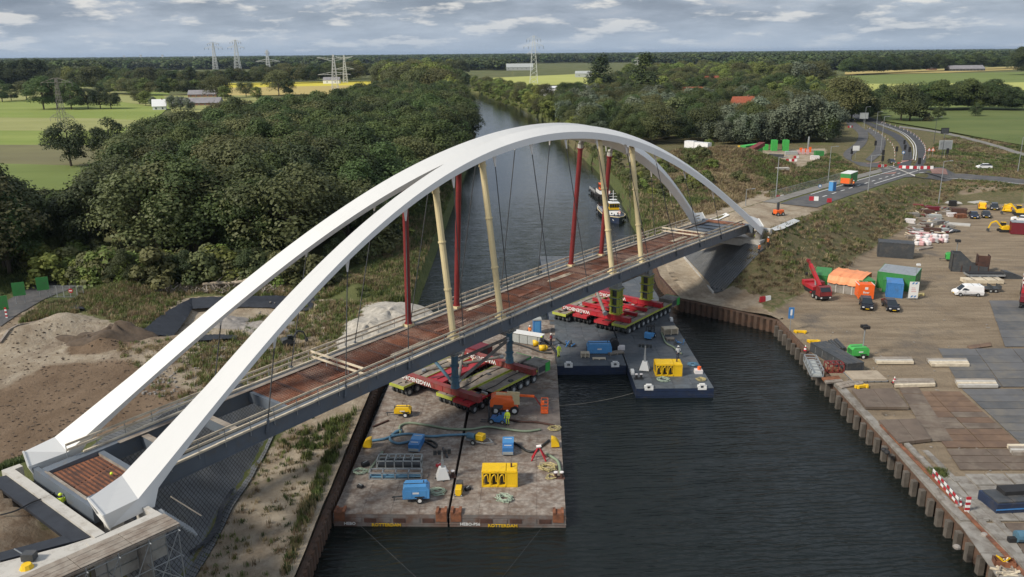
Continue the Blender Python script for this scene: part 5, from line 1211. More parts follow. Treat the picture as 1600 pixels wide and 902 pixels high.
lying('hose', 'dark hose sagging from the right cabinet to the red trestle', 'hose', [(801, 691), (812, 697), (822, 704), (834, 706), (843, 700), (858, 688)], .13, 'hosek')
lying('hose', 'dark hose crossing the wet patch right of the forklift', 'hose', [(796, 656), (815, 659), (840, 660), (866, 665)], .12, 'rustdark')
lying('hose', 'grey-green hose bending down along the right edge of the brown barge', 'hose', [(853, 709), (862, 714), (872, 722), (876, 740)], .15, 'hoseg')
lying('hose', 'black hose leading from the cabin across the deck to the worker on the slate barge', 'hose', [(833, 521), (845, 528), (858, 537), (866, 548), (872, 556)], .15, 'hosek')
lying('hose', 'dark hose curving across the brown barge below the grey box beam', 'hose', [(780, 538), (800, 536), (825, 543), (845, 550), (862, 552)], .12, 'hosek')
lying('hose', 'dark green hose on the outer slate barge right of the forklift', 'hose', [(1034, 520), (1040, 535), (1053, 543), (1065, 553)], .12, 'hoseg')
lying('hose', 'black hose near the far worker on the shorter slate barge', 'hose', [(869, 529), (880, 537), (893, 541), (897, 537)], .11, 'hosek')
def rope_pile(label, px, m, n=6, rad=.55, z=BZ):
    p = at(*px, z); r = random.Random(label); mb = MB()
    pts = []
    for i in range(n * 9): a = i * .72 + r.uniform(-.2, .2); q = rad * r.uniform(.45, 1.1); pts.append((q * cos(a), q * sin(a) * .9, .04 + i * .004))
    o = mb.tube(pts, .035, 5).build('rope_coil', MT[m]); o.location = p; tag(o, label, 'rope')
rope_pile('pale green rope heap right of the blue trailer generator', (684, 770), 'ropeg', 7, .8); rope_pile('pale green rope heap in front of the yellow power container', (788, 781), 'ropeg', 8, .85)
rope_pile('yellow rope heap at the right side of the brown barge', (855, 733), 'rope', 9, .95); rope_pile('trailing end of yellow rope below the yellow heap', (861, 746), 'rope', 4, .6)
rope_pile('pale rope coil by the right edge of the brown barge behind the hose guard', (866, 671), 'rope', 6, .75); rope_pile('green and grey rope tangle left of the steel frames', (562, 738), 'ropeg', 6, .75)
rope_pile('tan rope coil at the right edge of the outer slate barge', (1095, 594), 'rope', 6, .65, BZ); rope_pile('grey hose coil in front of the yellow pump frame', (1036, 594), 'hoseg' if 0 else 'ropeg', 5, .9)
rope_pile('blue hose coil hanging over the right edge of the outer slate barge', (1083, 571), 'hoseb', 6, .75)
def bollard(label, px, z=BZ, m='rustdark'):
    r = thing('bollard', label, 'bollard', at(*px, z)); MB().box(-.6, .6, -.3, .3, 0, .08).build('base_plate', MT[m], r)
    for x in (-.3, .3): q = MB().cyl((x, 0, .08), (x, 0, .6), .15, n=10).build('post', MT[m], r); MB().cyl((x, 0, .6), (x, 0, .68), .2, n=10).build('cap', MT['bag'], q)
bollard('pair of bollards at the barge seam left of the small yellow hydraulic unit', (703, 745)); bollard('pair of bollards at the right edge of the brown barge', (873, 747))
bollard('dark winch bollard at the left corner of the outer slate barge', (998, 592), m='black')
r = thing('hydraulic_jack', 'small yellow hydraulic unit beside the barge seam', 'hydraulic unit', onb(717, 772), R(-3)); MB().box(-.3, .3, -.5, .5, .05, .75).build('body', MT['yellow'], r, bevel=.03); MB().box(-.32, .32, .5, 1.1, .05, .9).build('tank', MT['darkgrey'], r); wheelset(r, (-.3, .3), (-.45,), .12, .1)
r = thing('pump_trailer', 'yellow motor pump in a pointed grey trailer frame at the barge seam', 'pump', onb(748, 692), R(-25))
MB().bar((-1.4, -.6, .4), (.9, -.6, .4), .1).bar((-1.4, .6, .4), (.9, .6, .4), .1).bar((.9, -.6, .4), (1.7, 0, .4), .1).bar((.9, .6, .4), (1.7, 0, .4), .1).bar((-1.4, -.6, .4), (-1.4, .6, .4), .1).build('chassis', MT['galv'], r)
MB().box(-.2, .7, -.4, .4, .45, 1.1).build('engine', MT['yellow'], r, bevel=.05); MB().cyl((-1.2, -.3, .8), (-.3, -.3, .8), .35, n=10).build('pump', MT['bluesteel'], r); wheelset(r, (-.3,), (-.75, .75), .3, .15)
r = thing('trestle', 'red A-frame hose trestle with pale top on the right brown barge', 'trestle', onb(842, 718), R(-3))
for x in (-.75, .75):
    for y in (-.4, .4): MB().bar((x, y, 0), (0, 0, 1.5), .12).build('leg', MT['red'], r)
MB().cyl((-.25, 0, 1.45), (.25, 0, 1.55), .16, n=8).build('roller', MT['bag'], r)
def pallet(label, p, rz, n=2, col='timber', l=1.2, w=1.0, h=.14):
    r = thing('pallet', label, 'pallet', p, rz)
    for k in range(n):
        for i in range(5): MB().box(-l / 2, l / 2, -w / 2 + i * w / 5, -w / 2 + i * w / 5 + w / 5 - .05, k * (h + .02) + h - .03, k * (h + .02) + h).build('board', MT[col], r)
        for x in (-l / 2, -.06, l / 2 - .12): MB().box(x, x + .12, -w / 2, w / 2, k * (h + .02), k * (h + .02) + h - .03).build('runner', MT[col], r)
    return r
pallet('stack of pallets near the forklift on the outer slate barge', onb(1046, 521), R(10), 6, l=2.2, w=1.5); pallet('low pallet in front of the pallet stack on the outer slate barge', onb(1047, 531), R(5), 2, 'plank')
pallet('small wooden pallet in front of the long blue generator', onb(914, 557), R(0), 4, 'timber'); pallet('flat wooden pallet at the front edge of the shorter slate barge', onb(936, 561), R(0), 1, 'timber', 1.8, .8)
pallet('wooden battens beside the black unit on the shorter slate barge', onb(962, 553), R(20), 2, 'plank', 2.2, 1.0)
r = thing('air_cooler', 'black hose reel unit with white front right of the long blue generator', 'equipment', onb(960, 546), R(0)); MB().box(-.6, .4, -.5, .5, .1, 1.3).cyl((0, -.6, 1.0), (0, .6, 1.0), .6, n=12).build('reel', MT['black'], r); MB().box(.4, 1.4, -.7, -.1, .1, .7).build('front_box', MT['bag'], r)
r = thing('valve_block', 'dark tangle of valves left of the long blue generator', 'equipment', onb(893, 541)); [MB().bar((random.uniform(-1, 1), random.uniform(-.6, .6), .1), (random.uniform(-1, 1), random.uniform(-.6, .6), random.uniform(.3, 1.1)), .12).build('pipe', MT['black' if i % 2 else 'blue'], r) for i in range(8)]
r = thing('valve_block', 'blue frame with hoses at the right edge of the outer slate barge', 'equipment', onb(1062, 538)); [MB().bar((random.uniform(-1.1, 1.1), random.uniform(-.6, .6), .1), (random.uniform(-1, 1), random.uniform(-.6, .6), random.uniform(.2, .7)), .1).build('pipe', MT['blue' if i % 2 else 'darkgrey'], r) for i in range(8)]
r = thing('tool_box', 'red and white barrel stand at the right edge of the outer slate barge', 'equipment', onb(1091, 583)); MB().box(-.5, .5, -.4, .4, 0, .5).build('box', MT['bag'], r); MB().cyl((.1, 0, .5), (.1, 0, .9), .25, n=10).build('drum', MT['orange'], r)
for lb, px, sc in (('dark tool box left of the steel frames on the brown barge', (571, 728), .8), ('small black pump near the front left of the brown barge', (563, 762), .6), ('red fuel canister left of the light tower', (686, 729), .6), ('dark motor beside the small yellow hydraulic unit', (731, 766), .6), ('dark lump of gear at the left edge of the brown barge', (560, 674), .6)):
    r = thing('tool_box', lb, 'equipment', onb(*px), random.uniform(0, 3)); MB().box(-.5 * sc, .5 * sc, -.35 * sc, .35 * sc, 0, .5 * sc).build('body', MT['red' if 'red' in lb else 'black'], r, bevel=.04); MB().bar((-.3 * sc, 0, .5 * sc), (.3 * sc, 0, .65 * sc), .06).build('handle', MT['grey'], r)
for i, (a, b, m) in enumerate((((692, 700), (699, 715), 'darkgrey'), ((583, 667), (607, 657), 'rustdark'), ((575, 738), (598, 706), 'hoseg'))):
    lb = ['dark steel bar leaning toward the light tower at the seam', 'dark timber lying near the far left edge of the brown barge', 'greenish pipe lying left of the grey steel frames'][i]
    A = at(*a, BZ + .1); B = at(*b, BZ + .1); o = MB().bar(A, B, .18).build('loose_bar', MT[m]); tag(o, lb, 'steel bar')
# mooring lines into the water
def line(label, a, b, rad=.025, m='rope', sag=.8):
    A, B = Vector(a), Vector(b); P = [A.lerp(B, i / 10) - Vector((0, 0, sag * 4 * (i / 10) * (1 - i / 10))) for i in range(11)]
    tag(MB().tube(P, rad, 4).build('mooring_line', MT[m]), label, 'rope')
line('thin mooring line running from the left barge front down into the dark water', at(555, 814, .5), at(650, 902, .05), .014, 'darkgrey', 0); line('thin mooring line running from the right barge front down to the left', at(855, 814, .5), at(785, 902, .05), .014, 'darkgrey', 0)
line('pale mooring line between brown barge and outer slate barge', at(873, 634, 1.3), at(990, 614, .9), .02, 'concd', .3)

# ------------------------------------------------------------------ two tugs
def tug(label, p, rz, l=19, w=5.2, hull='navy', full=True):
    r = thing('tugboat', label, 'tugboat', p, rz); secs = []
    for i in range(17):
        u = i / 16; x = (u - .5) * l; b = w / 2 * (min(1, (1 - u) * 3.2) ** .55 if u > .6 else 1) * (min(1, .72 + u * 1.6)); b = max(.06, b); sh = 1.0 + .9 * max(0, u - .45) ** 1.6 * 2 + .15 * (1 - u)
        secs.append([(x, -b, sh), (x, -b * .88, -.6), (x, b * .88, -.6), (x, b, sh)])
    vs, fs = loft(secs); MB().add(vs, fs).build('hull', MT[hull], r)
    rail_ = MB()
    for sgn in (-1, 1): rail_.tube([(s[0][0], sgn * abs(s[0][1]) * 1.01, s[0][2] + .02) for s in secs], .11, 6)
    rail_.build('fender_strip', MT['cream'] if full else MT['black'], r)
    dk = MB(); vs2 = [(s[0][0], s[0][1] * .93, s[0][2] - .12) for s in secs] + [(s[3][0], s[3][1] * .93, s[3][2] - .12) for s in secs]; dk.add(vs2, [(i, i + 1, 17 + i + 1, 17 + i) for i in range(16)]); dk.build('deck', MT['darkgrey'] if full else MT['rustdark'], r)
    wm = 'white'
    dh = MB().side([(-2.5, .8), (-2.5, 2.3), (3.2, 2.3), (3.9, .9)], -1.5, 1.5).build('deckhouse', MT[wm], r, bevel=.05); MB().box(-2.6, 3.3, -1.6, 1.6, 2.3, 2.38).build('deckhouse_roof', MT['darkgrey'], r)
    wh = MB().side([(.4, 2.38), (.2, 4.1), (3.0, 4.1), (2.9, 2.38)], -1.25, 1.25).build('wheelhouse', MT['postyel' if full else 'orange'], r, bevel=.05)
    for y in (-.95, -.32, .32, .95): MB().box(2.96, 3.02, y - .26, y + .26, 3.05, 3.85).build('window', MT['glass'], wh)
    for x in (.8, 1.6, 2.4):
        for sgn in (-1, 1): MB().box(x - .3, x + .3, min(sgn * 1.25, sgn * 1.28), max(sgn * 1.25, sgn * 1.28), 3.05, 3.85).build('window', MT['glass'], wh)
    for y in (-.8, .8): MB().cyl((3.55, y, 1.6), (3.62, y, 1.6), .2, n=10).build('porthole', MT['glass'], dh)
    MB().box(0, 3.2, -1.4, 1.4, 4.1, 4.2).build('wheelhouse_roof', MT['white' if full else 'orange'], r)
    m = MB().cyl((1.2, 0, 4.2), (1.0, 0, 7.2), .08, n=6).bar((1.1, -1.0, 5.6), (1.1, 1.0, 5.6), .08).bar((1.1, -.7, 6.4), (1.1, .7, 6.4), .06).box(.6, 1.6, -.9, .9, 4.75, 4.85); m.build('mast', MT['white'], r)
    for y in (-.9, .9): MB().cyl((-1.6, y, 2.3), (-1.7, y, 3.9), .28, n=10).build('funnel', MT['black'], r)
    MB().cyl((-4.2, -.7, 1.2), (-4.2, .7, 1.2), .5, n=12).box(-4.8, -3.6, -.9, .9, .9, 1.1).build('winch', MT['black'], r)
    for x in (5.6, -6.5):
        for y in (-.5, .5): MB().cyl((x, y, 1.1), (x, y, 1.9), .12, n=8).build('bollard_post', MT['black'], r)
    for k in range(5):
        x = -7 + k * 3; b = max(.3, w / 2)
        for sgn in (-1, 1): q = Vector((x, sgn * b * (1.03 if x < 2 else .92), .75)); MB().cyl(q - Vector((0, .14, 0)), q + Vector((0, .14, 0)), .42, n=12).build('tyre_fender', MT['black'], r)
    rails = MB()
    for k in range(9): x = -8 + k * 1.0; rails.cyl((x, -w / 2 * .9, 1.1), (x, -w / 2 * .9, 1.9), .03, n=4).cyl((x, w / 2 * .9, 1.1), (x, w / 2 * .9, 1.9), .03, n=4)
    for z in (1.5, 1.9): rails.bar((-8, -w / 2 * .9, z), (0, -w / 2 * .9, z), .04).bar((-8, w / 2 * .9, z), (0, w / 2 * .9, z), .04)
    rails.build('railing', MT['white'], r)
    # white anchors on the bow and an orange life ring
    for y in (-.55, .55): q = MB().tube([(8.6 - abs(y), y * 2.0 - .3, .95), (8.9 - abs(y), y * 2.0, .6), (8.6 - abs(y), y * 2.0 + .3, .95)], .06, 5, 3).build('anchor', MT['white'], r)
    q = []; MB().tube([(3.9, 1.2 + .28 * cos(a), 1.9 + .28 * sin(a)) for a in [k * pi / 5 for k in range(11)]], .06, 5).build('life_ring', MT['orange'], r)
    return r
pt = at(968, 352, 0); tug('navy tug with yellow and white wheelhouse moored bow towards the bridge', (pt.x - .6, pt.y + 11, 0), R(-86), 19, 5.6)
pt = at(944, 318, 0); tug('dark tug with orange wheelhouse roof moored behind the navy one', (pt.x + .8, pt.y + 12, 0), R(-84), 18, 5.2, 'black', False)
# ------------------------------------------------------------------ vehicles
def car(label, p, rz, paint, kind='car', grp=None):
    van = kind == 'van'; est = kind == 'suv'
    l = 4.5 if not van else 4.45; w = .92; hh = 1.86 if van else (1.62 if est else 1.46)
    r = thing('van' if van else 'car', label, 'van' if van else 'car', p, rz, grp)
    lo = [(-l / 2, .32), (-l / 2 - .03, .75), (-l / 2 + .1, .98), (-.9, 1.0), (.9, .98), (1.75, .86), (l / 2 - .1, .74), (l / 2, .5), (l / 2 - .05, .3)]
    b = MB(); n = len(lo); ins = [.06, .0, .02, .02, .02, .06, .14, .12, .12]
    b.side(lo, -w, w, ins); b.build('body', MT[paint], r, bevel=.05)
    if van: up = [(-l / 2 + .02, .98), (-l / 2 + .08, 1.78), (-l / 2 + .25, hh), (.3, hh - .02), (.75, hh - .1), (1.55, .96)]; iu = [.03, .12, .18, .18, .2, .06]
    elif est: up = [(-l / 2 + .12, .97), (-l / 2 + .42, 1.52), (-1.3, hh), (.2, hh), (.55, hh - .08), (1.25, .95)]; iu = [.05, .2, .24, .24, .24, .08]
    else: up = [(-l / 2 + .25, .97), (-1.3, 1.38), (-.9, hh), (.0, hh), (.35, hh - .08), (1.15, .95)]; iu = [.05, .22, .24, .24, .24, .08]
    g = MB(); g.side(up, -w, w, iu); g.build('cabin', MT[paint if van else 'glass'], r, bevel=.03)
    if not van: MB().side([(up[2][0] + .0, up[2][1] + .012), (up[3][0], up[3][1] + .012), (up[4][0], up[4][1] + .012), (up[4][0], up[4][1] - .03), (up[2][0], up[2][1] - .03)], -w + .22, w - .22).build('roof', MT[paint], r)
    else:
        for sgn in (-1, 1): MB().add([(.1, sgn * (w - .03), 1.05), (1.25, sgn * (w - .03), 1.05), (.75, sgn * (w - .17), 1.62), (.15, sgn * (w - .17), 1.66)], [(0, 1, 2, 3) if sgn < 0 else (3, 2, 1, 0)]).build('side_window', MT['glass'], r)
        MB().add([(1.56, -w + .12, .99), (1.56, w - .12, .99), (.8, w - .24, hh - .1), (.8, -w + .24, hh - .1)], [(0, 1, 2, 3)]).build('windscreen', MT['glass'], r)
        MB().box(-1.2, 1.0, -w - .012, -w + .02, .42, .52).box(-1.2, 1.0, w - .02, w + .012, .42, .52).build('side_moulding', MT['darkgrey'], r)
        for x in (-1.6, -.6): MB().box(x, x + .06, -w + .2, w - .2, hh, hh + .06).build('roof_bar', MT['grey'], r)
    wheelset(r, (-1.35, 1.38), (-w + .06, w - .06), .32, .2, 'galv')
    for sgn in (-1, 1):
        MB().box(l / 2 - .22, l / 2 - .03, sgn * .62 - .16, sgn * .62 + .16, .56, .72).build('headlight', MT['white'], r)
        MB().box(-l / 2 - .045, -l / 2 + .05, sgn * .74 - .08, sgn * .74 + .08, .7, 1.0 if not van else 1.5).build('tail_light', MT['red'], r)
        MB().box(.75, .92, sgn * (w + .08) - .08, sgn * (w + .08) + .08, .95, 1.08).build('wing_mirror', MT[paint], r)
    MB().box(l / 2 - .04, l / 2 + .01, -.26, .26, .36, .46).build('front_plate', MT['yellow'], r); MB().box(-l / 2 - .05, -l / 2 - .02, -.26, .26, .55, .66).build('rear_plate', MT['yellow'], r)
    return r
Y = 2.25
def yp(px, py, z=2.25): p = at(px, py, z); return Vector((p.x, p.y, max(z - .05, min(z + .6, H(p.x, p.y)))))
car('white delivery van with side window parked crosswise on the yard', yp(1511, 461), R(172), 'carwhite', 'van')
car('black estate car parked in front of the orange roll-off box', yp(1353, 480), R(-108), 'carblack', 'suv'); car('black saloon car parked to the right of the estate car by the containers', yp(1391, 482), R(-100), 'carblack')
car('dark blue saloon parked at the far end of the yard, left one of the pair', yp(1521, 340), R(-112), 'carnavy'); car('black hatchback parked at the far end of the yard, right one of the pair', yp(1540, 339), R(-116), 'carblack')
car('grey estate car parked between the two yellow vans', yp(1553, 327), R(-118), 'cargrey', 'suv')
car('yellow van parked at the far edge of the yard, left of the grey car', yp(1534, 326), R(62), 'postyel', 'van'); car('yellow van parked at the far edge of the yard, right of the grey car', yp(1573, 330), R(62), 'postyel', 'van')
car('white car driving on the road at the right', gp(1537, 264, 3.5, .12), R(170), 'carwhite', 'suv'); car('dark grey car waiting at the traffic lights of the junction', gp(1393, 256, 4, .15), R(-100), 'cargrey')
car('white car with tilted nose parked behind the yellow excavator at the right edge', yp(1596, 346), R(150), 'carwhite')
car('dark pickup at the far end of the road beneath the trees', gp(1331, 191, 3.5, .2), R(-70), 'carblack', 'suv')
def axles(r, xs, w, rad=.5, rim='grey'): wheelset(r, xs, (-w, w), rad, .32, rim)
def truck_crane(label, p, rz):
    r = thing('mobile_crane', label, 'mobile crane', p, rz)
    MB().box(-4.2, 3.6, -1.15, 1.15, .75, 1.35).box(3.4, 3.9, -1.2, 1.2, .5, 1.0).build('chassis', MT['black'], r)
    MB().side([(2.2, 1.2), (2.2, 2.7), (3.2, 2.7), (3.8, 1.9), (3.85, 1.0), (2.2, 1.0)], -1.2, 1.2).build('cab', MT['redprop'], r, bevel=.06); MB().add([(3.26, -1.0, 2.62), (3.26, 1.0, 2.62), (3.84, 1.0, 1.9), (3.84, -1.0, 1.9)], [(3, 2, 1, 0)]).build('windscreen', MT['glass'], r)
    for y in (-.9, .9): MB().box(3.88, 3.95, y - .15, y + .15, .62, .85).build('headlight', MT['white'], r)
    MB().box(-3.4, .8, -1.1, 1.1, 1.35, 2.1).box(-3.6, -2.4, -1.2, 1.2, 1.5, 2.5).build('superstructure', MT['red'], r, bevel=.05); MB().box(-.6, 1.0, .35, 1.2, 1.9, 3.1).build('crane_cab', MT['redprop'], r, bevel=.05)
    bd = Vector((cos(R(36)) * -1, 0, sin(R(36)))); a = Vector((1.4, 0, 2.4))
    MB().bar(a, a + bd * 5.4, .55, .6).build('boom', MT['red'], r); MB().bar(a + bd * 4, a + bd * 6.6, .4, .42).box(a.x + bd.x * 6.6 - .3, a.x + bd.x * 6.6 + .4, -.25, .25, a.z + bd.z * 6.6 - .4, a.z + bd.z * 6.6 + .2).build('boom_extension', MT['redprop'], r)
    MB().cyl((-.3, 0, 2.0), tuple(a + bd * 2.6 - Vector((0, 0, .2))), .16, n=8).build('lift_ram', MT['galv'], r)
    tip = a + bd * 6.6; q = MB().cyl(tip - Vector((.2, 0, .3)), tip - Vector((.2, 0, 2.6)), .03, n=4).build('hoist_rope', MT['black'], r); MB().box(tip.x - .4, tip.x, -.2, .2, tip.z - 3.2, tip.z - 2.6).build('hook_block', MT['black'], q)
    axles(r, (-3.4, -2.1, 1.2, 2.6), 1.1)
    for x in (-4.1, .3): MB().box(x, x + .3, -1.4, 1.4, .8, 1.1).build('outrigger_box', MT['red'], r)
    return r
truck_crane('red mobile crane with raised boom facing the camera beside the containers', yp(1274, 462), R(-82)).scale = (.86, .86, .86)
# containers beside the grassy bank (footprint corners from the place itself)
def cont_at(label, a, b, **k):
    A = at(*a, Y); B = at(*b, Y); d = B - A; rz = atan2(d.y, d.x); l = k.pop('l', d.length); return container(label, (A.x, A.y, Y - .02), rz, l=l, **k)
cont_at('green container at the left end of the row with an orange lower end', (1271, 452), (1292, 454), l=2.5, w=6.0, h=2.6, col='green', doors='x0')
p = at(1271, 453, Y); tag(MB().box(.05, 2.4, -.07, -.045, .1, 1.0).build('painted_panel', MT['orange']), 'orange lower panel fixed to the front of the left green container', 'panel').matrix_world = Matrix.Translation((p.x, p.y, Y)) @ Matrix.Rotation(atan2((at(1292, 454, Y) - p).y, (at(1292, 454, Y) - p).x), 4, 'Z')
cont_at('green container behind the orange roll-off box', (1341, 463), (1362, 463), l=2.5, w=6.0, h=2.7, col='green', doors='x0')
cont_at('tall green container with grey roof at the end of the row', (1369, 449), (1427, 457), w=6.2, h=2.9, col='green', roof='galv')
cont_at('green skip standing in front of the grey-roofed container', (1378, 456), (1405, 459), l=2.9, w=3.5, h=2.2, col='green')
cont_at('blue container with closed doors standing before the green one', (1384, 464), (1406, 466), l=2.45, w=3.6, h=2.5, col='blue')
cont_at('black container behind the grey-roofed green one', (1371, 401), (1426, 405), w=3.2, h=3.0, col='darkgrey')
cont_at('dark flat container lying along the quay near the green light tower', (1323, 583), (1342, 581), l=2.3, w=8.2, h=1.3, col='darkgrey', doors='x0')
# shelter of concrete blocks under an orange tarpaulin
A = at(1293, 455, Y); B = at(1343, 463, Y); d = B - A; r = thing('covered_shelter', 'shelter with orange tarpaulin roof on weathered panels between the green containers', 'shelter', (A.x, A.y, Y), atan2(d.y, d.x)); l = d.length
for i in range(4): MB().box(i * l / 4 + .04, (i + 1) * l / 4 - .04, 0, .25, 0, 1.5).build('wall_panel', MT['concd'], r)
for i in range(5): MB().box(i * l / 4 - .08, i * l / 4 + .08, -.08, .28, 0, 1.7).build('post', MT['conc'], r)
MB().box(0, l, 5.6, 5.8, 0, 2.0).box(0, .2, .2, 5.8, 0, 1.6).box(l - .2, l, .2, 5.8, 0, 1.6).build('wall', MT['concd'], r)
tv = []; n = 14
for i in range(n + 1):
    for j, (y, z) in enumerate(((-.25, 1.55), (-.15, 2.0), (.3, 2.75), (2.8, 3.0), (5.9, 2.85), (6.0, 2.0))): tv.append((i * (l + .3) / n - .15, y + random.uniform(-.04, .04), z + random.uniform(-.06, .06) + (.12 if i % 4 == 0 else 0)))
MB().add(tv, [(i * 6 + j, (i + 1) * 6 + j, (i + 1) * 6 + j + 1, i * 6 + j + 1) for i in range(n) for j in range(5)]).build('tarpaulin', MT['tarp'], r, smooth=False)
# orange roll-off box tipped forward
p = at(1352, 468, Y); r = thing('roll_off_box', 'orange roll-off box with white lettering behind the black estate car', 'box', (p.x, p.y, Y), R(-8))
MB().box(-1.2, 1.2, 0, 4.2, .2, 2.45).build('body', MT['orange'], r, bevel=.03); MB().box(-1.25, 1.25, -.06, 0, .1, 2.5).build('front_frame', MT['orange'], r)
for x in (-1.25, 1.2): MB().box(x, x + .06, -.1, 4.25, 2.4, 2.52).build('top_rail', MT['white'], r)
MB().box(-.25, .25, -.09, -.06, 1.7, 2.1).build('emblem', MT['white'], r); text('lettering', 'Boer', .5, MT['white'], r, (0, -.09, 1.2), (R(90), 0, 0)); MB().box(-1.1, 1.1, .3, 4.0, 2.45, 2.5).build('lid', MT['orange'], r); text('lettering', 'Boer', .8, MT['white'], r, (0, 2.0, 2.52), (0, 0, 0))
# blue striped board
p = at(1426, 468, Y); r = thing('notice_board', 'white notice board with blue stripes at top and bottom beside the blue container', 'sign', (p.x, p.y, Y), R(-6)); 
MB().box(-.75, .75, 0, .08, .2, 3.0).build('board', MT['white'], r)
for z in (.35, 2.6):
    for x in (-.45, .05): MB().add([(x, -.01, z), (x + .28, -.01, z), (x + .5, -.01, z + .32), (x + .22, -.01, z + .32)], [(0, 1, 2, 3)]).build('stripe', MT['blue'], r)
for k in range(3): MB().box(-.4, .4 - .1 * k, -.012, 0, 1.3 + .3 * k, 1.42 + .3 * k).build('print_line', MT['bagpink'], r)
for x in (-.7, .7): MB().box(x - .04, x + .04, .1, .7, 0, .1).bar((x, .6, .1), (x, .1, 2.0), .06).build('leg', MT['galv'], r)
p = at(1428, 455, Y); r = thing('lamp_post', 'thin pole with white floodlight beside the green container', 'lamp post', (p.x, p.y, Y)); MB().cyl((0, 0, 0), (0, 0, 4.6), .06, n=6).build('pole', MT['galv'], r); MB().box(-.1, .5, -.2, .2, 4.5, 4.8).build('lamp', MT['white'], r)
lamp = lamp_tower
# green light towers
def tower_trailer(label, p, rz, mast=2.6):
    r = generator(label, p, rz, 2.3, 1.4, 1.1, 'brightgreen', True, 'light tower'); r.name = 'light_tower'
    MB().cyl((.6, 0, 1.6), (.6, 0, 1.6 + mast), .09, n=8).build('mast', MT['galv'], r)
    for dx_, dy_ in ((-.25, -.3), (.25, -.3), (-.25, .3), (.25, .3)): MB().box(.6 + dx_ - .2, .6 + dx_ + .2, dy_ - .2, dy_ + .2, 1.5 + mast, 1.9 + mast).build('lamp', MT['black'], r)
tower_trailer('green trailer light tower with black lamps near the quay', yp(1340, 558), R(5)); tower_trailer('green light tower behind the dark steel hopper on the yard', yp(1487, 408), R(-20), 2.4)
# dark steel hopper with ramp, conveyor and timber boxes
r = thing('steel_hopper', 'dark rusty steel hopper with sloping chute standing on the yard', 'hopper', yp(1486, 424), R(-18))
MB().side([(0, 0), (0, 3.4), (1.6, 3.4), (3.8, 1.4), (6.0, 1.2), (6.0, 0)], 0, .12).side([(0, 0), (0, 3.4), (1.6, 3.4), (3.8, 1.4), (6.0, 1.2), (6.0, 0)], 2.6, 2.72).box(0, .12, 0, 2.7, 0, 3.4).box(0, 6, .1, 2.6, .4, .5).build('chute', MT['darkgrey'], r)
for x in (1.6, 3.0, 4.4): MB().box(x, x + .12, -.08, 2.8, 0, 1.3).build('rib', MT['rustdark'], r)
MB().box(4.4, 6.4, 1.0, 1.1, 0, 3.1).box(4.4, 4.5, 1.0, 2.9, 0, 3.1).box(6.3, 6.4, 1.0, 2.9, 0, 3.1).build('upright_plate', MT['rustdark'], r)
r = thing('conveyor', 'grey belt conveyor with rollers lying right of the dark hopper', 'conveyor', yp(1513, 436), R(-3)); MB().box(0, 6.4, 0, 2.0, .5, .8).build('frame', MT['galv'], r); MB().box(.1, 6.2, .2, 1.8, .8, 1.0).build('belt', MT['black'], r)
for x in (.5, 2, 3.5, 5): MB().cyl((x, -.1, .4), (x, 2.1, .4), .16, n=8).build('roller', MT['galv'], r)
MB().side([(6.4, 0), (6.4, 1.3), (7.4, 1.2), (10.0, .2), (10.0, 0)], .2, 1.9).build('tail_section', MT['darkgrey'], r)
r = thing('timber_crate', 'long pale timber crate in front of the conveyor', 'crate', yp(1508, 444), R(-3))
for k in range(6): MB().box(0, 6.6, k * .34, k * .34 + .3, .12, .75).build('beam', MT['timber'], r)
for x in (1.5, 3.6, 5.4): MB().box(x, x + .08, -.03, 2.07, .75, .79).build('strap', MT['black'], r)
r = thing('flat_trailer', 'low dark trailer behind the white van', 'trailer', yp(1545, 455), R(-3)); MB().box(-1.6, 1.6, -.9, .9, .55, .7).build('bed', MT['darkgrey'], r); wheelset(r, (-.2, .6), (-.95, .95), .32, .2); [MB().box(x, x + .06, -.92, .92, .7, 1.2).build('stake', MT['darkgrey'], r) for x in (-1.5, 0, 1.5)]
# red truck with loader crane leaving the frame at the right
r = thing('truck', 'red and black truck with lattice load cut by the right edge of the photo', 'truck', yp(1606, 482), R(58)); MB().box(-1.0, 1.0, -1.25, 1.25, .8, 1.2).box(1.0, 12, -1.2, 1.2, .9, 1.15).build('chassis', MT['black'], r)
MB().box(-1.2, 1.0, -1.25, 1.25, 1.2, 2.2).build('bonnet', MT['maroon'], r, bevel=.08); MB().box(1.0, 2.4, -1.2, 1.2, 1.15, 3.1).build('cab', MT['red'], r, bevel=.08); MB().box(2.8, 12, -1.1, 1.1, 1.3, 1.5).box(2.8, 12, -1.1, -.9, 1.5, 3.2).build('load_frame', MT['darkgrey'], r); axles(r, (-.4, 3.5, 4.9, 9, 10.4), 1.1, .52, 'galv')
for i in range(6): MB().box(3 + i * 1.5, 3.15 + i * 1.5, -1.15, 1.15, 1.5, 3.2).build('bar', MT['white' if i % 2 else 'redprop'], r)
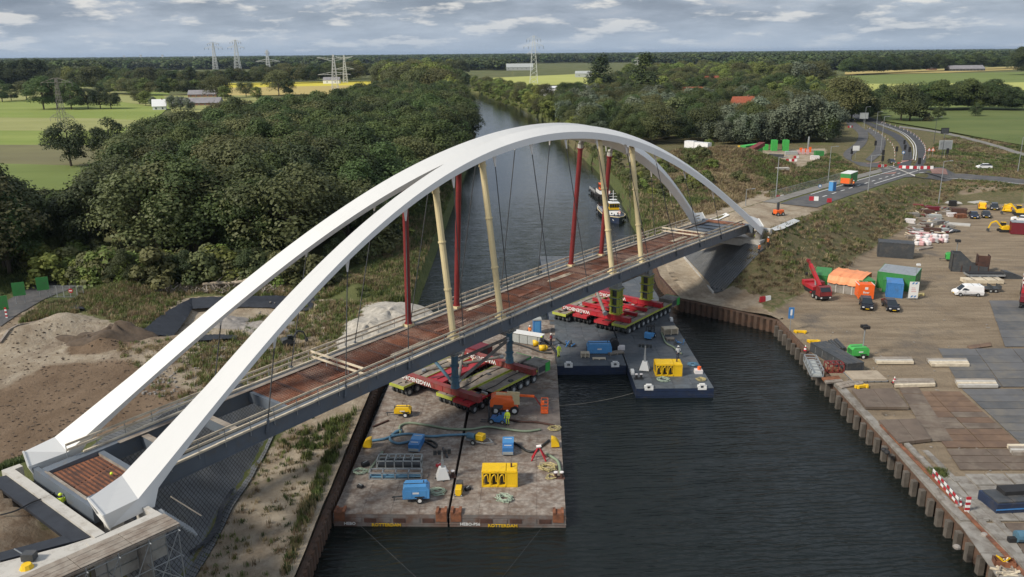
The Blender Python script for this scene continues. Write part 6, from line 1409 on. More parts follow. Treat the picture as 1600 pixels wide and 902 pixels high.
# maroon cabin and small yellow excavator at the right
r = thing('site_cabin', 'maroon site cabin with white door frame at the right edge of the yard', 'cabin', yp(1579, 366), R(-20)); MB().box(0, 5.5, 0, 2.4, .1, 2.7).build('body', MT['maroon'], r); MB().box(4.1, 5.4, -.06, 0, .15, 2.5).build('door_frame', MT['conc'], r); MB().box(4.4, 5.1, -.09, -.06, .3, 2.3).build('door', MT['red'], r); MB().box(-.1, 5.6, -.1, 2.5, 2.7, 2.8).build('roof', MT['galv'], r)
def excavator(label, p, rz, col='yellow', k=1.0):
    r = thing('excavator', label, 'excavator', p, rz); r.scale = (k, k, k)
    for y in (-.9, .9): MB().side([(-1.4, 0.1), (-1.5, .5), (-1.2, .75), (1.2, .75), (1.5, .5), (1.4, .1)], y - .25, y + .25).build('track', MT['black'], r)
    MB().side([(-1.6, .85), (-1.6, 1.7), (-.6, 1.9), (.5, 1.6), (.9, .85)], -1.0, 1.0).build('house', MT[col], r, bevel=.06); c = MB().side([(-.4, 1.4), (-.4, 2.6), (.7, 2.6), (1.0, 1.4)], -.95, -.1).build('cab', MT['glass'], r); MB().box(-.45, .75, -1.0, -.05, 2.6, 2.68).build('cab_roof', MT[col], c)
    MB().bar((.7, .3, 1.3), (2.4, .3, 3.1), .3, .4).bar((2.4, .3, 3.1), (3.6, .3, 2.6), .28, .36).build('boom', MT[col], r); MB().bar((3.6, .3, 2.7), (4.2, .3, 1.0), .22, .28).build('arm', MT[col], r); MB().side([(3.9, .2), (4.0, 1.0), (4.5, .9), (4.6, .3)], 0, .6).build('bucket', MT['darkgrey'], r); return r
excavator('small yellow excavator left of the maroon cabin', yp(1568, 362), R(170), 'yellow', .8); excavator('orange and yellow machine at the far right edge of the yard', yp(1592, 336), R(160), 'yellow', .9)
excavator('small dark excavator working on the overgrown bare ground left of the bridge', gp(452, 540, 3.2), R(30), 'darkgrey', .6)
r = thing('mini_loader', 'orange compact machine with dark lift column on the sandy approach', 'machine', gp(1216, 337, 10), R(20)); MB().box(-.9, .9, -.6, .6, .4, 1.2).build('body', MT['orange'], r, bevel=.05); MB().box(-.4, .0, -.2, .2, 1.2, 2.6).build('column', MT['darkgrey'], r); wheelset(r, (-.6, .6), (-.65, .65), .38, .25)

# ------------------------------------------------------------------ road side things
def barrier(label, px, py, n=3, rz=0, z0=3.4, world=None, grp=None):
    p = world or gp(px, py, z0, .1); r = thing('barrier', label, 'barrier', p, rz, grp)
    for i in range(n):
        m = 'white' if i % 2 else 'red'; MB().side([(i * 1.0, .0), (i * 1.0, .9), (i * 1.0 + .96, .9), (i * 1.0 + .96, 0)], -.22, .22, [0, .12, .12, 0]).build('barrier_block', MT[m], r)
def fence_board(label, a, b, z=Y, n=9):
    A = at(*a, z); B = at(*b, z); d = B - A; r = thing('barrier_fence', label, 'barrier', (A.x, A.y, z + .05), atan2(d.y, d.x)); l = d.length
    for i in range(n): MB().box(i * l / n, (i + 1) * l / n - .01, -.03, .03, .75, 1.0).build('board', MT['red' if i % 2 else 'white'], r); MB().box(i * l / n, (i + 1) * l / n - .01, -.03, .03, .3, .5).build('board', MT['white' if i % 2 else 'red'], r)
    for x in (0, l / 3, 2 * l / 3, l): MB().box(x - .03, x + .03, -.03, .03, 0, 1.05).box(x - .15, x + .15, -.35, .35, 0, .08).build('post', MT['galv'], r)
fence_board('long red and white board fence on the concrete by the quay in the foreground', (1456, 748), (1496, 795))
def cone(label, px, py, z=Y, k=1.0):
    r = thing('traffic_cone', label, 'traffic cone', at(px, py, z) + Vector((0, 0, .02))); r.scale = (k, k, k); MB().cb(0, 0, 0, .6, .6, .06).build('base', MT['black'], r)
    for i in range(4): MB().cyl((0, 0, .06 + i * .2), (0, 0, .26 + i * .2), .24 - i * .05, .19 - i * .05, n=10).build('band', MT['red' if i % 2 == 0 else 'white'], r)
cone('red and white cone just beyond the end of the board fence', 1499, 793, k=1.1); cone('red and white cone at the corner of the rusty mats', 1397, 599); cone('white-striped cone beside the quay near the rack', 1258, 549); cone('pale cone right of the green light tower near the quay', 1352, 557)
r = thing('beacon', 'red and white striped beacon post with white panel on the concrete', 'beacon', at(1510, 803, Y)); MB().cb(0, 0, 0, .7, .7, .12).build('base', MT['black'], r); [MB().box(-.2, .2, -.05, .05, .12 + i * .26, .12 + (i + 1) * .26 - .005).build('stripe', MT['red' if i % 2 else 'white'], r) for i in range(6)]
p = at(1234, 517, 2.2); r = thing('quay_sign', 'tall blue and white sign on a post at the corner of the quay', 'sign', p); MB().cyl((0, 0, 0), (0, 0, 2.6), .06, n=6).build('post', MT['galv'], r); q = MB().box(-.4, .4, -.04, .04, 1.9, 3.6).build('panel', MT['blue'], r); MB().box(-.14, .14, -.06, -.04, 2.4, 3.3).build('symbol', MT['white'], q)
for (x, y, n, rz, lb) in ((1187, 473, 2, .3, 'red and white barrier blocks at the foot of the bank beside the track'), (1264, 314, 2, -.2, 'red and white barrier on the approach road near the bank edge, left'), (1292, 317, 1, 0, 'single red and white block at the edge of the approach road'), (1213, 306, 3, .2, 'three red and white blocks at the foot of the lamp post by the approach'),
                          (1372, 262, 3, .1, 'red and white blocks left of the traffic light mast'), (1404, 264, 4, -.4, 'cluster of red and white blocks in the middle of the junction, front'), (1402, 258, 4, -.3, 'cluster of red and white blocks in the middle of the junction, rear'), (1427, 265, 6, -.05, 'long row of red and white blocks closing the right lane'),
                          (1228, 253, 4, .05, 'red and white blocks on the far sandy yard'), (1325, 200, 3, .4, 'orange blocks on the side road below the trees'), (1240, 248, 2, .2, 'short pair of blocks on the far sandy yard')):
    barrier(lb, x, y, n, rz, 9.5 if x < 1300 and y > 300 else 4)
# small delineator posts around the curve
dl = MB().cyl((0, 0, 0), (0, 0, .9), .11, n=6).build('delineator', MT['white'], None); MB().cyl((0, 0, .5), (0, 0, .75), .125, n=6).build('reflector', MT['red'], dl)
P = catmull([gp(x, y, 3.6) for x, y in ((1443, 250), (1446, 238), (1442, 226), (1428, 212), (1406, 201), (1378, 193))], 4); P2 = catmull([gp(x, y, 3.6) for x, y in ((1396, 262), (1398, 245), (1394, 228), (1378, 212), (1355, 200))], 4)
tag(dl, 'small red and white delineator post along the curved road', 'delineator', 'delineators along the curved road'); first = True
for p in P + P2:
    q = Vector((p.x, p.y, H(p.x, p.y) + .1))
    if first: dl.location = q; first = False; continue
    c = dl.copy(); COL.objects.link(c); c.location = q; ch = dl.children[0].copy(); COL.objects.link(ch); ch.parent = c
def lamp_post(label, px, py, pxt, pyt, z0=3.5, col='galv', arm=1.6, dbl=False):
    b = gp(px, py, z0); k = (b - Vector((0, 0, CAM_H))).length; hgt = abs(py - pyt) * k / FPX * 1.03
    r = thing('street_lamp', label, 'street lamp', b); MB().cyl((0, 0, 0), (0, 0, hgt), .13, .07, n=8).build('pole', MT[col], r)
    q = MB().bar((0, 0, hgt - .05), (arm, -.3, hgt + .15), .09).build('arm', MT[col], r); MB().box(arm - .3, arm + .5, -.5, -.15, hgt + .05, hgt + .2).build('lamp_head', MT['galv'], r)
    if dbl: MB().bar((0, 0, hgt - .05), (-arm, .3, hgt + .15), .09).build('arm', MT[col], r); MB().box(-arm - .5, -arm + .3, .15, .5, hgt + .05, hgt + .2).build('lamp_head', MT['galv'], r)
LB = 'tall pale street lamp '
for a in ((1212, 311, 1217, 254, 8, 'beside the approach at the foot of the sandy yard'), (1294, 281, 1300, 232, 8.5, 'beside the cycle path left of the green trailer'), (1356, 300, 1362, 250, 8, 'right of the green trailer on the approach road'), (1466, 320, 1476, 262, 2.5, 'at the corner of the storage yard'),
          (1376, 236, 1382, 190, 4, 'nearest in the row left of the curve'), (1368, 210, 1372, 180, 3.5, 'in the middle of the row left of the curve'), (1350, 201, 1354, 172, 3.5, 'farthest in the row left of the curve'), (1590, 270, 1596, 225, 3.5, 'by the road at the right edge of the photo'), (1165, 320, 1166, 296, 8, 'short and leaning beside the sandy track')):
    lamp_post(LB + a[5], a[0], a[1], a[2], a[3], a[4], dbl=False)
lamp_post('dark street lamp standing in the meadow beyond the curve', 1459, 224, 1463, 190, 3.5, 'darkgrey'); lamp_post('dark slender street lamp near the road sign on the meadow', 1471, 250, 1474, 216, 3.5, 'darkgrey')
def tlight(label, px, py, k=1.0, z0=3.8, h=3.4, arm=0):
    r = thing('traffic_light', label, 'traffic light', gp(px, py, z0)); MB().cyl((0, 0, 0), (0, 0, h), .09, n=8).build('pole', MT['darkgrey'], r)
    q = MB().box(-.38, .38, -.12, .12, h - 1.2, h + .5).build('signal_head', MT['black'], r); MB().box(-.45, .45, .12, .15, h - 1.3, h + .6).build('back_board', MT['black'], q)
    if arm: MB().bar((0, 0, h), (0, 0, h * 2.1), .12).bar((0, 0, h * 2.1), (arm, 0, h * 2.1), .12).build('mast_arm', MT['darkgrey'], r); MB().box(arm - .3, arm + .3, -.15, .15, h * 2.1 - 1.2, h * 2.1 + .3).build('signal_head', MT['black'], r)
for x, y, ar, lb in ((1378, 262, 0, 'black traffic light at the left of the junction beside the red and white blocks'), (1379, 252, 7, 'black traffic light mast with long arm over the road'), (1400, 246, 0, 'black traffic light left of the blue keep-right sign'), (1420, 247, 0, 'black traffic light right of the blue keep-right sign'), (1435, 268, 0, 'black traffic light among the white and red blocks'),
                     (1479, 250, 0, 'black traffic light at the far right of the junction'), (1367, 236, 0, 'black traffic light low beside the side road'), (1330, 250, 0, 'black traffic light board at the bend of the side road'), (1413, 243, 0, 'black traffic light between the lanes of the curve')): tlight(lb, x, y, arm=ar)
def sign(label, px, py, shape, m, m2, z0=3.6, h=2.6, s=.8, rz=0):
    r = thing('road_sign', label, 'road sign', gp(px, py, z0), rz); MB().cyl((0, 0, 0), (0, 0, h), .05, n=6).build('post', MT['galv'], r)
    if shape == 'tri': q = MB().side([(-s, h), (s, h), (0, h + 1.7 * s)], -.03, .03).build('panel', MT[m], r); MB().side([(-s * .65, h + .2 * s), (s * .65, h + .2 * s), (0, h + 1.35 * s)], -.045, -.03).build('face', MT[m2], q)
    elif shape == 'disc': q = MB().cyl((0, -.03, h + s * .6), (0, .03, h + s * .6), s * .7, n=14).build('panel', MT[m], r); MB().cyl((0, -.05, h + s * .6), (0, -.03, h + s * .6), s * .45, n=12).build('face', MT[m2], q)
    else: q = MB().box(-s, s, -.03, .03, h - .2, h + s * 1.3).build('panel', MT[m], r); MB().box(-s * .85, s * .85, -.045, -.03, h - .05, h + s * 1.15).build('face', MT[m2], q)
sign('blue keep-right disc in the middle of the junction', 1410, 252, 'disc', 'blue', 'white'); sign('orange-bordered warning triangle right of the curve, left one', 1450, 248, 'tri', 'red', 'white'); sign('orange-bordered warning triangle right of the curve, right one', 1456, 248, 'tri', 'orange', 'white')
sign('grey backed direction sign on two dark posts at the right of the junction', 1475, 246, 'rect', 'grey', 'galv', s=2.4, h=3); sign('dark backed sign in the meadow by the footpath', 1475, 216, 'rect', 'black', 'darkgrey', s=1.8, h=2.2)
sign('tall white direction board beside the bend of the side road', 1336, 250, 'rect', 'white', 'white', s=1.2, h=3.5); sign('pale signboard beneath the trees at the far bend', 1348, 201, 'rect', 'galv', 'grey', s=2.2, h=5)
sign('white warning triangle beside the dark lane at the left edge', 45, 428, 'tri', 'white', 'grey', 4, 1.6, .7); sign('grey blue traffic sign seen from behind by the forest lane', 96, 400, 'rect', 'grey', 'galv', 4, 2.4, .9)
for lb, x, y in (('tall dark green sign board at the lane beside the sand heaps, left', 6, 498), ('tall dark green sign board beside the lane in front of the sand heap', 33, 475), ('tall dark green sign board at the edge of the bushes by the site fence', 70, 466)):
    r = thing('sign_board', lb, 'sign', gp(x, y, 4), R(25)); MB().box(-.9, .9, -.04, .04, 1.4, 3.6).build('panel', MT['green'], r); [MB().cyl((q, .06, 0), (q, .06, 3.4), .05, n=6).build('post', MT['galv'], r) for q in (-.6, .6)]
r = thing('beacon', 'red and white striped beacon beside the lane at the left edge', 'beacon', gp(11, 498, 4)); [MB().box(-.15, .15, -.05, .05, i * .3, i * .3 + .29).build('stripe', MT['red' if i % 2 else 'white'], r) for i in range(6)]
# site fence at left and no entry sign
A = gp(80, 465, 4); B = gp(132, 463, 4); d = (B - A); r = thing('site_fence', 'row of mesh site fence panels between the lane and the green bank', 'fence', A, atan2(d.y, d.x)); n = 5; l = d.length
for i in range(n): b = MB(); x0, x1 = i * l / n, (i + 1) * l / n - .08; b.bar((x0, 0, .1), (x1, 0, .1), .05).bar((x0, 0, 2.0), (x1, 0, 2.0), .06).bar((x0, 0, 0), (x0, 0, 2.05), .06).bar((x1, 0, 0), (x1, 0, 2.05), .06); [b.bar((x0 + (x1 - x0) * q / 8, 0, .1), (x0 + (x1 - x0) * q / 8, 0, 2.0), .018) for q in range(1, 8)]; b.build('fence_panel', MT['galv'], r)
q = MB().cyl((l * .62, -.1, 1.2), (l * .62, -.05, 1.2), .38, n=14).build('no_entry_disc', MT['red'], r); MB().box(l * .62 - .26, l * .62 + .26, -.13, -.1, 1.13, 1.27).build('bar', MT['white'], q)
# trailer and toilet on the approach road
r = thing('cargo_trailer', 'green and orange trailer with white roof parked on the approach road', 'trailer', gp(1325, 291, 8, .1), R(52)); MB().box(-3, 3, -1.25, 1.25, .9, 3.4).build('box', MT['green'], r); MB().box(-3.02, -1.2, -1.29, -1.25, 1.0, 2.2).box(-3.05, -3.0, -1.1, 1.1, .95, 2.3).build('orange_panel', MT['orange'], r); MB().box(-3.05, 3.05, -1.3, 1.3, 3.4, 3.5).build('roof', MT['white'], r); wheelset(r, (.4, 1.4), (-1.1, 1.1), .4, .25, 'galv'); MB().box(-3, 3.2, -1.0, 1.0, .7, .9).build('chassis', MT['darkgrey'], r)
r = thing('toilet_cabin', 'blue portable toilet on the approach road beside the trailer', 'toilet cabin', gp(1300, 299, 8, .1), R(30)); MB().box(-.6, .6, -.6, .6, 0, 2.2).build('body', MT['lightblue'], r); MB().box(-.64, .64, -.64, .64, 2.2, 2.35).build('roof', MT['grey'], r); MB().box(-.45, .45, -.64, -.6, .1, 2.0).build('door', MT['blue'], r)
sign('small blue disc standing on the approach road left of the toilet', 1281, 295, 'disc', 'blue', 'white', 8.5, .3, .6)
person('worker in orange vest and white helmet at the rear of the green trailer', gp(1333, 294, 8, .1), R(80), vest='hiorange')
# long white fence along the cycle path
A = [bw(s, 13.9, 0) for s in range(156, 214, 5)]; r = thing('mesh_fence', 'low wire fence along the far side of the cycle path', 'fence', (0, 0, 0)); r2 = None
for i, (a, b) in enumerate(zip(A[:-1], A[1:])):
    za, zb = H(a.x, a.y), H(b.x, b.y); m_ = MB().bar((a.x, a.y, za + 1.6), (b.x, b.y, zb + 1.6), .05).bar((a.x, a.y, za + .2), (b.x, b.y, zb + .2), .04); [m_.bar((a.lerp(b, q / 6).x, a.lerp(b, q / 6).y, za + .1), (a.lerp(b, q / 6).x, a.lerp(b, q / 6).y, za + 1.65), .04) for q in range(6)]; m_.build('fence_panel', MT['galv'], r)
# white sheets and planks at the right bridge end
for lb, px, z in (('crumpled white sheet lying behind the far right arch foot', [(1103, 345), (1122, 336), (1134, 334), (1140, 338), (1124, 345), (1108, 349)], 9.6), ('long white sheet lying on the approach beside the workers', [(1205, 360), (1240, 345), (1250, 348), (1222, 362), (1210, 364)], 10.2)):
    P = [gp(a, b, z) for a, b in px]; c = sum(P, Vector()) / len(P); vs = [(c.x, c.y, c.z + .35)] + [(p.x, p.y, H(p.x, p.y) + random.uniform(.12, .5)) for p in P]
    tag(MB().add(vs, [(0, i + 1, (i + 1) % len(P) + 1) for i in range(len(P))]).build('white_sheet', MT['white']), lb, 'sheet')

# ------------------------------------------------------------------ mats and materials on the yard
def mats(name, label, cat, px, m, nx_, ny_, z=Y + .06, th=.12, gap=.05, jit=.02, piece='mat'):
    P = [at(a, b, z) for a, b in px]; r = thing(name, label, cat, (P[0].x, P[0].y, z)); rr = random.Random(label); O_ = P[0]
    Q = lambda u, v: (P[0] * (1 - u) + P[1] * u) * (1 - v) + (P[3] * (1 - u) + P[2] * u) * v - O_
    for i in range(nx_):
        for j in range(ny_):
            gu = gap / max(.1, (P[1] - P[0]).length / 1); gv = gap / max(.1, (P[3] - P[0]).length)
            c = [Q(i / nx_ + gu, j / ny_ + gv), Q((i + 1) / nx_ - gu, j / ny_ + gv), Q((i + 1) / nx_ - gu, (j + 1) / ny_ - gv), Q(i / nx_ + gu, (j + 1) / ny_ - gv)]
            dz = rr.uniform(0, jit); mm = rr.choice(m); ox, oy = rr.uniform(-gap, gap) * .5, rr.uniform(-gap, gap) * .5
            MB().prism([(q.x + ox, q.y + oy) for q in c], -.02, th + dz).build(piece, MT[mm] if isinstance(mm, str) else mm, r)
    return r
smat = M_('steel_plate_brown', (0.12, 0.09, 0.068), .75, var=.25, scale=.5, dirt=(0.20, 0.165, 0.125), damt=.35, dscale=.4)
smatb = M_('steel_plate_rust', (0.155, 0.098, 0.062), .8, var=.25, scale=.5, dirt=(0.11, 0.07, 0.05), damt=.4, dscale=.4)
smatg = M_('steel_plate_grey', (0.105, 0.105, 0.107), .8, var=.2, scale=.35, dirt=(0.16, 0.145, 0.12), damt=.35, dscale=.35)
smatg2 = M_('steel_plate_slate', (0.084, 0.086, 0.089), .75, var=.2, scale=.4, dirt=(0.13, 0.12, 0.105), damt=.35, dscale=.4)
mats('road_plates', 'rusty brown steel road plates laid side by side across the middle of the quay', 'road plates', [(1405, 612), (1500, 612), (1600, 700), (1478, 700)], [smatb, smat, smatb], 2, 10, Y + .03, .05, .05, .015, 'plate')
mats('road_plates', 'brown steel road plates in front of the timber mats at the right edge', 'road plates', [(1478, 702), (1600, 702), (1660, 735), (1500, 735)], [smat], 2, 3, Y + .03, .05, .05, .015, 'plate')
mats('road_plates', 'narrow strip of brown steel plates left of the large rusty field', 'road plates', [(1400, 600), (1432, 600), (1490, 690), (1452, 690)], [smat], 1, 5, Y + .05, .06, .05, .015, 'plate')
mats('road_plates', 'grey steel road plates covering the right side of the yard', 'road plates', [(1465, 545), (1640, 545), (1700, 605), (1500, 605)], [smatg, smatg2], 3, 5, Y + .03, .05, .05, .015, 'plate')
mats('road_plates', 'grey steel road plates in the corner beside the truck', 'road plates', [(1545, 470), (1660, 470), (1690, 542), (1570, 542)], [smatg, smatg2], 2, 6, Y + .03, .05, .05, .015, 'plate')
mats('road_plates', 'grey steel road plates right of the rusty field', 'road plates', [(1502, 608), (1690, 608), (1760, 700), (1602, 700)], [smatg2, smatg], 2, 8, Y + .03, .05, .05, .015, 'plate')
mats('road_plates', 'small rusty plates showing where sand has worn off near the grey plates', 'road plates', [(1510, 541), (1548, 535), (1550, 541), (1515, 546)], [smatb], 2, 1, Y + .08, .05, .05, .01, 'plate')
mats('steel_plate_stack', 'stack of brown steel plates with dark edge nearest the small quay sign side', 'steel plates', [(1330, 612), (1395, 610), (1420, 640), (1352, 640)], [smat], 2, 1, Y + .1, .3, .02, .01, 'plate')
mats('steel_plate_stack', 'second stack of brown steel plates with dark edge nearer the camera', 'steel plates', [(1372, 660), (1432, 658), (1455, 690), (1404, 696)], [smat], 2, 1, Y + .1, .32, .02, .01, 'plate')
for lb, px in (('pale timber mat stack left of the grey plates in the upper row', [(1363, 561), (1424, 561), (1428, 569), (1370, 569)]), ('pale timber mat stack on the grey plates in the upper row', [(1447, 563), (1510, 563), (1515, 573), (1455, 573)]), ('pale timber mat stack beside the cone in the lower row', [(1394, 595), (1458, 595), (1462, 604), (1398, 606)]),
               ('pale timber mat stack in the lower row on the grey plates', [(1490, 595), (1553, 595), (1560, 606), (1497, 606)]), ('pale timber mat stack cut by the right edge of the photo', [(1572, 698), (1640, 698), (1650, 712), (1582, 712)])):
    mats('timber_mat', lb, 'timber mat', px, ['timber', 'plank', 'conc'], 1, 4, Y + .1, .32, .04, .02, 'beam')
mats('concrete_slabs', 'weathered concrete slabs in the right foreground beside the board fence', 'concrete slabs', [(1450, 745), (1560, 745), (1640, 815), (1500, 815)], ['concd'], 3, 2, Y + .03, .06, .05, .03, 'slab')
mats('concrete_slabs', 'pale concrete slabs under the beacon post', 'concrete slabs', [(1470, 783), (1545, 783), (1568, 812), (1500, 814)], ['conc', 'concd'], 2, 1, Y + .1, .04, .04, .02, 'slab')
mats('concrete_slabs', 'broken concrete slabs behind the cones at the right', 'concrete slabs', [(1505, 742), (1600, 742), (1640, 780), (1545, 780)], ['concd'], 3, 2, Y + .1, .14, .1, .04, 'slab')
mats('concrete_slabs', 'brownish concrete slabs at the right bottom corner', 'concrete slabs', [(1498, 818), (1640, 818), (1700, 920), (1570, 920)], [smat, 'concd'], 2, 2, Y + .03, .06, .05, .03, 'slab')
mats('plank_pile', 'weathered planks lying beside the quay near the rusty rack', 'planks', [(1283, 592), (1310, 589), (1318, 598), (1290, 600)], ['plank', 'rust'], 1, 5, Y + .05, .15, .04, .06, 'plank')
mats('plank_pile', 'grey brown boards on the sand before the first plate stack', 'planks', [(1305, 600), (1345, 592), (1350, 600), (1315, 608)], ['plank'], 5, 2, Y + .05, .08, .04, .05, 'plank')
mats('steel_frame_pile', 'dark steel frame sections lying in front of the dark container', 'steel frames', [(1292, 536), (1308, 532), (1323, 548), (1308, 550)], ['darkgrey'], 4, 1, Y + .1, .4, .12, .1, 'frame')
frame_stack('grey metal rack with grating lying along the quay edge', (at(1287, 590, Y).x, at(1287, 590, Y).y, Y), R(80), 5.6, 1.5, 1.0, 5, 'galv', 'grey')
frame_stack('small rusty red frame rack behind the planks', (at(1292, 583, Y).x, at(1292, 583, Y).y, Y), R(0), 2.2, 1.2, 1.2, 3, 'redprop', 'rust')
frame_stack('fallen mesh fence panel beside the rusty mats', (at(1333, 598, Y).x, at(1333, 598, Y).y, Y), R(0), 4.4, 3.2, .15, 5, 'galv', 'sand')
for lb, px, m in (('yellow steel beam piece on the quay corner beside the sign', (1250, 520), 'yellow'), ('orange yellow skid near the rusty cone on the quay', (1271, 535), 'yellow'), ('yellow pipe support beside the fallen fence panel', (1346, 606), 'yellow'), ('yellow sand-coloured sack heap near the notice board', (1437, 462), 'rope')):
    r = thing('steel_support', lb, 'steel part', at(*px, Y), random.uniform(-.4, .4)); MB().box(-.9, .9, -.15, .15, .05, .35).build('beam', MT[m], r); MB().box(-.7, -.5, -.4, .4, 0, .3).box(.5, .7, -.4, .4, 0, .3).build('foot', MT[m], r)
r = thing('steel_trough', 'dark blue steel trough with lids at the right edge of the foreground', 'steel box', at(1556, 805, Y), R(5)); MB().box(0, 6, 0, 2.6, 0, 1.0).build('body', MT['navy'], r); MB().box(-.05, 6, -.06, 0, .45, .55).build('band', MT['blue'], r); [MB().box(.2 + i * 1.5, 1.6 + i * 1.5, .2, 2.4, 1.0, 1.12).build('lid', MT['darkgrey'], r) for i in range(4)]; MB().box(1.5, 6, 1.2, 2.4, 1.12, 1.5).build('upper_plate', MT['black'], r)
r = thing('pump', 'small grey green pump at the right edge below the steel trough', 'pump', at(1597, 848, Y), 0); MB().cyl((-.6, 0, .6), (.8, 0, .6), .5, n=12).build('body', MT['bluesteel'], r); MB().box(-1.2, -.6, -.2, .2, 0, .5).build('foot', MT['black'], r)
r = thing('rubble_bin', 'orange bin full of scrap in the right bottom corner', 'bin', at(1568, 884, Y), R(-15)); r.scale = (.7, .7, .7); MB().box(-1.1, 1.1, -.6, -.52, 0, .8).box(-1.1, 1.1, .52, .6, 0, .8).box(-1.1, -1.02, -.6, .6, 0, .8).box(1.02, 1.1, -.6, .6, 0, .8).box(-1.1, 1.1, -.6, .6, 0, .1).build('bin', MT['rust'], r); [MB().bar((random.uniform(-.9, .9), random.uniform(-.4, .4), .5), (random.uniform(-.9, .9), random.uniform(-.4, .4), 1.0), .12).build('scrap', MT[random.choice(['yellow', 'darkgrey', 'timber'])], r) for _ in range(8)]
r = thing('scrap_pile', 'heap of broken timber below the orange bin', 'timber', at(1575, 897, Y)); [MB().bar((random.uniform(-1.2, 1.2), random.uniform(-.6, .6), .05), (random.uniform(-1.2, 1.2), random.uniform(-.6, .6), random.uniform(.1, .5)), .1, .16).build('broken_board', MT[random.choice(['timber', 'plank'])], r) for _ in range(12)]
lt = MB(); rr = random.Random(12)
for i in range(900):
    px = rr.uniform(1230, 1600); py = rr.uniform(500, 900)
    p = at(px, py, Y); d_ = sdist(np.array([p.x]), np.array([p.y]), CANAL)[0]
    if d_ > 1.2 and (d_ < 9 or rr.random() < .25): s = rr.uniform(.03, .13); lt.cb(p.x, p.y, Y - .02, s, s * rr.uniform(1, 4), s * .7, rr.uniform(0, 3))
tag(lt.build('litter', [MT['rubble']]), 'small stones and scraps strewn over the quay', 'litter', kind='stuff')
# tyres, small lumps along the foreground quay
for i, (x, y) in enumerate(((1381, 703), (1386, 707), (1440, 716), (1538, 836), (1495, 855), (1497, 791))):
    lb = ['black rubber lump on the quay edge, left of two', 'black rubber lump on the quay edge, right of two', 'brown stone on the sand before the timber strip', 'dark stone alone on the brown slabs', 'dark stone on the strip near the quay edge', 'small dark bush-like lump by the cone'][i]
    tag(MB().sphere(at(x, y, Y + .15), .32, 7, 5, .7).build('stone', MT['black' if i < 2 else 'rubble']), lb, 'stone')
# storage heaps at the far end of the yard: sacks, stacks of formwork, pipes
for i in range(22):
    px = 1434 + (i % 9) * 5.3 + random.uniform(-1, 1); py = 373 + (i // 9) * 5 + random.uniform(-1, 1); q = yp(px, py); rr = random.Random(i)
    b = MB().box(-.5, .5, -.5, .5, 0, .95); o = b.build('bulk_bag', MT['bagpink' if i % 3 == 1 else 'bag'], None, bevel=.16); o.location = q; o.rotation_euler = (0, 0, rr.uniform(0, 1.5)); o.scale = (rr.uniform(.9, 1.2), rr.uniform(.9, 1.2), rr.uniform(.8, 1.15)); tag(o, 'white or pinkish bulk bag in the long heap at the storage area', 'bulk bag', 'bulk bags heaped at the storage area')
STK = [(1432, 330, 3.0, 1.2, 1.2, 'redprop'), (1445, 336, 4, 1.2, .8, 'rustdark'), (1455, 331, 3.5, 1.4, .9, 'maroon'), (1424, 342, 3, 1.6, .9, 'concd'), (1442, 345, 4.5, 1.2, .7, 'plank'), (1460, 342, 3, 1.4, 1.1, 'grey'), (1450, 352, 4, 1.3, .7, 'concd'), (1466, 350, 3, 1.3, .9, 'rubble'), (1432, 356, 3.4, 1.2, .7, 'plank'), (1455, 361, 4, 1.1, .8, 'rustdark'),
       (1440, 366, 4.2, 1.2, .5, 'bagpink'), (1470, 361, 3, 1.4, .7, 'grey'), (1424, 372, 2.6, 1.4, .7, 'plank'), (1481, 355, 2.4, 1.4, .6, 'concd'), (1436, 382, 2.6, 1.5, .6, 'concd'), (1488, 361, 1.4, 3.2, .5, 'darkgrey'), (1497, 351, 5.0, 3.0, .25, 'conc'), (1443, 389, 4.2, 1.2, .4, 'plank'), (1498, 333, 3.4, 2.2, 1.3, 'rustdark'), (1500, 340, 2.4, 1.6, 1.0, 'rust'), (1477, 335, 2.4, 1.4, .8, 'plank'), (1487, 338, 2.2, 1.3, .9, 'bag'), (1421, 352, 2.0, 1.2, 1.0, 'bag'), (1528, 316, 5, 2.4, .2, 'conc'), (1482, 318, 6, 3, .25, 'conc'), (1488, 322, 1.6, 1.4, 1.5, 'black')]
for i, (x, y, w, d_, h, m) in enumerate(STK):
    q = yp(x, y); rr = random.Random(i * 3 + 1); r = thing('material_stack', {'redprop': 'red steel formwork', 'rustdark': 'rusty sheet piles', 'maroon': 'dark red beams', 'concd': 'grey concrete blocks', 'plank': 'weathered boards', 'grey': 'light grey frames', 'rubble': 'mixed rubble', 'bagpink': 'pinkish wrapped slabs', 'darkgrey': 'black pipes', 'conc': 'pale slabs', 'rust': 'orange rusty plates', 'bag': 'white wrapped goods', 'black': 'black box'}[m] + ' stacked ' + ['near the lamp post', 'behind the white sacks', 'at the foot of the bank', 'in the middle of the heap', 'beside the track'][i % 5] + ', ' + ('low' if h < .8 else 'tall') + (' and short' if w < 3 else ' and long') + (' farther back' if y < 350 else ' nearer'), 'building materials', q, rr.uniform(-.5, .5))
    n = max(2, int(h / .2))
    for k in range(n):
        for j in range(3): MB().box(-w / 2 + rr.uniform(-.15, .15), w / 2 + rr.uniform(-.15, .15), -d_ / 2 + j * d_ / 3, -d_ / 2 + (j + 1) * d_ / 3 - .06, k * h / n, (k + 1) * h / n - .03).build('piece', MT[m], r)
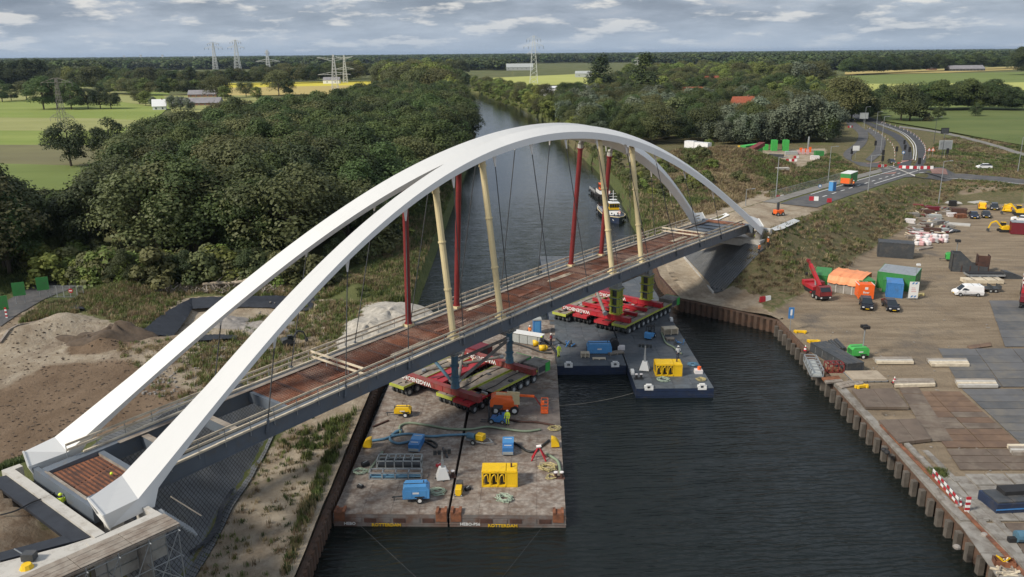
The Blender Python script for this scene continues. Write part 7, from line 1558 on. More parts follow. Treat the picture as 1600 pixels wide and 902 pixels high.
for i in range(46):
    rr = random.Random(i + 60); u = rr.random(); q = yp(1424 + u * 50 + rr.uniform(-6, 14), 326 + rr.random() * 54); r = thing('loose_material', 'small lot of loose building material lying among the storage heaps', 'building materials', q, rr.uniform(0, 3), 'loose lots among the storage heaps')
    for k in range(rr.randint(3, 6)): l_ = rr.uniform(.8, 3.2); a = Vector((rr.uniform(-.8, .8), rr.uniform(-.8, .8), rr.uniform(.1, .5))); MB().bar(a, a + Vector((l_, rr.uniform(-.4, .4), rr.uniform(-.05, .2))), rr.uniform(.12, .5), rr.uniform(.1, .35)).build('piece', MT[rr.choice(['plank', 'timber', 'rustdark', 'grey', 'concd', 'redprop', 'bag', 'darkgrey', 'galv'])], r)
# far yard beyond the mound: containers, skips, white trailers
def cont_g(label, a, b, z0, **k):
    A = gp(*a, z0); B = gp(*b, z0); d = B - A; l = k.pop('l', d.length); return container(label, (A.x, A.y, A.z), atan2(d.y, d.x), l=l, **k)
cont_g('white container in the sandy clearing, left one', (1069, 236), (1083, 237), 3.6, w=2.5, h=4.0, col='carwhite'); cont_g('white container in the sandy clearing, right one', (1084, 238), (1105, 240), 3.6, w=2.5, h=4.0, col='carwhite')
cont_g('long green container on the far sandy yard', (1164, 246), (1190, 247), 3.6, w=2.4, h=3.6, col='brightgreen'); cont_g('green container with open middle on the far yard, left half', (1206, 236), (1214, 236), 3.6, w=2.5, h=4.2, col='brightgreen'); cont_g('green container with open middle on the far yard, right half', (1224, 236), (1232, 236), 3.6, w=2.5, h=4.2, col='brightgreen')
cont_g('short red skip in front of the long green container', (1177, 248), (1193, 248), 3.6, w=2, h=1.4, col='redprop'); cont_g('green skip at the right of the far sandy yard', (1274, 245), (1287, 245), 3.6, w=2.4, h=2.0, col='green'); cont_g('yellow container at the left of the far sandy yard', (1152, 235), (1165, 236), 3.6, w=2, h=1.8, col='yellow')
cont_g('low white container on the far sandy yard', (1228, 242), (1246, 242), 3.6, w=2, h=1.2, col='grey'); cont_g('white box at the right edge of the far yard', (1267, 250), (1280, 250), 3.6, w=1.8, h=1.4, col='bag'); cont_g('small green hut on the far yard', (1194, 235), (1200, 235), 3.6, w=2, h=2.2, col='brightgreen')
cont_g('dark van body among the far yard containers', (1200, 246), (1222, 247), 3.6, w=2, h=1.2, col='darkgrey'); cont_g('white concrete block pile by the far track', (1215, 268), (1233, 268), 3.6, w=1.6, h=1.1, col='conc')
A = gp(1262, 238, 3.6); tag(MB().cyl(A, A + Vector((0, 0, 6)), .35, n=8).build('silo_pole', MT['galv']), 'grey pole standing between the far yard containers', 'pole'); 
for i in range(6):
    q = gp(1248 + i * 3.4, 241 - (i % 2) * 3, 3.6); r = thing('site_beacon', 'orange and white site beacon in the cluster on the far yard', 'beacon', q, 0, 'site beacons on the far yard'); MB().box(-.5, .5, -.3, .3, 0, 1.4 + .3 * (i % 3)).build('panel', MT['orange' if i % 2 else 'bagpink'], r)
# ------------------------------------------------------------------ the lined pit, heaps and driftwood on the left bank
P = [gp(x, y, 3.8) for x, y in ((222, 522), (300, 468), (500, 464), (478, 490), (345, 488), (270, 524))]
def liner(label, pts_out, pts_in, dz_in, n=18):
    A = catmull([gp(x, y, 3.8) for x, y in pts_out], n); B = catmull([gp(x, y, 3.8) for x, y in pts_in], n); vs = []; rr = random.Random(label)
    for a, b in zip(A, B):
        for k in range(6):
            p = a.lerp(b, k / 5); w = .05 * sin(len(vs) * 1.7) + rr.uniform(-.04, .04); z = H(a.x, a.y) + .34 + (dz_in) * (k / 5) + w; vs.append((p.x, p.y, max(z, H(p.x, p.y) + .06)))
    m = len(A); o = MB().add(vs, [(i * 6 + j, i * 6 + j + 1, (i + 1) * 6 + j + 1, (i + 1) * 6 + j) for i in range(m - 1) for j in range(5)]).build('pit_liner', MT['mesh'], smooth=True); tag(o, label, 'plastic liner')
liner('black plastic liner on the left slope of the pit behind the arch', [(218, 520), (258, 492), (300, 469)], [(262, 526), (290, 508), (302, 488)], -1.0)
liner('black plastic liner on the long back slope of the pit', [(296, 469), (400, 466), (502, 464)], [(300, 488), (400, 486), (484, 482)], -1.0)
liner('strip of black plastic on the ground between the two arches', [(296, 528), (330, 526), (372, 528)], [(305, 538), (335, 536), (370, 533)], .1)
liner('small sheet of black plastic over a low heap by the site fence', [(106, 484), (120, 479), (133, 484)], [(110, 488), (120, 487), (132, 488)], .3)
liner('torn black plastic along the toe of the dark slope below the bridge', [(296, 868), (330, 835), (345, 795), (362, 770)], [(300, 875), (338, 842), (352, 800), (368, 772)], .1)
r = thing('driftwood', 'pale fallen trunk lying on the brush row at the forest edge', 'tree trunk', gp(318, 452, 4)); MB().tube([(0, 0, .8), (3, .3, 1.0), (6, .2, 1.1), (8.5, .5, 1.8), (9.5, .6, 2.3)], .3, 7, 5).build('trunk', MT['sand'], r); [MB().cyl((x, .2, 1.0), (x + 1.2, .8, 2.0), .12, .04, n=5).build('branch', MT['sand'], r) for x in (2, 5, 7)]
br = MB(); rr = random.Random(4)
for i in range(420):
    p = gp(245 + rr.random() * 200, 449 + rr.random() * 10, 4); d = Vector((rr.uniform(-1, 1), rr.uniform(-1, 1), rr.uniform(0, .6))) * rr.uniform(.4, 1.6); br.bar(p + Vector((0, 0, .1)), p + Vector((0, 0, .35)) + d, rr.uniform(.06, .16))
tag(br.build('brushwood', MT['plank']), 'row of cut brushwood and roots along the forest edge behind the pit', 'brushwood', kind='stuff')
rk = MB()
for i in range(700):
    x, y = rr.choice([(330, 560), (400, 520), (250, 600), (540, 540), (430, 500)]); p = gp(x + rr.uniform(-28, 28), y + rr.uniform(-20, 20), 3.6); s = rr.uniform(.05, .22); rk.cb(p.x, p.y, p.z - .03, s, s * 1.3, s, rr.uniform(0, 3))
tag(rk.build('rubble', MT['rubble']), 'stones and clods scattered over the sandy left bank', 'stones', kind='stuff')
def heap(label, px, py, z, rx, ry, h, m, seed, cat):
    c = gp(px, py, z); rr = random.Random(seed); n, k = 34, 12; ph = [rr.uniform(0, 6.28) for _ in range(6)]; vs = [(c.x, c.y, c.z + h)]; fs = []
    for j in range(1, k + 1):
        for i in range(n):
            a = 2 * pi * i / n; u = j / k; w = 1 + .16 * sin(3 * a + ph[0]) + .1 * sin(5 * a + ph[1]); x = c.x + rx * u * w * cos(a); y = c.y + ry * u * w * sin(a)
            hh = h * (1 - u ** 1.7) * (1 + .25 * sin(4 * a + ph[2] + 3 * u)) + (rr.uniform(-.16, .16) * h * .6 if j < k else 0); vs.append((x, y, H(x, y) + max(hh, -.05) if j < k else H(x, y) - .15))
    for i in range(n): fs.append((0, 1 + i, 1 + (i + 1) % n))
    for j in range(k - 1):
        for i in range(n): a = 1 + j * n + i; b = 1 + j * n + (i + 1) % n; fs.append((a, a + n, b + n, b))
    tag(MB().add(vs, fs).build(cat.replace(' ', '_'), MT[m], smooth=True), label, cat)
heap('dark heap of moist soil at the edge of the pale sand left of the pit', 178, 524, 4.4, 5.6, 3.0, 1.4, 'soil', 1, 'soil heap'); heap('smaller dark soil heap left of the larger one', 138, 533, 4.4, 4.2, 2.0, .8, 'soil', 2, 'soil heap')
heap('pale grey sand heap at the canal edge behind the bridge deck', 608, 494, 3.2, 7.2, 10, .9, 'heap', 3, 'sand heap'); heap('low pale sand heap beside the larger one near the railing', 575, 520, 3.2, 5, 6, 1.2, 'heap', 4, 'sand heap'); heap('grey rubble heap between the two arches near the pit', 352, 505, 3.4, 4.2, 3, .9, 'rubble', 5, 'rubble heap'); heap('grey rubble heap right of the near arch beyond the railing', 420, 512, 3.4, 5, 3, .8, 'rubble', 6, 'rubble heap')
cl_ = MB()
for i in range(1500):
    p = gp(rr.uniform(0, 330), rr.uniform(478, 735), 4.5); s = rr.uniform(.04, .2); cl_.cb(p.x, p.y, p.z - .03, s, s * rr.uniform(.8, 2), s * .6, rr.uniform(0, 3))
tag(cl_.build('clods', MT['soil']), 'dark clods strewn over the bare earth at the left', 'clods', kind='stuff')
ll = thing('timber_edging', 'long thin timber edging across the pale sand beside the sand heaps', 'edging', (0, 0, 0)); A = gp(0, 537, 5); B = gp(75, 496, 5); n = 5
for i in range(n): a = A.lerp(B, i / n); b = A.lerp(B, (i + 1) / n - .01); MB().bar((a.x, a.y, H(a.x, a.y) + .12), (b.x, b.y, H(b.x, b.y) + .12), .3, .25).build('board', MT['plank'], ll)
tag(MB().tube([at(x, y, 10.3) for x, y in ((0, 805), (25, 798), (50, 785), (75, 776), (85, 770))], .06, 5, 4).build('cable', MT['black']), 'thin dark cable lying across the sand behind the left abutment', 'cable')
tag(MB().tube([at(x, y, 10.3) for x, y in ((82, 756), (95, 752), (100, 760), (112, 757), (128, 763))], .12, 5, 4).build('stick', MT['sand']), 'pale crooked branch on the sand behind the abutment', 'branch')
p = at(47, 876, 10.2); r = thing('generator', 'small dark machine on the white concrete at the bottom left', 'machine', p); MB().box(-.4, .4, -.3, .3, .1, .6).build('body', MT['darkgrey'], r); MB().bar((-.4, 0, .5), (-.9, 0, .9), .06).build('handle', MT['galv'], r)
p = at(42, 888, 10.2); tag(MB().cyl(p, p + Vector((0, 0, .3)), .45, .3, n=10).build('cover', MT['yellow']), 'yellow capped opening in the white concrete at the bottom left', 'cover')
p = at(174, 740, 10.9); tag(MB().sphere(p, .12, 8, 5).build('helmet', MT['hiviz']), 'yellow helmet lying at the inner edge of the rusty end panel', 'helmet')

# ------------------------------------------------------------------ power pylons
def pylon(label, px, pyb, hgt_px, style='T', w=1.0, arms=((.55, 1.0), (.95, .7)), zb=3.5, dist=None):
    b = at(px, pyb, zb); k = (b - Vector((0, 0, CAM_H))).length; h = hgt_px * k / FPX; t = max(.1, k * .0003)
    r = thing('power_pylon', label, 'power pylon', b); bw_ = h * .09 * w; lg = MB(); br_ = MB()
    def wd(z): return bw_ * (1 - z / h * .78) if z < h * .6 else bw_ * (.53 - (z / h - .6) * .9)
    n = 11
    for sx, sy in ((-1, -1), (1, -1), (1, 1), (-1, 1)):
        for i in range(n): z0, z1 = h * i / n, h * (i + 1) / n; a, c = max(.25, wd(z0)), max(.2, wd(z1)); lg.bar((sx * a, sy * a, z0), (sx * c, sy * c, z1), t)
    for i in range(n):
        z0, z1 = h * i / n, h * (i + 1) / n; a, c = max(.25, wd(z0)), max(.2, wd(z1))
        for (x0, y0), (x1, y1) in (((-1, -1), (1, -1)), ((1, -1), (1, 1)), ((1, 1), (-1, 1)), ((-1, 1), (-1, -1))):
            br_.bar((x0 * a, y0 * a, z0), (x1 * c, y1 * c, z1), t * .6); br_.bar((x1 * a, y1 * a, z0), (x0 * c, y0 * c, z1), t * .6)
    lg.build('lattice_leg', MT['pylon'], r); br_.build('lattice_brace', MT['pylon'], r)
    for f, ln in arms:
        z = h * f; ww = max(.25, wd(z)); am = MB(); half = h * .30 * ln
        for sgn in (-1, 1):
            tip = Vector((sgn * half, 0, z + (0 if style == 'T' else h * .1 if f > .8 else 0)))
            for y in (-ww, ww): am.bar((sgn * ww, y, z), tip, t * .8); am.bar((sgn * ww, y, z + h * .07), tip, t * .8)
            for q in (.3, .6): am.bar(Vector((sgn * ww, 0, z)).lerp(tip, q), Vector((sgn * ww, 0, z + h * .07)).lerp(tip, q), t * .6)
        am.build('cross_arm', MT['pylon'], r); ins = MB()
        for sgn in (-1, 1):
            for q in (.55, 1.0): p = Vector((sgn * half * q, 0, z)); ins.cyl(p, p - Vector((0, 0, h * .06)), t * .6, n=5)
        ins.build('insulator', MT['darkgrey'], r)
    return r
PN = pylon('tall lattice pylon standing in the green field at the left, nearest one', 103, 224, 86, arms=((.40, .62), (.93, .8)), w=.75)
pylon('bright lattice pylon with raised twin arms in the yellow crop, left one of two', 524, 141, 52, 'Y', 1.0, ((.42, 1.35), (.82, 1.35)), w=1) if False else pylon('bright lattice pylon with raised twin arms in the yellow crop, left one of two', 524, 141, 51, 'Y', 1.0, ((.44, 1.6), (.82, 1.6)))
pylon('bright lattice pylon just behind the other one in the yellow crop', 540, 130, 40, 'Y', .9, ((.5, 1.2), (.85, 1.1))); pylon('pale pylon with wide low arms left of the yellow crop', 421, 125, 42, 'T', 1.0, ((.62, 1.4), (.9, .25)))
pylon('pylon standing against the dark wood left of the yellow crop', 372, 111, 43, 'T', 1.1, ((.75, .9), (.92, .6))); pylon('grey pylon reaching above the horizon at the left', 337, 110, 38, 'T', .9, ((.8, 1.1), (.95, .7)))
pylon('tall pale pylon beside the canal bend, the highest on the horizon', 834, 131, 70, 'T', .95, ((.62, .5), (.78, .7), (.92, .5))); pylon('slim pylon above the trees right of the canal', 996, 116, 24, 'T', .8, ((.6, .6), (.8, .8), (.95, .5)))
for i, (x, y, h) in enumerate(((1115, 101, 14), (1195, 98, 12), (1252, 99, 12), (1298, 98, 11), (1327, 97, 9), (1342, 97, 8), (221, 96, 9), (255, 96, 9), (304, 97, 8), (195, 95, 7))):
    pylon(['very small', 'tiny', 'faint', 'slender', 'minute'][i % 5] + ' far pylon on the horizon above ' + ['the bright wood', 'the dark wood', 'the grove', 'the field edge', 'the right meadows', 'the rightmost wood', 'the left woods', 'the left fields', 'the farm', 'the leftmost wood'][i], x, y, h, 'T', .8, ((.65, .7), (.9, .6)))
for c in PN.children: c.data.materials[0] = MT['concd']

# ------------------------------------------------------------------ buildings
HOUSES = []
def house(label, px, py, w, d_, h, rh, wall, roof, rz=0, cat='house', hip=False, z0=3.6, nwin=2):
    HOUSES.append(tuple(at(px, py, z0)[:2])); r = thing('house', label, cat, Vector((at(px, py, z0).x, at(px, py, z0).y, z0 - .2)), rz); MB().box(-w / 2, w / 2, -d_ / 2, d_ / 2, 0, h).build('wall', MT[wall], r); e = .5
    b = MB(); hx = w / 2 + e; hy = d_ / 2 + e; rx = hx - (hy if hip else 0)
    b.add([(-hx, -hy, h), (hx, -hy, h), (hx, hy, h), (-hx, hy, h), (-max(rx, .2), 0, h + rh), (max(rx, .2), 0, h + rh)], [(0, 1, 5, 4), (2, 3, 4, 5), (1, 2, 5), (3, 0, 4), (3, 2, 1, 0)]); ro = b.build('roof', MT[roof], r)
    if not hip: MB().add([(-w / 2, -d_ / 2, h), (-w / 2, d_ / 2, h), (-w / 2, 0, h + rh * .9)], [(0, 2, 1)]).add([(w / 2, -d_ / 2, h), (w / 2, d_ / 2, h), (w / 2, 0, h + rh * .9)], [(0, 1, 2)]).build('gable', MT[wall], r)
    if w < 20: MB().box(w * .2, w * .2 + .7, -.35, .35, h + rh * .5, h + rh + .8).build('chimney', MT['brick'], ro)
    for i in range(nwin): x = -w / 2 + (i + .5) * w / nwin; q = MB().box(x - .6, x + .6, -d_ / 2 - .06, -d_ / 2, h * .3, h * .8).build('window', MT['white'], r); MB().box(x - .5, x + .5, -d_ / 2 - .09, -d_ / 2 - .06, h * .34, h * .76).build('pane', MT['glass'], q)
    return r
house('house with steep orange red roof among the trees at the right', 1160, 178, 14, 9, 4, 7, 'carwhite', 'roofred', .2, nwin=3); house('farmhouse with red roof half hidden by trees in the centre right', 1083, 156, 18, 10, 3.5, 7, 'brick', 'roofred', -.1, nwin=3); house('barn with orange red roof behind the farmhouse', 1111, 138, 20, 12, 4, 9, 'brick', 'roofred', .6)
house('long flat white warehouse beyond the canal bend', 885, 148, 46, 24, 7, 1.2, 'carwhite', 'carwhite', .05, 'warehouse', nwin=6); house('low pale building right of the white warehouse', 968, 141, 30, 14, 5, 1.5, 'carwhite', 'grey', .1, 'building', nwin=4); house('white shed between the trees beside the tall poplar', 980, 150, 16, 12, 5, 2, 'carwhite', 'carwhite', .3, 'shed')
house('pale shed at the edge of the bright field beyond the canal', 912, 121, 26, 12, 6, 4, 'grey', 'grey', -.2, 'shed'); house('long dark barn with lilac grey roof at the far edge of the right field', 1507, 111, 62, 20, 4, 6, 'darkgrey', 'roofgrey', .02, 'barn', nwin=10); house('grey roofed farmhouse left of the long barn on the right horizon', 1455, 110, 16, 10, 4, 6, 'brick', 'roofgrey', .1)
house('wide farm building with grey lilac roof behind the big wood at the left', 310, 165, 36, 14, 2.5, 4, 'brick', 'roofgrey', .12, 'barn', nwin=8); house('second farm building with grey roof behind the wide one', 318, 152, 26, 10, 3, 4, 'brick', 'roofgrey', .1, 'barn', nwin=5); house('white farmhouse in the yellow crop beside the bright pylons', 519, 131, 22, 12, 5, 4, 'carwhite', 'roofgrey', .0)
house('white gabled house at the end of the left tree group', 250, 172, 9, 7, 3, 5, 'carwhite', 'carwhite', .3); house('pale roofed house between the hedges at the left', 167, 137, 16, 10, 4, 5, 'carwhite', 'roofred', 0); house('white shed in front of the dark poplar row at the left edge', 10, 131, 22, 10, 8, 2, 'carwhite', 'grey', .1, 'shed')
house('small grey shed roof at the meadow edge right of the grove', 1293, 122, 14, 10, 3, 4, 'grey', 'roofgrey', .4, 'shed'); house('pale row of far houses left of the great pylon', 812, 110, 60, 16, 7, 8, 'grey', 'grey', .0, 'houses', nwin=6); house('tiny white house on the horizon near the centre right', 1241, 98, 40, 30, 14, 14, 'carwhite', 'grey', 0)

# ------------------------------------------------------------------ trees
def leafmat(name, c1, c2, tint=.32, gl=.45):
    m, t, b = newmat(name); tc_ = nn(t, 'ShaderNodeTexCoord').outputs['Object']; oi = nn(t, 'ShaderNodeObjectInfo')
    n = noise(t, tc_, .55, 6, .7); n2 = noise(t, tc_, 3.5, 3, .6); c = mix(t, rng(t, n, .35, .68), c1, c2); c = mix(t, mul(t, rng(t, n2, .5, .72), .3), c, tuple(min(1, x * 1.4) for x in c2))
    hs = nn(t, 'ShaderNodeHueSaturation'); t.links.new(c, hs.inputs['Color']); t.links.new(rng(t, oi.outputs['Random'], 0, 1, .468, .515), hs.inputs['Hue']); t.links.new(rng(t, mul(t, oi.outputs['Random'], 7.3), 0, 7.3, 1 - tint, 1 + tint), hs.inputs['Value'])
    fr = nn(t, 'ShaderNodeMath', operation='FRACT'); t.links.new(mul(t, oi.outputs['Random'], 13.7), fr.inputs[0]); t.links.new(rng(t, fr.outputs[0], 0, 1, 1 - tint, 1 + tint), hs.inputs['Value'])
    t.links.new(hs.outputs[0], b.inputs['Base Color']); b.inputs['Roughness'].default_value = gl + .15; b.inputs['Specular IOR Level'].default_value = .3
    tr_ = nn(t, 'ShaderNodeBsdfTranslucent'); t.links.new(hs.outputs[0], tr_.inputs[0]); ms = nn(t, 'ShaderNodeMixShader'); ms.inputs[0].default_value = .22
    t.links.new(b.outputs[0], ms.inputs[1]); t.links.new(tr_.outputs[0], ms.inputs[2]); t.links.new(ms.outputs[0], t.nodes['Material Output'].inputs[0]); return m
LG = leafmat('oak_leaves', (0.040, 0.068, 0.020), (0.105, 0.145, 0.043)); LDk = leafmat('dark_leaves', (0.03, 0.05, 0.018), (0.078, 0.10, 0.036)); LB_ = leafmat('fresh_leaves', (0.10, 0.145, 0.03), (0.21, 0.25, 0.065))
LS = leafmat('silver_leaves', (0.085, 0.115, 0.07), (0.19, 0.22, 0.15)); LP = leafmat('purple_leaves', (0.03, 0.015, 0.014), (0.055, 0.025, 0.022)); LW = leafmat('willow_leaves', (0.09, 0.125, 0.05), (0.19, 0.22, 0.09)); LM_ = leafmat('mixed_leaves', (0.06, 0.076, 0.026), (0.15, 0.155, 0.06))
def crown_mesh(name, seed, kind, nleaf, size, mat, rx=1.0):
    """unit crown: height 1, leaf sized quads spread through clumps inside an uneven outline"""
    g = np.random.default_rng(seed); lobes = []
    if kind == 'round': nl = 30; base, top, wid = .16, 1.0, .40
    elif kind == 'wide': nl = 34; base, top, wid = .20, .98, .50
    elif kind == 'tall': nl = 26; base, top, wid = .06, 1.0, .17
    elif kind == 'cone': nl = 26; base, top, wid = .05, 1.0, .30
    elif kind == 'bush': nl = 16; base, top, wid = .02, 1.0, .62
    elif kind == 'willow': nl = 30; base, top, wid = .10, 1.0, .40
    for i in range(nl):
        z = g.uniform(0, 1); a = g.uniform(0, 2 * pi)
        prof = {'round': sqrt(max(0, 1 - (2 * z - .85) ** 2 * .95)), 'wide': sqrt(max(0, 1 - (1.7 * z - .7) ** 2)), 'tall': (1 - abs(2 * z - .9) ** 3) * .9, 'cone': 1 - z * .9, 'bush': sqrt(max(0, 1 - z * z)), 'willow': sqrt(max(0.05, 1 - (1.8 * z - .9) ** 2))}[kind]
        q = wid * prof * (.45 + .55 * sqrt(g.random())) * .8; lr = wid * g.uniform(.26, .46) * (.7 if kind in ('tall', 'cone') else 1)
        if kind == 'tall': lr = wid * g.uniform(.45, .7)
        lobes.append((q * cos(a) * rx, q * sin(a) * rx, base + (top - base - lr * .9) * z + lr * .3, lr))
    per = nleaf // nl; V = []; pos = []; nrm = []
    for (lx, ly, lz, lr) in lobes:
        d = g.normal(size=(per, 3)); d /= np.linalg.norm(d, axis=1)[:, None]; d[:, 2] = np.where(d[:, 2] < -.35, -d[:, 2], d[:, 2])
        rad = lr * (.62 + .45 * g.random(per) ** .6); rad *= 1 + .18 * np.sin(d[:, 0] * 9 + seed) * np.cos(d[:, 1] * 8)
        sq = np.array([1, 1, 1.0 if kind != 'willow' else 1.35]) * (1 if kind != 'tall' else np.array([1, 1, 1.9]))
        pos.append(np.array([lx, ly, lz]) + d * rad[:, None] * sq); nrm.append(d)
    pos = np.concatenate(pos); nrm = np.concatenate(nrm); n = len(pos)
    nr = nrm + g.normal(size=(n, 3)) * .38 + np.array([0, 0, .25]); nr /= np.linalg.norm(nr, axis=1)[:, None]
    t1 = np.cross(nr, g.normal(size=(n, 3))); t1 /= np.linalg.norm(t1, axis=1)[:, None]; t2 = np.cross(nr, t1); s = size * g.uniform(.6, 1.35, n)[:, None]
    asp = g.uniform(.55, 1, n)[:, None]
    V = np.stack([pos - t1 * s - t2 * s * asp * .5, pos + t1 * s * .25 - t2 * s * asp, pos + t1 * s + t2 * s * asp * .4, pos - t1 * s * .2 + t2 * s * asp], 1).reshape(-1, 3)
    me = bpy.data.meshes.new(name); me.vertices.add(len(V)); me.vertices.foreach_set('co', V.ravel()); me.loops.add(n * 4); me.loops.foreach_set('vertex_index', np.arange(n * 4, dtype=np.int32))
    me.polygons.add(n); me.polygons.foreach_set('loop_start', np.arange(0, n * 4, 4, dtype=np.int32)); me.polygons.foreach_set('loop_total', np.full(n, 4, np.int32)); me.update(calc_edges=True); me.materials.append(mat); return me, lobes
def trunk_mesh(name, seed, lobes, kind, th=.022):
    g = random.Random(seed); mb = MB(); mb.tube([(0, 0, -.03), (g.uniform(-.01, .01), g.uniform(-.01, .01), .2), (g.uniform(-.02, .02), g.uniform(-.02, .02), .45), (0, 0, .75)], th, 6)
    for v_ in range(len(mb.v)):
        x, y, z = mb.v[v_]; k = max(.25, 1.25 - z * 1.1); mb.v[v_] = (x * k, y * k, z)
    for l in lobes[::3]: z0 = g.uniform(.15, .45); mb.cyl((0, 0, z0), (l[0] * .9, l[1] * .9, l[2]), th * .45, th * .15, n=4, cap=False)
    me = bpy.data.meshes.new(name); me.from_pydata(mb.v, [], mb.f); me.materials.append(MT['bark']); me.update(); return me
PROTO = {}
def proto(key, seed, kind, nl, size, mat, rx=1.0, th=.022):
    me, lb = crown_mesh('crown_' + key, seed, kind, nl, size, mat, rx); PROTO.setdefault(key, []).append((me, trunk_mesh('trunk_' + key, seed, lb, kind, th)))
for i in range(5): proto('oak', 10 + i, 'round', 10500, .0125, LG)
for i in range(3): proto('oakdark', 20 + i, 'round', 9500, .013, LDk)
for i in range(3): proto('bright', 30 + i, 'round', 3200, .024, LB_)
for i in range(3): proto('mixed', 40 + i, 'wide', 8500, .014, LM_)
for i in range(3): proto('silver', 50 + i, 'willow', 4200, .02, LS, .8)
for i in range(2): proto('poplar', 60 + i, 'tall', 2600, .016, LDk, th=.014)
proto('beech', 70, 'wide', 3200, .025, LP); proto('willow', 71, 'willow', 3600, .024, LW, 1.0); proto('cone', 72, 'cone', 2400, .02, LM_)
for i in range(2): proto('bush', 80 + i, 'bush', 1400, .05, LM_, th=.01)
for i in range(2): proto('bushgreen', 84 + i, 'bush', 1400, .05, LB_, th=.01)
gl_ = 'wood'
TREES = []   # (size on the photo, x, y, z, height, width factor, proto key, label, group)
ADJ = {'oak': 'broad green', 'oakdark': 'dark green', 'mixed': 'wide olive green'}
def T(x, y, h, key, label, group, wf=1.0, z=None):
    if group and h > 8 and any(abs(x - hx * y / hy) < 13 and -75 < y - hy < 8 for hx, hy in HOUSES[:3]): h = 5.5
    if label == gl_:
        zone = 'along the water of the canal' if x > -34 else 'at the front edge facing the sand' if y < 168 else 'in the left part' if x < -85 else 'in the deep middle' if y > 260 else 'in the near middle'
        label = ADJ[key] + ' tree of the big left wood, ' + zone
    d = sqrt(x * x + y * y + 1600); TREES.append((h / d, x, y, H(x, y) - .15 if z is None else z, h, wf, key, label, group))
def forest(pts, z, sp, h, keys, label, group, jit=.42, seed=1, wf=1.0, hvar=.22, skip=None):
    w = PW(pts, z) if z is not None else pts; xs = [p[0] for p in w]; ys = [p[1] for p in w]; g = np.random.default_rng(seed); gx_ = np.arange(min(xs), max(xs), sp); gy_ = np.arange(min(ys), max(ys), sp)
    A, B = np.meshgrid(gx_, gy_); A = A + (np.arange(A.shape[0])[:, None] % 2) * sp / 2 + g.uniform(-jit, jit, A.shape) * sp; B = B + g.uniform(-jit, jit, B.shape) * sp
    m = (sdist(A, B, w) < 0) & (sdist(A, B, CANAL) > 3.2)
    for x, y in zip(A[m], B[m]):
        if skip and skip(x, y): continue
        hh = h * g.uniform(1 - hvar, 1 + hvar); T(x, y, hh, keys[int(g.integers(len(keys)))], label, group, wf * g.uniform(.85, 1.15))
# the big wood on the left bank
OAK = ['oak', 'oak', 'oak', 'oakdark', 'mixed']
SIL = [tuple(at(a, b, 20 if a > 200 else 23.5)[:2]) for a, b in ((760, 118), (700, 108), (653, 107), (627, 117), (600, 131), (560, 136), (517, 147), (460, 151), (400, 158), (340, 166), (300, 176), (250, 186), (205, 196), (178, 216), (150, 240), (60, 256), (-40, 268), (-140, 280))]
forest([(-120, 150), (-80, 158), (-58, 150), (-40, 150), (-36, 152), (-31, 168), (-27, 190), (-24, 220), (-22, 260), (-21, 300), (-21, 420), (-24, 450), (-32, 560), (-45, 700), (-70, 860), (-90, 960)] + SIL, None, 8.8, 17.0, OAK, gl_, 'trees of the big wood on the left bank', seed=3, wf=1.2, hvar=.16)
forest([(-40, 640), (-70, 860), (-95, 970), (-150, 980), (-120, 830), (-75, 640)], None, 11, 25, ['bright', 'bright', 'mixed'], 'sunny light green tree where the left bank wood runs on to the canal bend', 'sunlit trees along the far left bank', seed=5, wf=1.15)
# low understorey along the forest edge
for i in range(90):
    g = random.Random(i); px = 130 + g.random() * 500; py = 446 - max(0, (px - 500)) * .55 + g.uniform(-12, 2)
    p = gp(px, py, 3.4)
    if sdist(np.array([p.x]), np.array([p.y]), CANAL)[0] > 2: T(p.x, p.y, g.uniform(3, 6.5), g.choice(['bush', 'bush', 'oakdark', 'bushgreen']), 'leafy bush at the foot of the wood on the left bank', 'bushes at the forest edge', 1.1)
for i in range(30):
    g = random.Random(i + 500); p = gp(88 + g.uniform(-28, 70), 430 + g.uniform(-18, 16), 4); T(p.x, p.y, g.uniform(3, 5.5), g.choice(['bushgreen', 'bush']), 'leafy bush beside the dark lane at the left edge', 'bushes beside the lane', 1.2)
for i in range(26):
    g = random.Random(i + 700); p = gp(-20 + i * 6.5, 418 - i * .9 + g.uniform(-8, 6), 4); T(p.x, p.y, g.uniform(8, 15), g.choice(['oakdark', 'oak']), 'dark tree beyond the lane at the left edge of the photo', 'trees beyond the lane', 1.2)
p = gp(112, 262, 3.6); [T(p.x + a, p.y + b, 17, 'oakdark', lb, None, 1.15) for a, b, lb in ((0, 0, 'large dark tree standing out at the corner of the wood by the pylon'), (13, 4, 'second dark tree right of the corner tree of the wood'))]
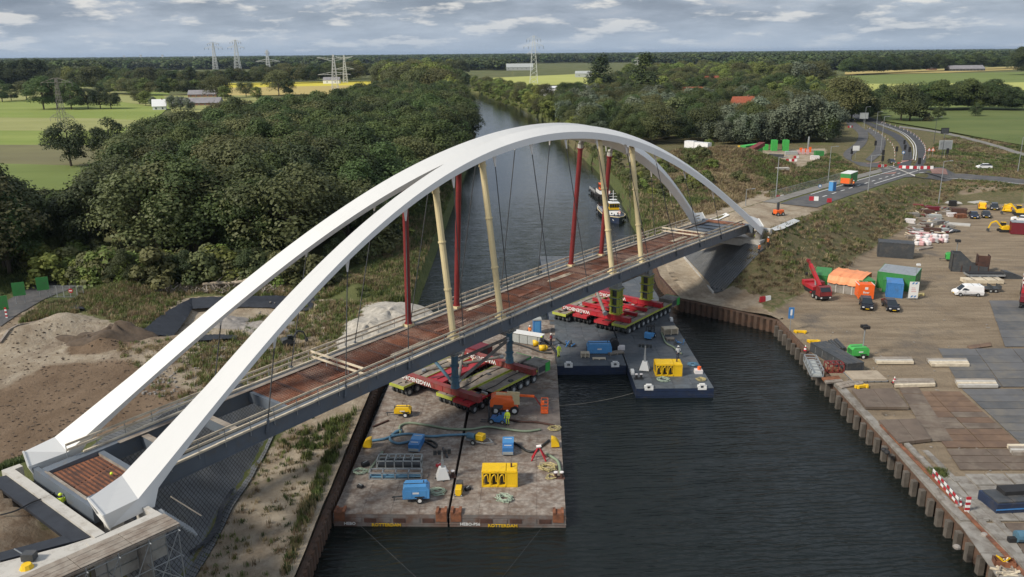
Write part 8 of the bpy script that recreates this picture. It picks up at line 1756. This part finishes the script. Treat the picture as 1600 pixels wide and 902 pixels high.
# single trees and rows at the left
def row(pts, n, h, keys, label, group, wf=1.15, seed=0, jit=2.0, z=3.6, hvar=.15):
    g = random.Random(seed); P = [Vector((*at(a, b, z)[:2], 0)) for a, b in pts]; P = catmull(P, 10) if len(P) > 2 else P; d = [0]
    for a, b in zip(P[:-1], P[1:]): d.append(d[-1] + (b - a).length)
    for k in range(n):
        s = d[-1] * (k + .5) / n; i = max(0, min(len(P) - 2, int(np.searchsorted(d, s)) - 1)); f = (s - d[i]) / max(1e-6, d[i + 1] - d[i]); p = P[i].lerp(P[i + 1], f); T(p.x + g.uniform(-jit, jit), p.y + g.uniform(-jit, jit) * 2, h * g.uniform(1 - hvar, 1 + hvar), keys[k % len(keys)], label, group, wf * g.uniform(.9, 1.15))
for x, y, h, k, lb in ((69, 172, 25, 'oak', 'tall spreading tree in the left fields with its shadow on the grass'), (90, 170, 20, 'mixed', 'broad dark tree touching the tall spreading one in the left fields'), (112, 172, 21, 'oak', 'round tree right of the pylon foot in the left fields'), (138, 171, 16, 'oakdark', 'dense tree at the middle of the short row in the left fields'), (157, 171, 17, 'oakdark', 'dense tree before the last of the short row in the left fields'), (174, 171, 15, 'oakdark', 'last dense tree at the right end of the short row in the left fields'),
                       (4, 160, 19, 'oak', 'round tree at the left edge in front of the poplar row'), (18, 158, 15, 'oak', 'smaller round tree beside the one at the left edge'), (42, 157, 18, 'mixed', 'wide low tree between the left edge trees and the tall spreading one'),
                       (436, 150, 24, 'mixed', 'big round grey green tree rising above the wood beside the yellow crop'), (452, 150, 17, 'oak', 'lower tree right of the big round one beside the yellow crop'), (402, 158, 12, 'bright', 'pale tree at the right of the farm'), (218, 163, 13, 'mixed', 'small tree left of the farm, olive green'), (228, 166, 12, 'bright', 'yellowish round tree left of the farm'), (240, 167, 8, 'silver', 'grey green round bush before the white gabled house'),
                       (270, 172, 10, 'silver', 'silvery hedge tree in front of the farm, left'), (283, 172, 10, 'silver', 'silvery hedge tree in front of the farm, middle'), (297, 173, 9, 'silver', 'silvery hedge tree in front of the farm, right'), (340, 155, 22, 'mixed', 'large tree standing right behind the farm'), (352, 158, 13, 'bright', 'yellow green tree at the right corner of the farm'), (385, 152, 15, 'mixed', 'tree right of the farm before the yellow crop')):
    P_ = at(x, y, 3.6); T(P_.x, P_.y, h, k, lb, None, 1.3)
row([(100, 140), (135, 144), (165, 142)], 12, 26, ['mixed', 'oak', 'bright'], 'sunlit tree of the rounded grove behind the left fields', 'trees of the rounded grove', seed=2, wf=1.2)
row([(-40, 140), (40, 138), (78, 137)], 22, 30, ['poplar', 'poplar', 'oakdark'], 'tall poplar of the dark row at the upper left', 'poplars of the dark row', seed=3, wf=1.7)
row([(170, 146), (240, 150), (330, 146)], 20, 16, ['mixed', 'oak', 'bright'], 'tree of the front hedge behind the left farm', 'trees of the hedge behind the farm', seed=4, wf=1.4)
row([(180, 134), (260, 134), (400, 132), (560, 128)], 44, 21, ['oak', 'mixed', 'oak'], 'tree of the long second row behind the left farm', 'trees of the long second row', seed=5, wf=1.5)
row([(400, 127), (470, 127), (560, 124)], 14, 24, ['mixed', 'oak'], 'tree of the grove behind the bright pylons', 'trees of the grove behind the pylons', seed=6, wf=1.5)
row([(555, 123), (610, 121), (660, 119), (730, 118)], 18, 27, ['bright', 'mixed', 'oak'], 'tree of the sunny avenue beyond the big wood', 'trees of the sunny avenue', seed=7, wf=1.3)
# right bank
row([(742, 136), (775, 148), (810, 160), (845, 176), (866, 190)], 26, 12, ['bright', 'bright', 'mixed'], 'bright green tree of the belt along the right bank at the bend', 'trees of the belt along the right bank', seed=8, wf=1.3, jit=3)
row([(765, 134), (800, 145), (850, 158), (900, 165)], 20, 12, ['bright', 'mixed'], 'fresh green tree of the second line behind the right bank', 'trees of the second line behind the right bank', seed=9, wf=1.3, jit=6)
forest([(860, 190), (905, 216), (960, 232), (1040, 226), (1060, 226), (1300, 222), (1312, 205), (1300, 188), (1180, 168), (1080, 168), (1000, 160), (930, 158), (880, 160)], 3.6, 11, 13.5, ['mixed', 'oak', 'oakdark', 'mixed', 'silver'], 'mixed green tree of the wood behind the far sandy yard', 'trees of the wood on the right bank', seed=10, wf=1.2)
forest([(930, 152), (1000, 158), (1120, 166), (1290, 176), (1330, 165), (1300, 150), (1150, 136), (1000, 136), (930, 140)], 3.6, 17, 16, ['mixed', 'oak', 'bright', 'oakdark'], 'tree of the grove around the red roofed farms', 'trees around the red roofed farms', seed=11, wf=1.3)
forest([(980, 130), (1100, 134), (1240, 140), (1240, 124), (1100, 118), (980, 120)], 3.6, 26, 20, ['bright', 'mixed', 'bright'], 'sunlit light green tree of the grove at the centre right', 'sunlit trees at the centre right', seed=12, wf=1.3)
row([(1240, 138), (1262, 137), (1280, 135)], 7, 24, ['silver', 'mixed'], 'pale green tree of the rounded clump at the meadow edge', 'trees of the clump at the meadow edge', seed=13, wf=1.4)
for x, y, h, k, wf, lb in ((938, 150, 33, 'poplar', 2.2, 'thick dark poplar standing above the wood, left one'), (1008, 160, 34, 'poplar', 1.9, 'tall dark column shaped poplar, right one'), (1024, 208, 12.5, 'beech', 1.5, 'dark purple beech at the front of the wood'), (1056, 206, 15.5, 'willow', 1.2, 'pale yellow green willow right of the purple beech'), (975, 200, 12, 'silver', 1.4, 'grey green rounded tree left of the purple beech'),
                           (1021, 175, 17, 'silver', 1.4, 'large silvery grey tree behind the purple beech'), (1121, 197, 13, 'cone', 1.3, 'light green cone shaped tree left of the red roofed house'), (1134, 196, 12, 'cone', 1.2, 'second light green cone shaped tree by the red roofed house'), (900, 210, 9, 'bright', 1.5, 'light green tree right at the water beyond the tug'), (935, 222, 9, 'silver', 1.6, 'silvery tree at the water edge above the bridge arch')):
    P_ = gp(x, y, 3.6); T(P_.x, P_.y, h, k, lb, None, wf)
for i, (x, y, h) in enumerate(((1168, 226, 13), (1190, 225, 13), (1213, 224, 15), (1232, 223, 17), (1257, 222, 20), (1270, 220, 17), (1288, 222, 17), (1302, 220, 15), (1243, 222, 15), (1152, 226, 11), (1100, 222, 12), (1128, 226, 10))):
    P_ = gp(x, y, 3.6); T(P_.x, P_.y, h, 'silver', 'silver grey poplar of the front row behind the far sandy yard', 'silver poplars behind the far yard', 1.15)
for x, y, h, k, lb in ((1318, 190, 24, 'mixed', 'big brownish green tree with dark trunk at the far bend of the road'), (1330, 189, 21, 'oak', 'tall tree right of the big one at the far bend of the road'), (1344, 187, 19, 'oak', 'tree at the right end of the trio at the far bend of the road'), (1407, 190, 20, 'mixed', 'tall dark tree in the meadow beyond the curve, left of two'), (1421, 190, 18, 'oakdark', 'tall dark tree in the meadow beyond the curve, right of two'), (1436, 190, 9, 'bush', 'low dark bush right of the two meadow trees'),
                       (1466, 187, 7, 'oak', 'small round tree alone in the meadow, left'), (1524, 183, 8, 'oakdark', 'small round tree alone in the meadow, right'), (1376, 172, 16, 'oakdark', 'dark tree left of the field edge behind the curve'), (1390, 172, 12, 'oak', 'low tree beside the dark one at the field edge')):
    P_ = gp(x, y, 3.6); T(P_.x, P_.y, h, k, lb, None, 1.25)
row([(1445, 172), (1490, 173), (1545, 171)], 17, 17, ['oakdark', 'oak'], 'dark tree of the hedge in front of the bright field at the right', 'trees of the hedge before the bright field', seed=14, wf=1.5, jit=5); row([(1556, 173), (1574, 173), (1588, 172)], 5, 13, ['oakdark'], 'dark tree of the short clump right of the hedge', 'trees of the short clump at the right', seed=15, wf=1.5)
row([(1350, 190), (1365, 182), (1372, 178)], 6, 10, ['oak', 'oakdark'], 'tree along the road behind the trio', 'trees along the far road', seed=16)
row([(1590, 118), (1600, 117), (1625, 118)], 4, 34, ['oakdark'], 'tree at the right edge beyond the bright field', 'trees at the right edge beyond the field', seed=17, wf=1.3); row([(1320, 118), (1400, 114), (1500, 110), (1620, 106)], 40, 26, ['oak', 'oakdark'], 'tree of the wood edge along the far side of the right field', 'trees along the far side of the right field', seed=18, wf=1.5)
row([(1230, 128), (1260, 126), (1278, 124)], 8, 18, ['oakdark'], 'dark tree of the copse left of the right field', 'trees of the copse left of the right field', seed=19, wf=1.5)
# bushes on the right bank and mound
for i in range(150):
    g = random.Random(i + 900); x, y = g.choice([(1015, 270), (1060, 262), (1100, 250), (1130, 236), (1150, 255), (1080, 290), (1040, 300), (990, 290), (1170, 275), (975, 262), (955, 240), (1200, 285)]); p = gp(x + g.uniform(-26, 26), y + g.uniform(-12, 12), 4)
    if sdist(np.array([p.x]), np.array([p.y]), CANAL)[0] > 2 and sdist(np.array([p.x]), np.array([p.y]), PW([(1060, 240), (1130, 228), (1292, 232), (1240, 280), (1190, 292)], 4))[0] > 1: T(p.x, p.y, g.uniform(1.2, 3.2), g.choice(['bush', 'bush', 'bushgreen']), 'low bush on the overgrown mound beyond the bridge', 'bushes on the overgrown mound', 1.2)
for i in range(40):
    g = random.Random(i + 1300); x, y = [(745 + k * 12, 140 + k * 4.6) for k in range(12)][i % 12]; p = at(x + g.uniform(-5, 5), y + g.uniform(1, 4), 3.4); T(p.x, p.y, g.uniform(2, 4), 'bushgreen', 'low bush on the grassy strip along the right bank', 'bushes on the right bank strip', 1.4)
TREES.sort(key=lambda a: -a[0])
NT = 300; cnt = {}
rest = []
for i, (sz, x, y, z, h, wf, key, label, group) in enumerate(TREES):
    k = cnt.get(key, 0); cnt[key] = k + 1; pr_ = PROTO[key][k % len(PROTO[key])]; g = random.Random(i); rz = g.uniform(0, 6.28)
    if i >= NT and group: rest.append((x, y, z, h, h * wf, rz, key, k % len(PROTO[key]))); continue
    shrub = key in ('bush', 'bushgreen'); r = thing('shrub' if shrub else 'tree', label, 'shrub' if shrub else 'tree', (x, y, z), rz, group)
    c = share('foliage' if shrub else 'crown', pr_[0], r, (0, 0, 0), (0, 0, 0), (h * wf, h * wf, h)); share('stem' if shrub else 'trunk', pr_[1], r, (0, 0, 0), (0, 0, 0), (h, h, h))

# ------------------------------------------------------------------ what nobody could count: instanced on points
def scatter(name, label, cat, pts, meshes, rot_tilt=0.0):
    """pts: (x, y, z, sxy, sz, rz, mesh index); one object, instances made by geometry nodes"""
    col = bpy.data.collections.new(name + '_source')
    for i, me in enumerate(meshes):
        o = bpy.data.objects.new('%03d_%s' % (i, name), me); col.objects.link(o)
    n = len(pts); a = np.array(pts, float); me = bpy.data.meshes.new(name); me.vertices.add(n); me.vertices.foreach_set('co', a[:, :3].ravel().astype(np.float32))
    for nm, ty, data in (('scl', 'FLOAT_VECTOR', np.stack([a[:, 3], a[:, 3], a[:, 4]], -1)), ('rot', 'FLOAT_VECTOR', np.stack([np.zeros(n), np.zeros(n), a[:, 5]], -1))):
        at_ = me.attributes.new(nm, ty, 'POINT'); at_.data.foreach_set('vector', data.ravel().astype(np.float32))
    ai = me.attributes.new('idx', 'INT', 'POINT'); ai.data.foreach_set('value', a[:, 6].astype(np.int32)); me.update()
    o = bpy.data.objects.new(name, me); COL.objects.link(o); g = bpy.data.node_groups.new(name, 'GeometryNodeTree')
    g.interface.new_socket('Geometry', in_out='INPUT', socket_type='NodeSocketGeometry'); g.interface.new_socket('Geometry', in_out='OUTPUT', socket_type='NodeSocketGeometry')
    gi = g.nodes.new('NodeGroupInput'); go = g.nodes.new('NodeGroupOutput'); ip = g.nodes.new('GeometryNodeInstanceOnPoints'); ci = g.nodes.new('GeometryNodeCollectionInfo')
    ci.inputs['Collection'].default_value = col; ci.inputs['Separate Children'].default_value = True; ci.inputs['Reset Children'].default_value = True; ip.inputs['Pick Instance'].default_value = True
    def named(nm, ty): q = g.nodes.new('GeometryNodeInputNamedAttribute'); q.data_type = ty; q.inputs['Name'].default_value = nm; return q.outputs['Attribute']
    e2r = g.nodes.new('FunctionNodeEulerToRotation'); g.links.new(named('rot', 'FLOAT_VECTOR'), e2r.inputs[0]); g.links.new(e2r.outputs[0], ip.inputs['Rotation']); g.links.new(named('scl', 'FLOAT_VECTOR'), ip.inputs['Scale']); g.links.new(named('idx', 'INT'), ip.inputs['Instance Index'])
    g.links.new(gi.outputs[0], ip.inputs['Points']); g.links.new(ci.outputs[0], ip.inputs['Instance']); g.links.new(ip.outputs[0], go.inputs[0]); md = o.modifiers.new('scatter', 'NODES'); md.node_group = g
    return tag(o, label, cat, kind='stuff')
keys = sorted({r_[6] for r_ in rest}); ms = []; off = {}
for k in keys: off[k] = len(ms); ms += [p[0] for p in PROTO[k]]
LR = lambda x: 0 if x < -10 else 1
for side, nm, lb in ((0, 'woodland', 'farther trees of the woods and rows left of the canal'), (1, 'woodland', 'farther trees of the woods and rows right of the canal')):
    pp = [(x, y, z, sx, h, rz, off[k] + j) for x, y, z, h, sx, rz, k, j in rest if (x > -14) == bool(side)]
    if pp: scatter(nm, lb, 'woodland', pp, ms)
# far woods to the horizon: low cost crowns
far_m = []
for i in range(4): far_m.append(crown_mesh('far_crown', 200 + i, 'wide', 420, .085, LDk if i % 2 else LG)[0])
fp = []; g = np.random.default_rng(77)
def farband(px0, px1, y_near, y_far, n, h, w, prob=None):
    for _ in range(n):
        px = g.uniform(px0, px1); f = g.random() ** 1.2; py = y_near + (y_far - y_near) * f
        hz_ = 91.2 - px * (17.3 / 1864) ; py = hz_ + (py - 82.5)     # the horizon tilts with the camera
        p = at(px, max(py, hz_ + 2.0), 4)
        fp.append((p.x, p.y, 3, w * g.uniform(.8, 1.3), h * g.uniform(.75, 1.25), g.uniform(0, 6), int(g.integers(4))))
farband(-60, 1660, 90, 83.9, 9000, 24, 60)
farband(-60, 560, 103, 90, 2600, 24, 40); farband(-60, 170, 118, 100, 800, 25, 34); farband(560, 1000, 98, 90, 1500, 24, 42); farband(700, 800, 108, 98, 200, 20, 30); farband(1000, 1660, 103, 92, 3600, 24, 40); farband(1150, 1420, 113, 103, 900, 21, 30); farband(1120, 1240, 122, 112, 160, 17, 24)
scatter('far_woods', 'dark woods stretching in bands to the horizon', 'woods', fp, far_m)

# ------------------------------------------------------------------ grass, weeds and reeds
def tuft(name, seed, n, h, spread, mat, lean=.5, w=.03):
    r_ = random.Random(seed); V = []; F = []
    for i in range(n):
        a = r_.uniform(0, 6.28); q = r_.uniform(0, spread); x, y = q * cos(a), q * sin(a); b = r_.uniform(0, 6.28); hh = h * r_.uniform(.5, 1.1); lx, ly = lean * hh * r_.uniform(.1, 1) * cos(b), lean * hh * r_.uniform(.1, 1) * sin(b); px_, py_ = -sin(b) * w, cos(b) * w; o_ = len(V)
        V += [(x - px_, y - py_, -.05), (x + px_, y + py_, -.05), (x + lx * .4 + px_ * .8, y + ly * .4 + py_ * .8, hh * .6), (x + lx * .4 - px_ * .8, y + ly * .4 - py_ * .8, hh * .6), (x + lx, y + ly, hh)]; F += [(o_, o_ + 1, o_ + 2, o_ + 3), (o_ + 3, o_ + 2, o_ + 4)]
    me = bpy.data.meshes.new(name); me.from_pydata(V, [], F); me.materials.append(mat); me.update(); return me
GG = leafmat('green_grass', (0.085, 0.12, 0.032), (0.17, 0.20, 0.065), .3); GD = leafmat('dry_grass', (0.19, 0.155, 0.075), (0.33, 0.27, 0.155), .3); GB = leafmat('brown_weeds', (0.10, 0.08, 0.04), (0.19, 0.15, 0.09), .3); GDK = leafmat('dark_weeds', (0.04, 0.065, 0.02), (0.085, 0.115, 0.035), .3)
gm = [tuft('grass', i, 26, 1, .75, m_, .5, .05) for i, m_ in enumerate((GG, GG, GD, GB, GDK, GDK))]
def tufts(poly, z, n, kinds, h, w, seed, world=False, cond=None):
    q = poly if world else PW(poly, z); xs = [p[0] for p in q]; ys = [p[1] for p in q]; g = np.random.default_rng(seed); A = g.uniform(min(xs), max(xs), n * 3); B = g.uniform(min(ys), max(ys), n * 3)
    cl_ = vnoise(A, B, 6, seed) + vnoise(A, B, 2.5, seed + 1) * .7; m = (sdist(A, B, q) < 0) & (cl_ > g.uniform(-.7, .35, len(A))) & ~((sdist(A, B, CANAL) < .6))
    for rd in ROADS:
        if max(p[0] for p in rd) > min(xs) and min(p[0] for p in rd) < max(xs) and max(p[1] for p in rd) > min(ys) and min(p[1] for p in rd) < max(ys): m &= sdist(A, B, rd) > .5
    if cond is not None: m &= cond(A, B)
    A, B = A[m][:n], B[m][:n]; Z_ = height(A, B); kk = np.array(kinds)[np.clip(((vnoise(A, B, 9, seed + 5) + .5) * len(kinds) + g.uniform(-1, 1, len(A))).astype(int), 0, len(kinds) - 1)]
    hs = h * g.uniform(.5, 1.3, len(A)); ws = w * g.uniform(.6, 1.3, len(A)); return list(zip(A, B, Z_, ws, hs, g.uniform(0, 6, len(A)), kk))
bank = lambda A, B: (lambda s, t: ((t < .2) | (t > 13.6)) & (height(A, B) > 2.7))((A - BO.x) * BD.x + (B - BO.y) * BD.y, (A - BO.x) * BN.x + (B - BO.y) * BN.y)
pts = tufts([(36, 132), (60, 128), (130, 195), (200, 230), (200, 262), (150, 268), (44, 150)], 0, 10500, [2, 3, 2, 0, 2, 4, 2], .55, 1.0, 1, True, bank)
scatter('tall_grass', 'tall rough grass and weeds on the bank of the right approach', 'grass', pts, gm)
pts = tufts([(980, 300), (1060, 240), (1240, 255), (1250, 290), (1170, 330), (1050, 350), (1000, 360)], 4, 9000, [4, 0, 3, 2, 2, 3], .9, 1.3, 2, cond=lambda A, B: sdist(A, B, PW([(1040, 350), (1150, 310), (1215, 285), (1240, 300), (1190, 330), (1100, 345)], 5)) > 0)
pts += tufts([(1320, 270), (1600, 292), (1600, 215), (1480, 215), (1440, 240), (1450, 262)], 3.6, 5000, [2, 3, 0, 4], .6, 1.5, 3) + tufts([(1245, 300), (1350, 262), (1300, 232), (1240, 262), (1195, 300)], 5, 3500, [2, 0, 4, 3], .7, 1.3, 4)
pts += tufts([(880, 225), (960, 258), (1030, 290), (1110, 300), (1070, 335), (1010, 372), (985, 330), (950, 280)], 3.5, 5000, [0, 1, 0, 4], .9, 1.1, 5)
scatter('tall_grass', 'rough grass on the mound, verges and bank beyond the bridge', 'grass', pts, gm)
pts = tufts([(130, 440), (330, 440), (560, 420), (650, 390), (650, 455), (560, 450), (500, 462), (300, 462), (215, 520), (120, 480)], 3.5, 7500, [0, 1, 2, 0, 2], .75, .9, 6) + tufts([(600, 300), (740, 215), (742, 300), (664, 456), (560, 462)], 3.3, 8000, [0, 4, 1, 2], .8, 1.0, 7)
pts += tufts([(440, 470), (600, 462), (560, 500), (500, 570), (400, 620), (330, 640), (300, 560)], 3.4, 1200, [2, 0, 2, 1], .7, .8, 8) + tufts([(180, 540), (240, 530), (420, 540), (400, 640), (250, 620)], 3.6, 500, [2, 0, 2], .5, .8, 9) + tufts([(0, 690), (40, 690), (50, 735), (0, 745)], 7, 300, [0, 4], .5, .7, 10)
pts += tufts([(70, 470), (130, 465), (120, 485), (30, 500)], 4, 700, [0, 2, 4], .7, .8, 11) + tufts([(0, 400), (130, 370), (120, 415), (0, 460)], 4, 1200, [0, 4, 0], .9, .9, 12)
scatter('tall_grass', 'green and straw coloured grass around the pit and along the forest edge', 'grass', pts, gm)
pts = tufts([(560, 640), (582, 650), (540, 740), (522, 800), (495, 902), (440, 902), (470, 800), (520, 690)], 2.8, 380, [0, 2, 4, 0], .7, .55, 13) + tufts([(300, 902), (480, 902), (560, 660), (480, 650), (400, 720)], 2.8, 230, [0, 2, 4], .4, .5, 14) + tufts([(440, 690), (560, 640), (575, 640), (480, 720)], 2.8, 150, [0, 4, 0], .7, .6, 15)
scatter('tall_grass', 'weeds and reeds on the sandy strip beside the brown barges', 'grass', pts, gm)
pts = tufts([(1395, 722), (1430, 720), (1470, 790), (1505, 850), (1490, 860), (1440, 790)], 2.2, 260, [0, 4, 2], .6, .5, 16) + tufts([(1440, 735), (1480, 738), (1478, 748), (1445, 745)], 2.2, 90, [4, 0], .5, .5, 17) + tufts([(40, 848), (70, 848), (130, 790), (100, 800), (30, 865)], 10.1, 60, [0, 2], .4, .5, 18) + tufts([(1205, 500), (1240, 520), (1235, 528), (1200, 510)], 2.2, 160, [4, 0], .5, .5, 19)
scatter('tall_grass', 'weeds growing in the joints of the quay in the foreground', 'grass', pts, gm)
pts = []
g = np.random.default_rng(5)
for k in range(1400):
    f = g.random(); i = int(f * 11); q0 = CANAL_R[9 + min(i, 10)] if 9 + i + 1 < len(CANAL_R) else CANAL_R[-2]; q1 = CANAL_R[min(9 + i + 1, len(CANAL_R) - 1)]; u = g.random(); x = q0[0] + (q1[0] - q0[0]) * u + g.uniform(.8, 3.5); y = q0[1] + (q1[1] - q0[1]) * u
    pts.append((x, y, H(x, y), 1.6, g.uniform(.8, 1.8), g.uniform(0, 6), int(g.choice([0, 1, 4, 2]))))
for k in range(2600):
    y = 128 + 290 * g.random() ** 1.4; x = -17.6 - g.uniform(0, 3.6); pts.append((x, y, H(x, y), 1.0, g.uniform(.6, 1.3), g.uniform(0, 6), int(g.choice([0, 4, 2]))))
scatter('reeds', 'reeds and rough grass lining both edges of the canal', 'reeds', pts, gm)
# ------------------------------------------------------------------ the air
m = bpy.data.materials.new('pale_air'); m.use_nodes = True; t = m.node_tree; t.nodes.remove(t.nodes['Principled BSDF'])
pv = t.nodes.new('ShaderNodeVolumePrincipled'); pv.inputs['Color'].default_value = (0.62, 0.78, 1.0, 1); pv.inputs['Density'].default_value = 0.000032; pv.inputs['Anisotropy'].default_value = 0.2
t.links.new(pv.outputs[0], t.nodes['Material Output'].inputs['Volume'])
tag(MB().box(-43000, 43000, -450, 43500, -4.5, 95).build('haze', m), kind='stuff')
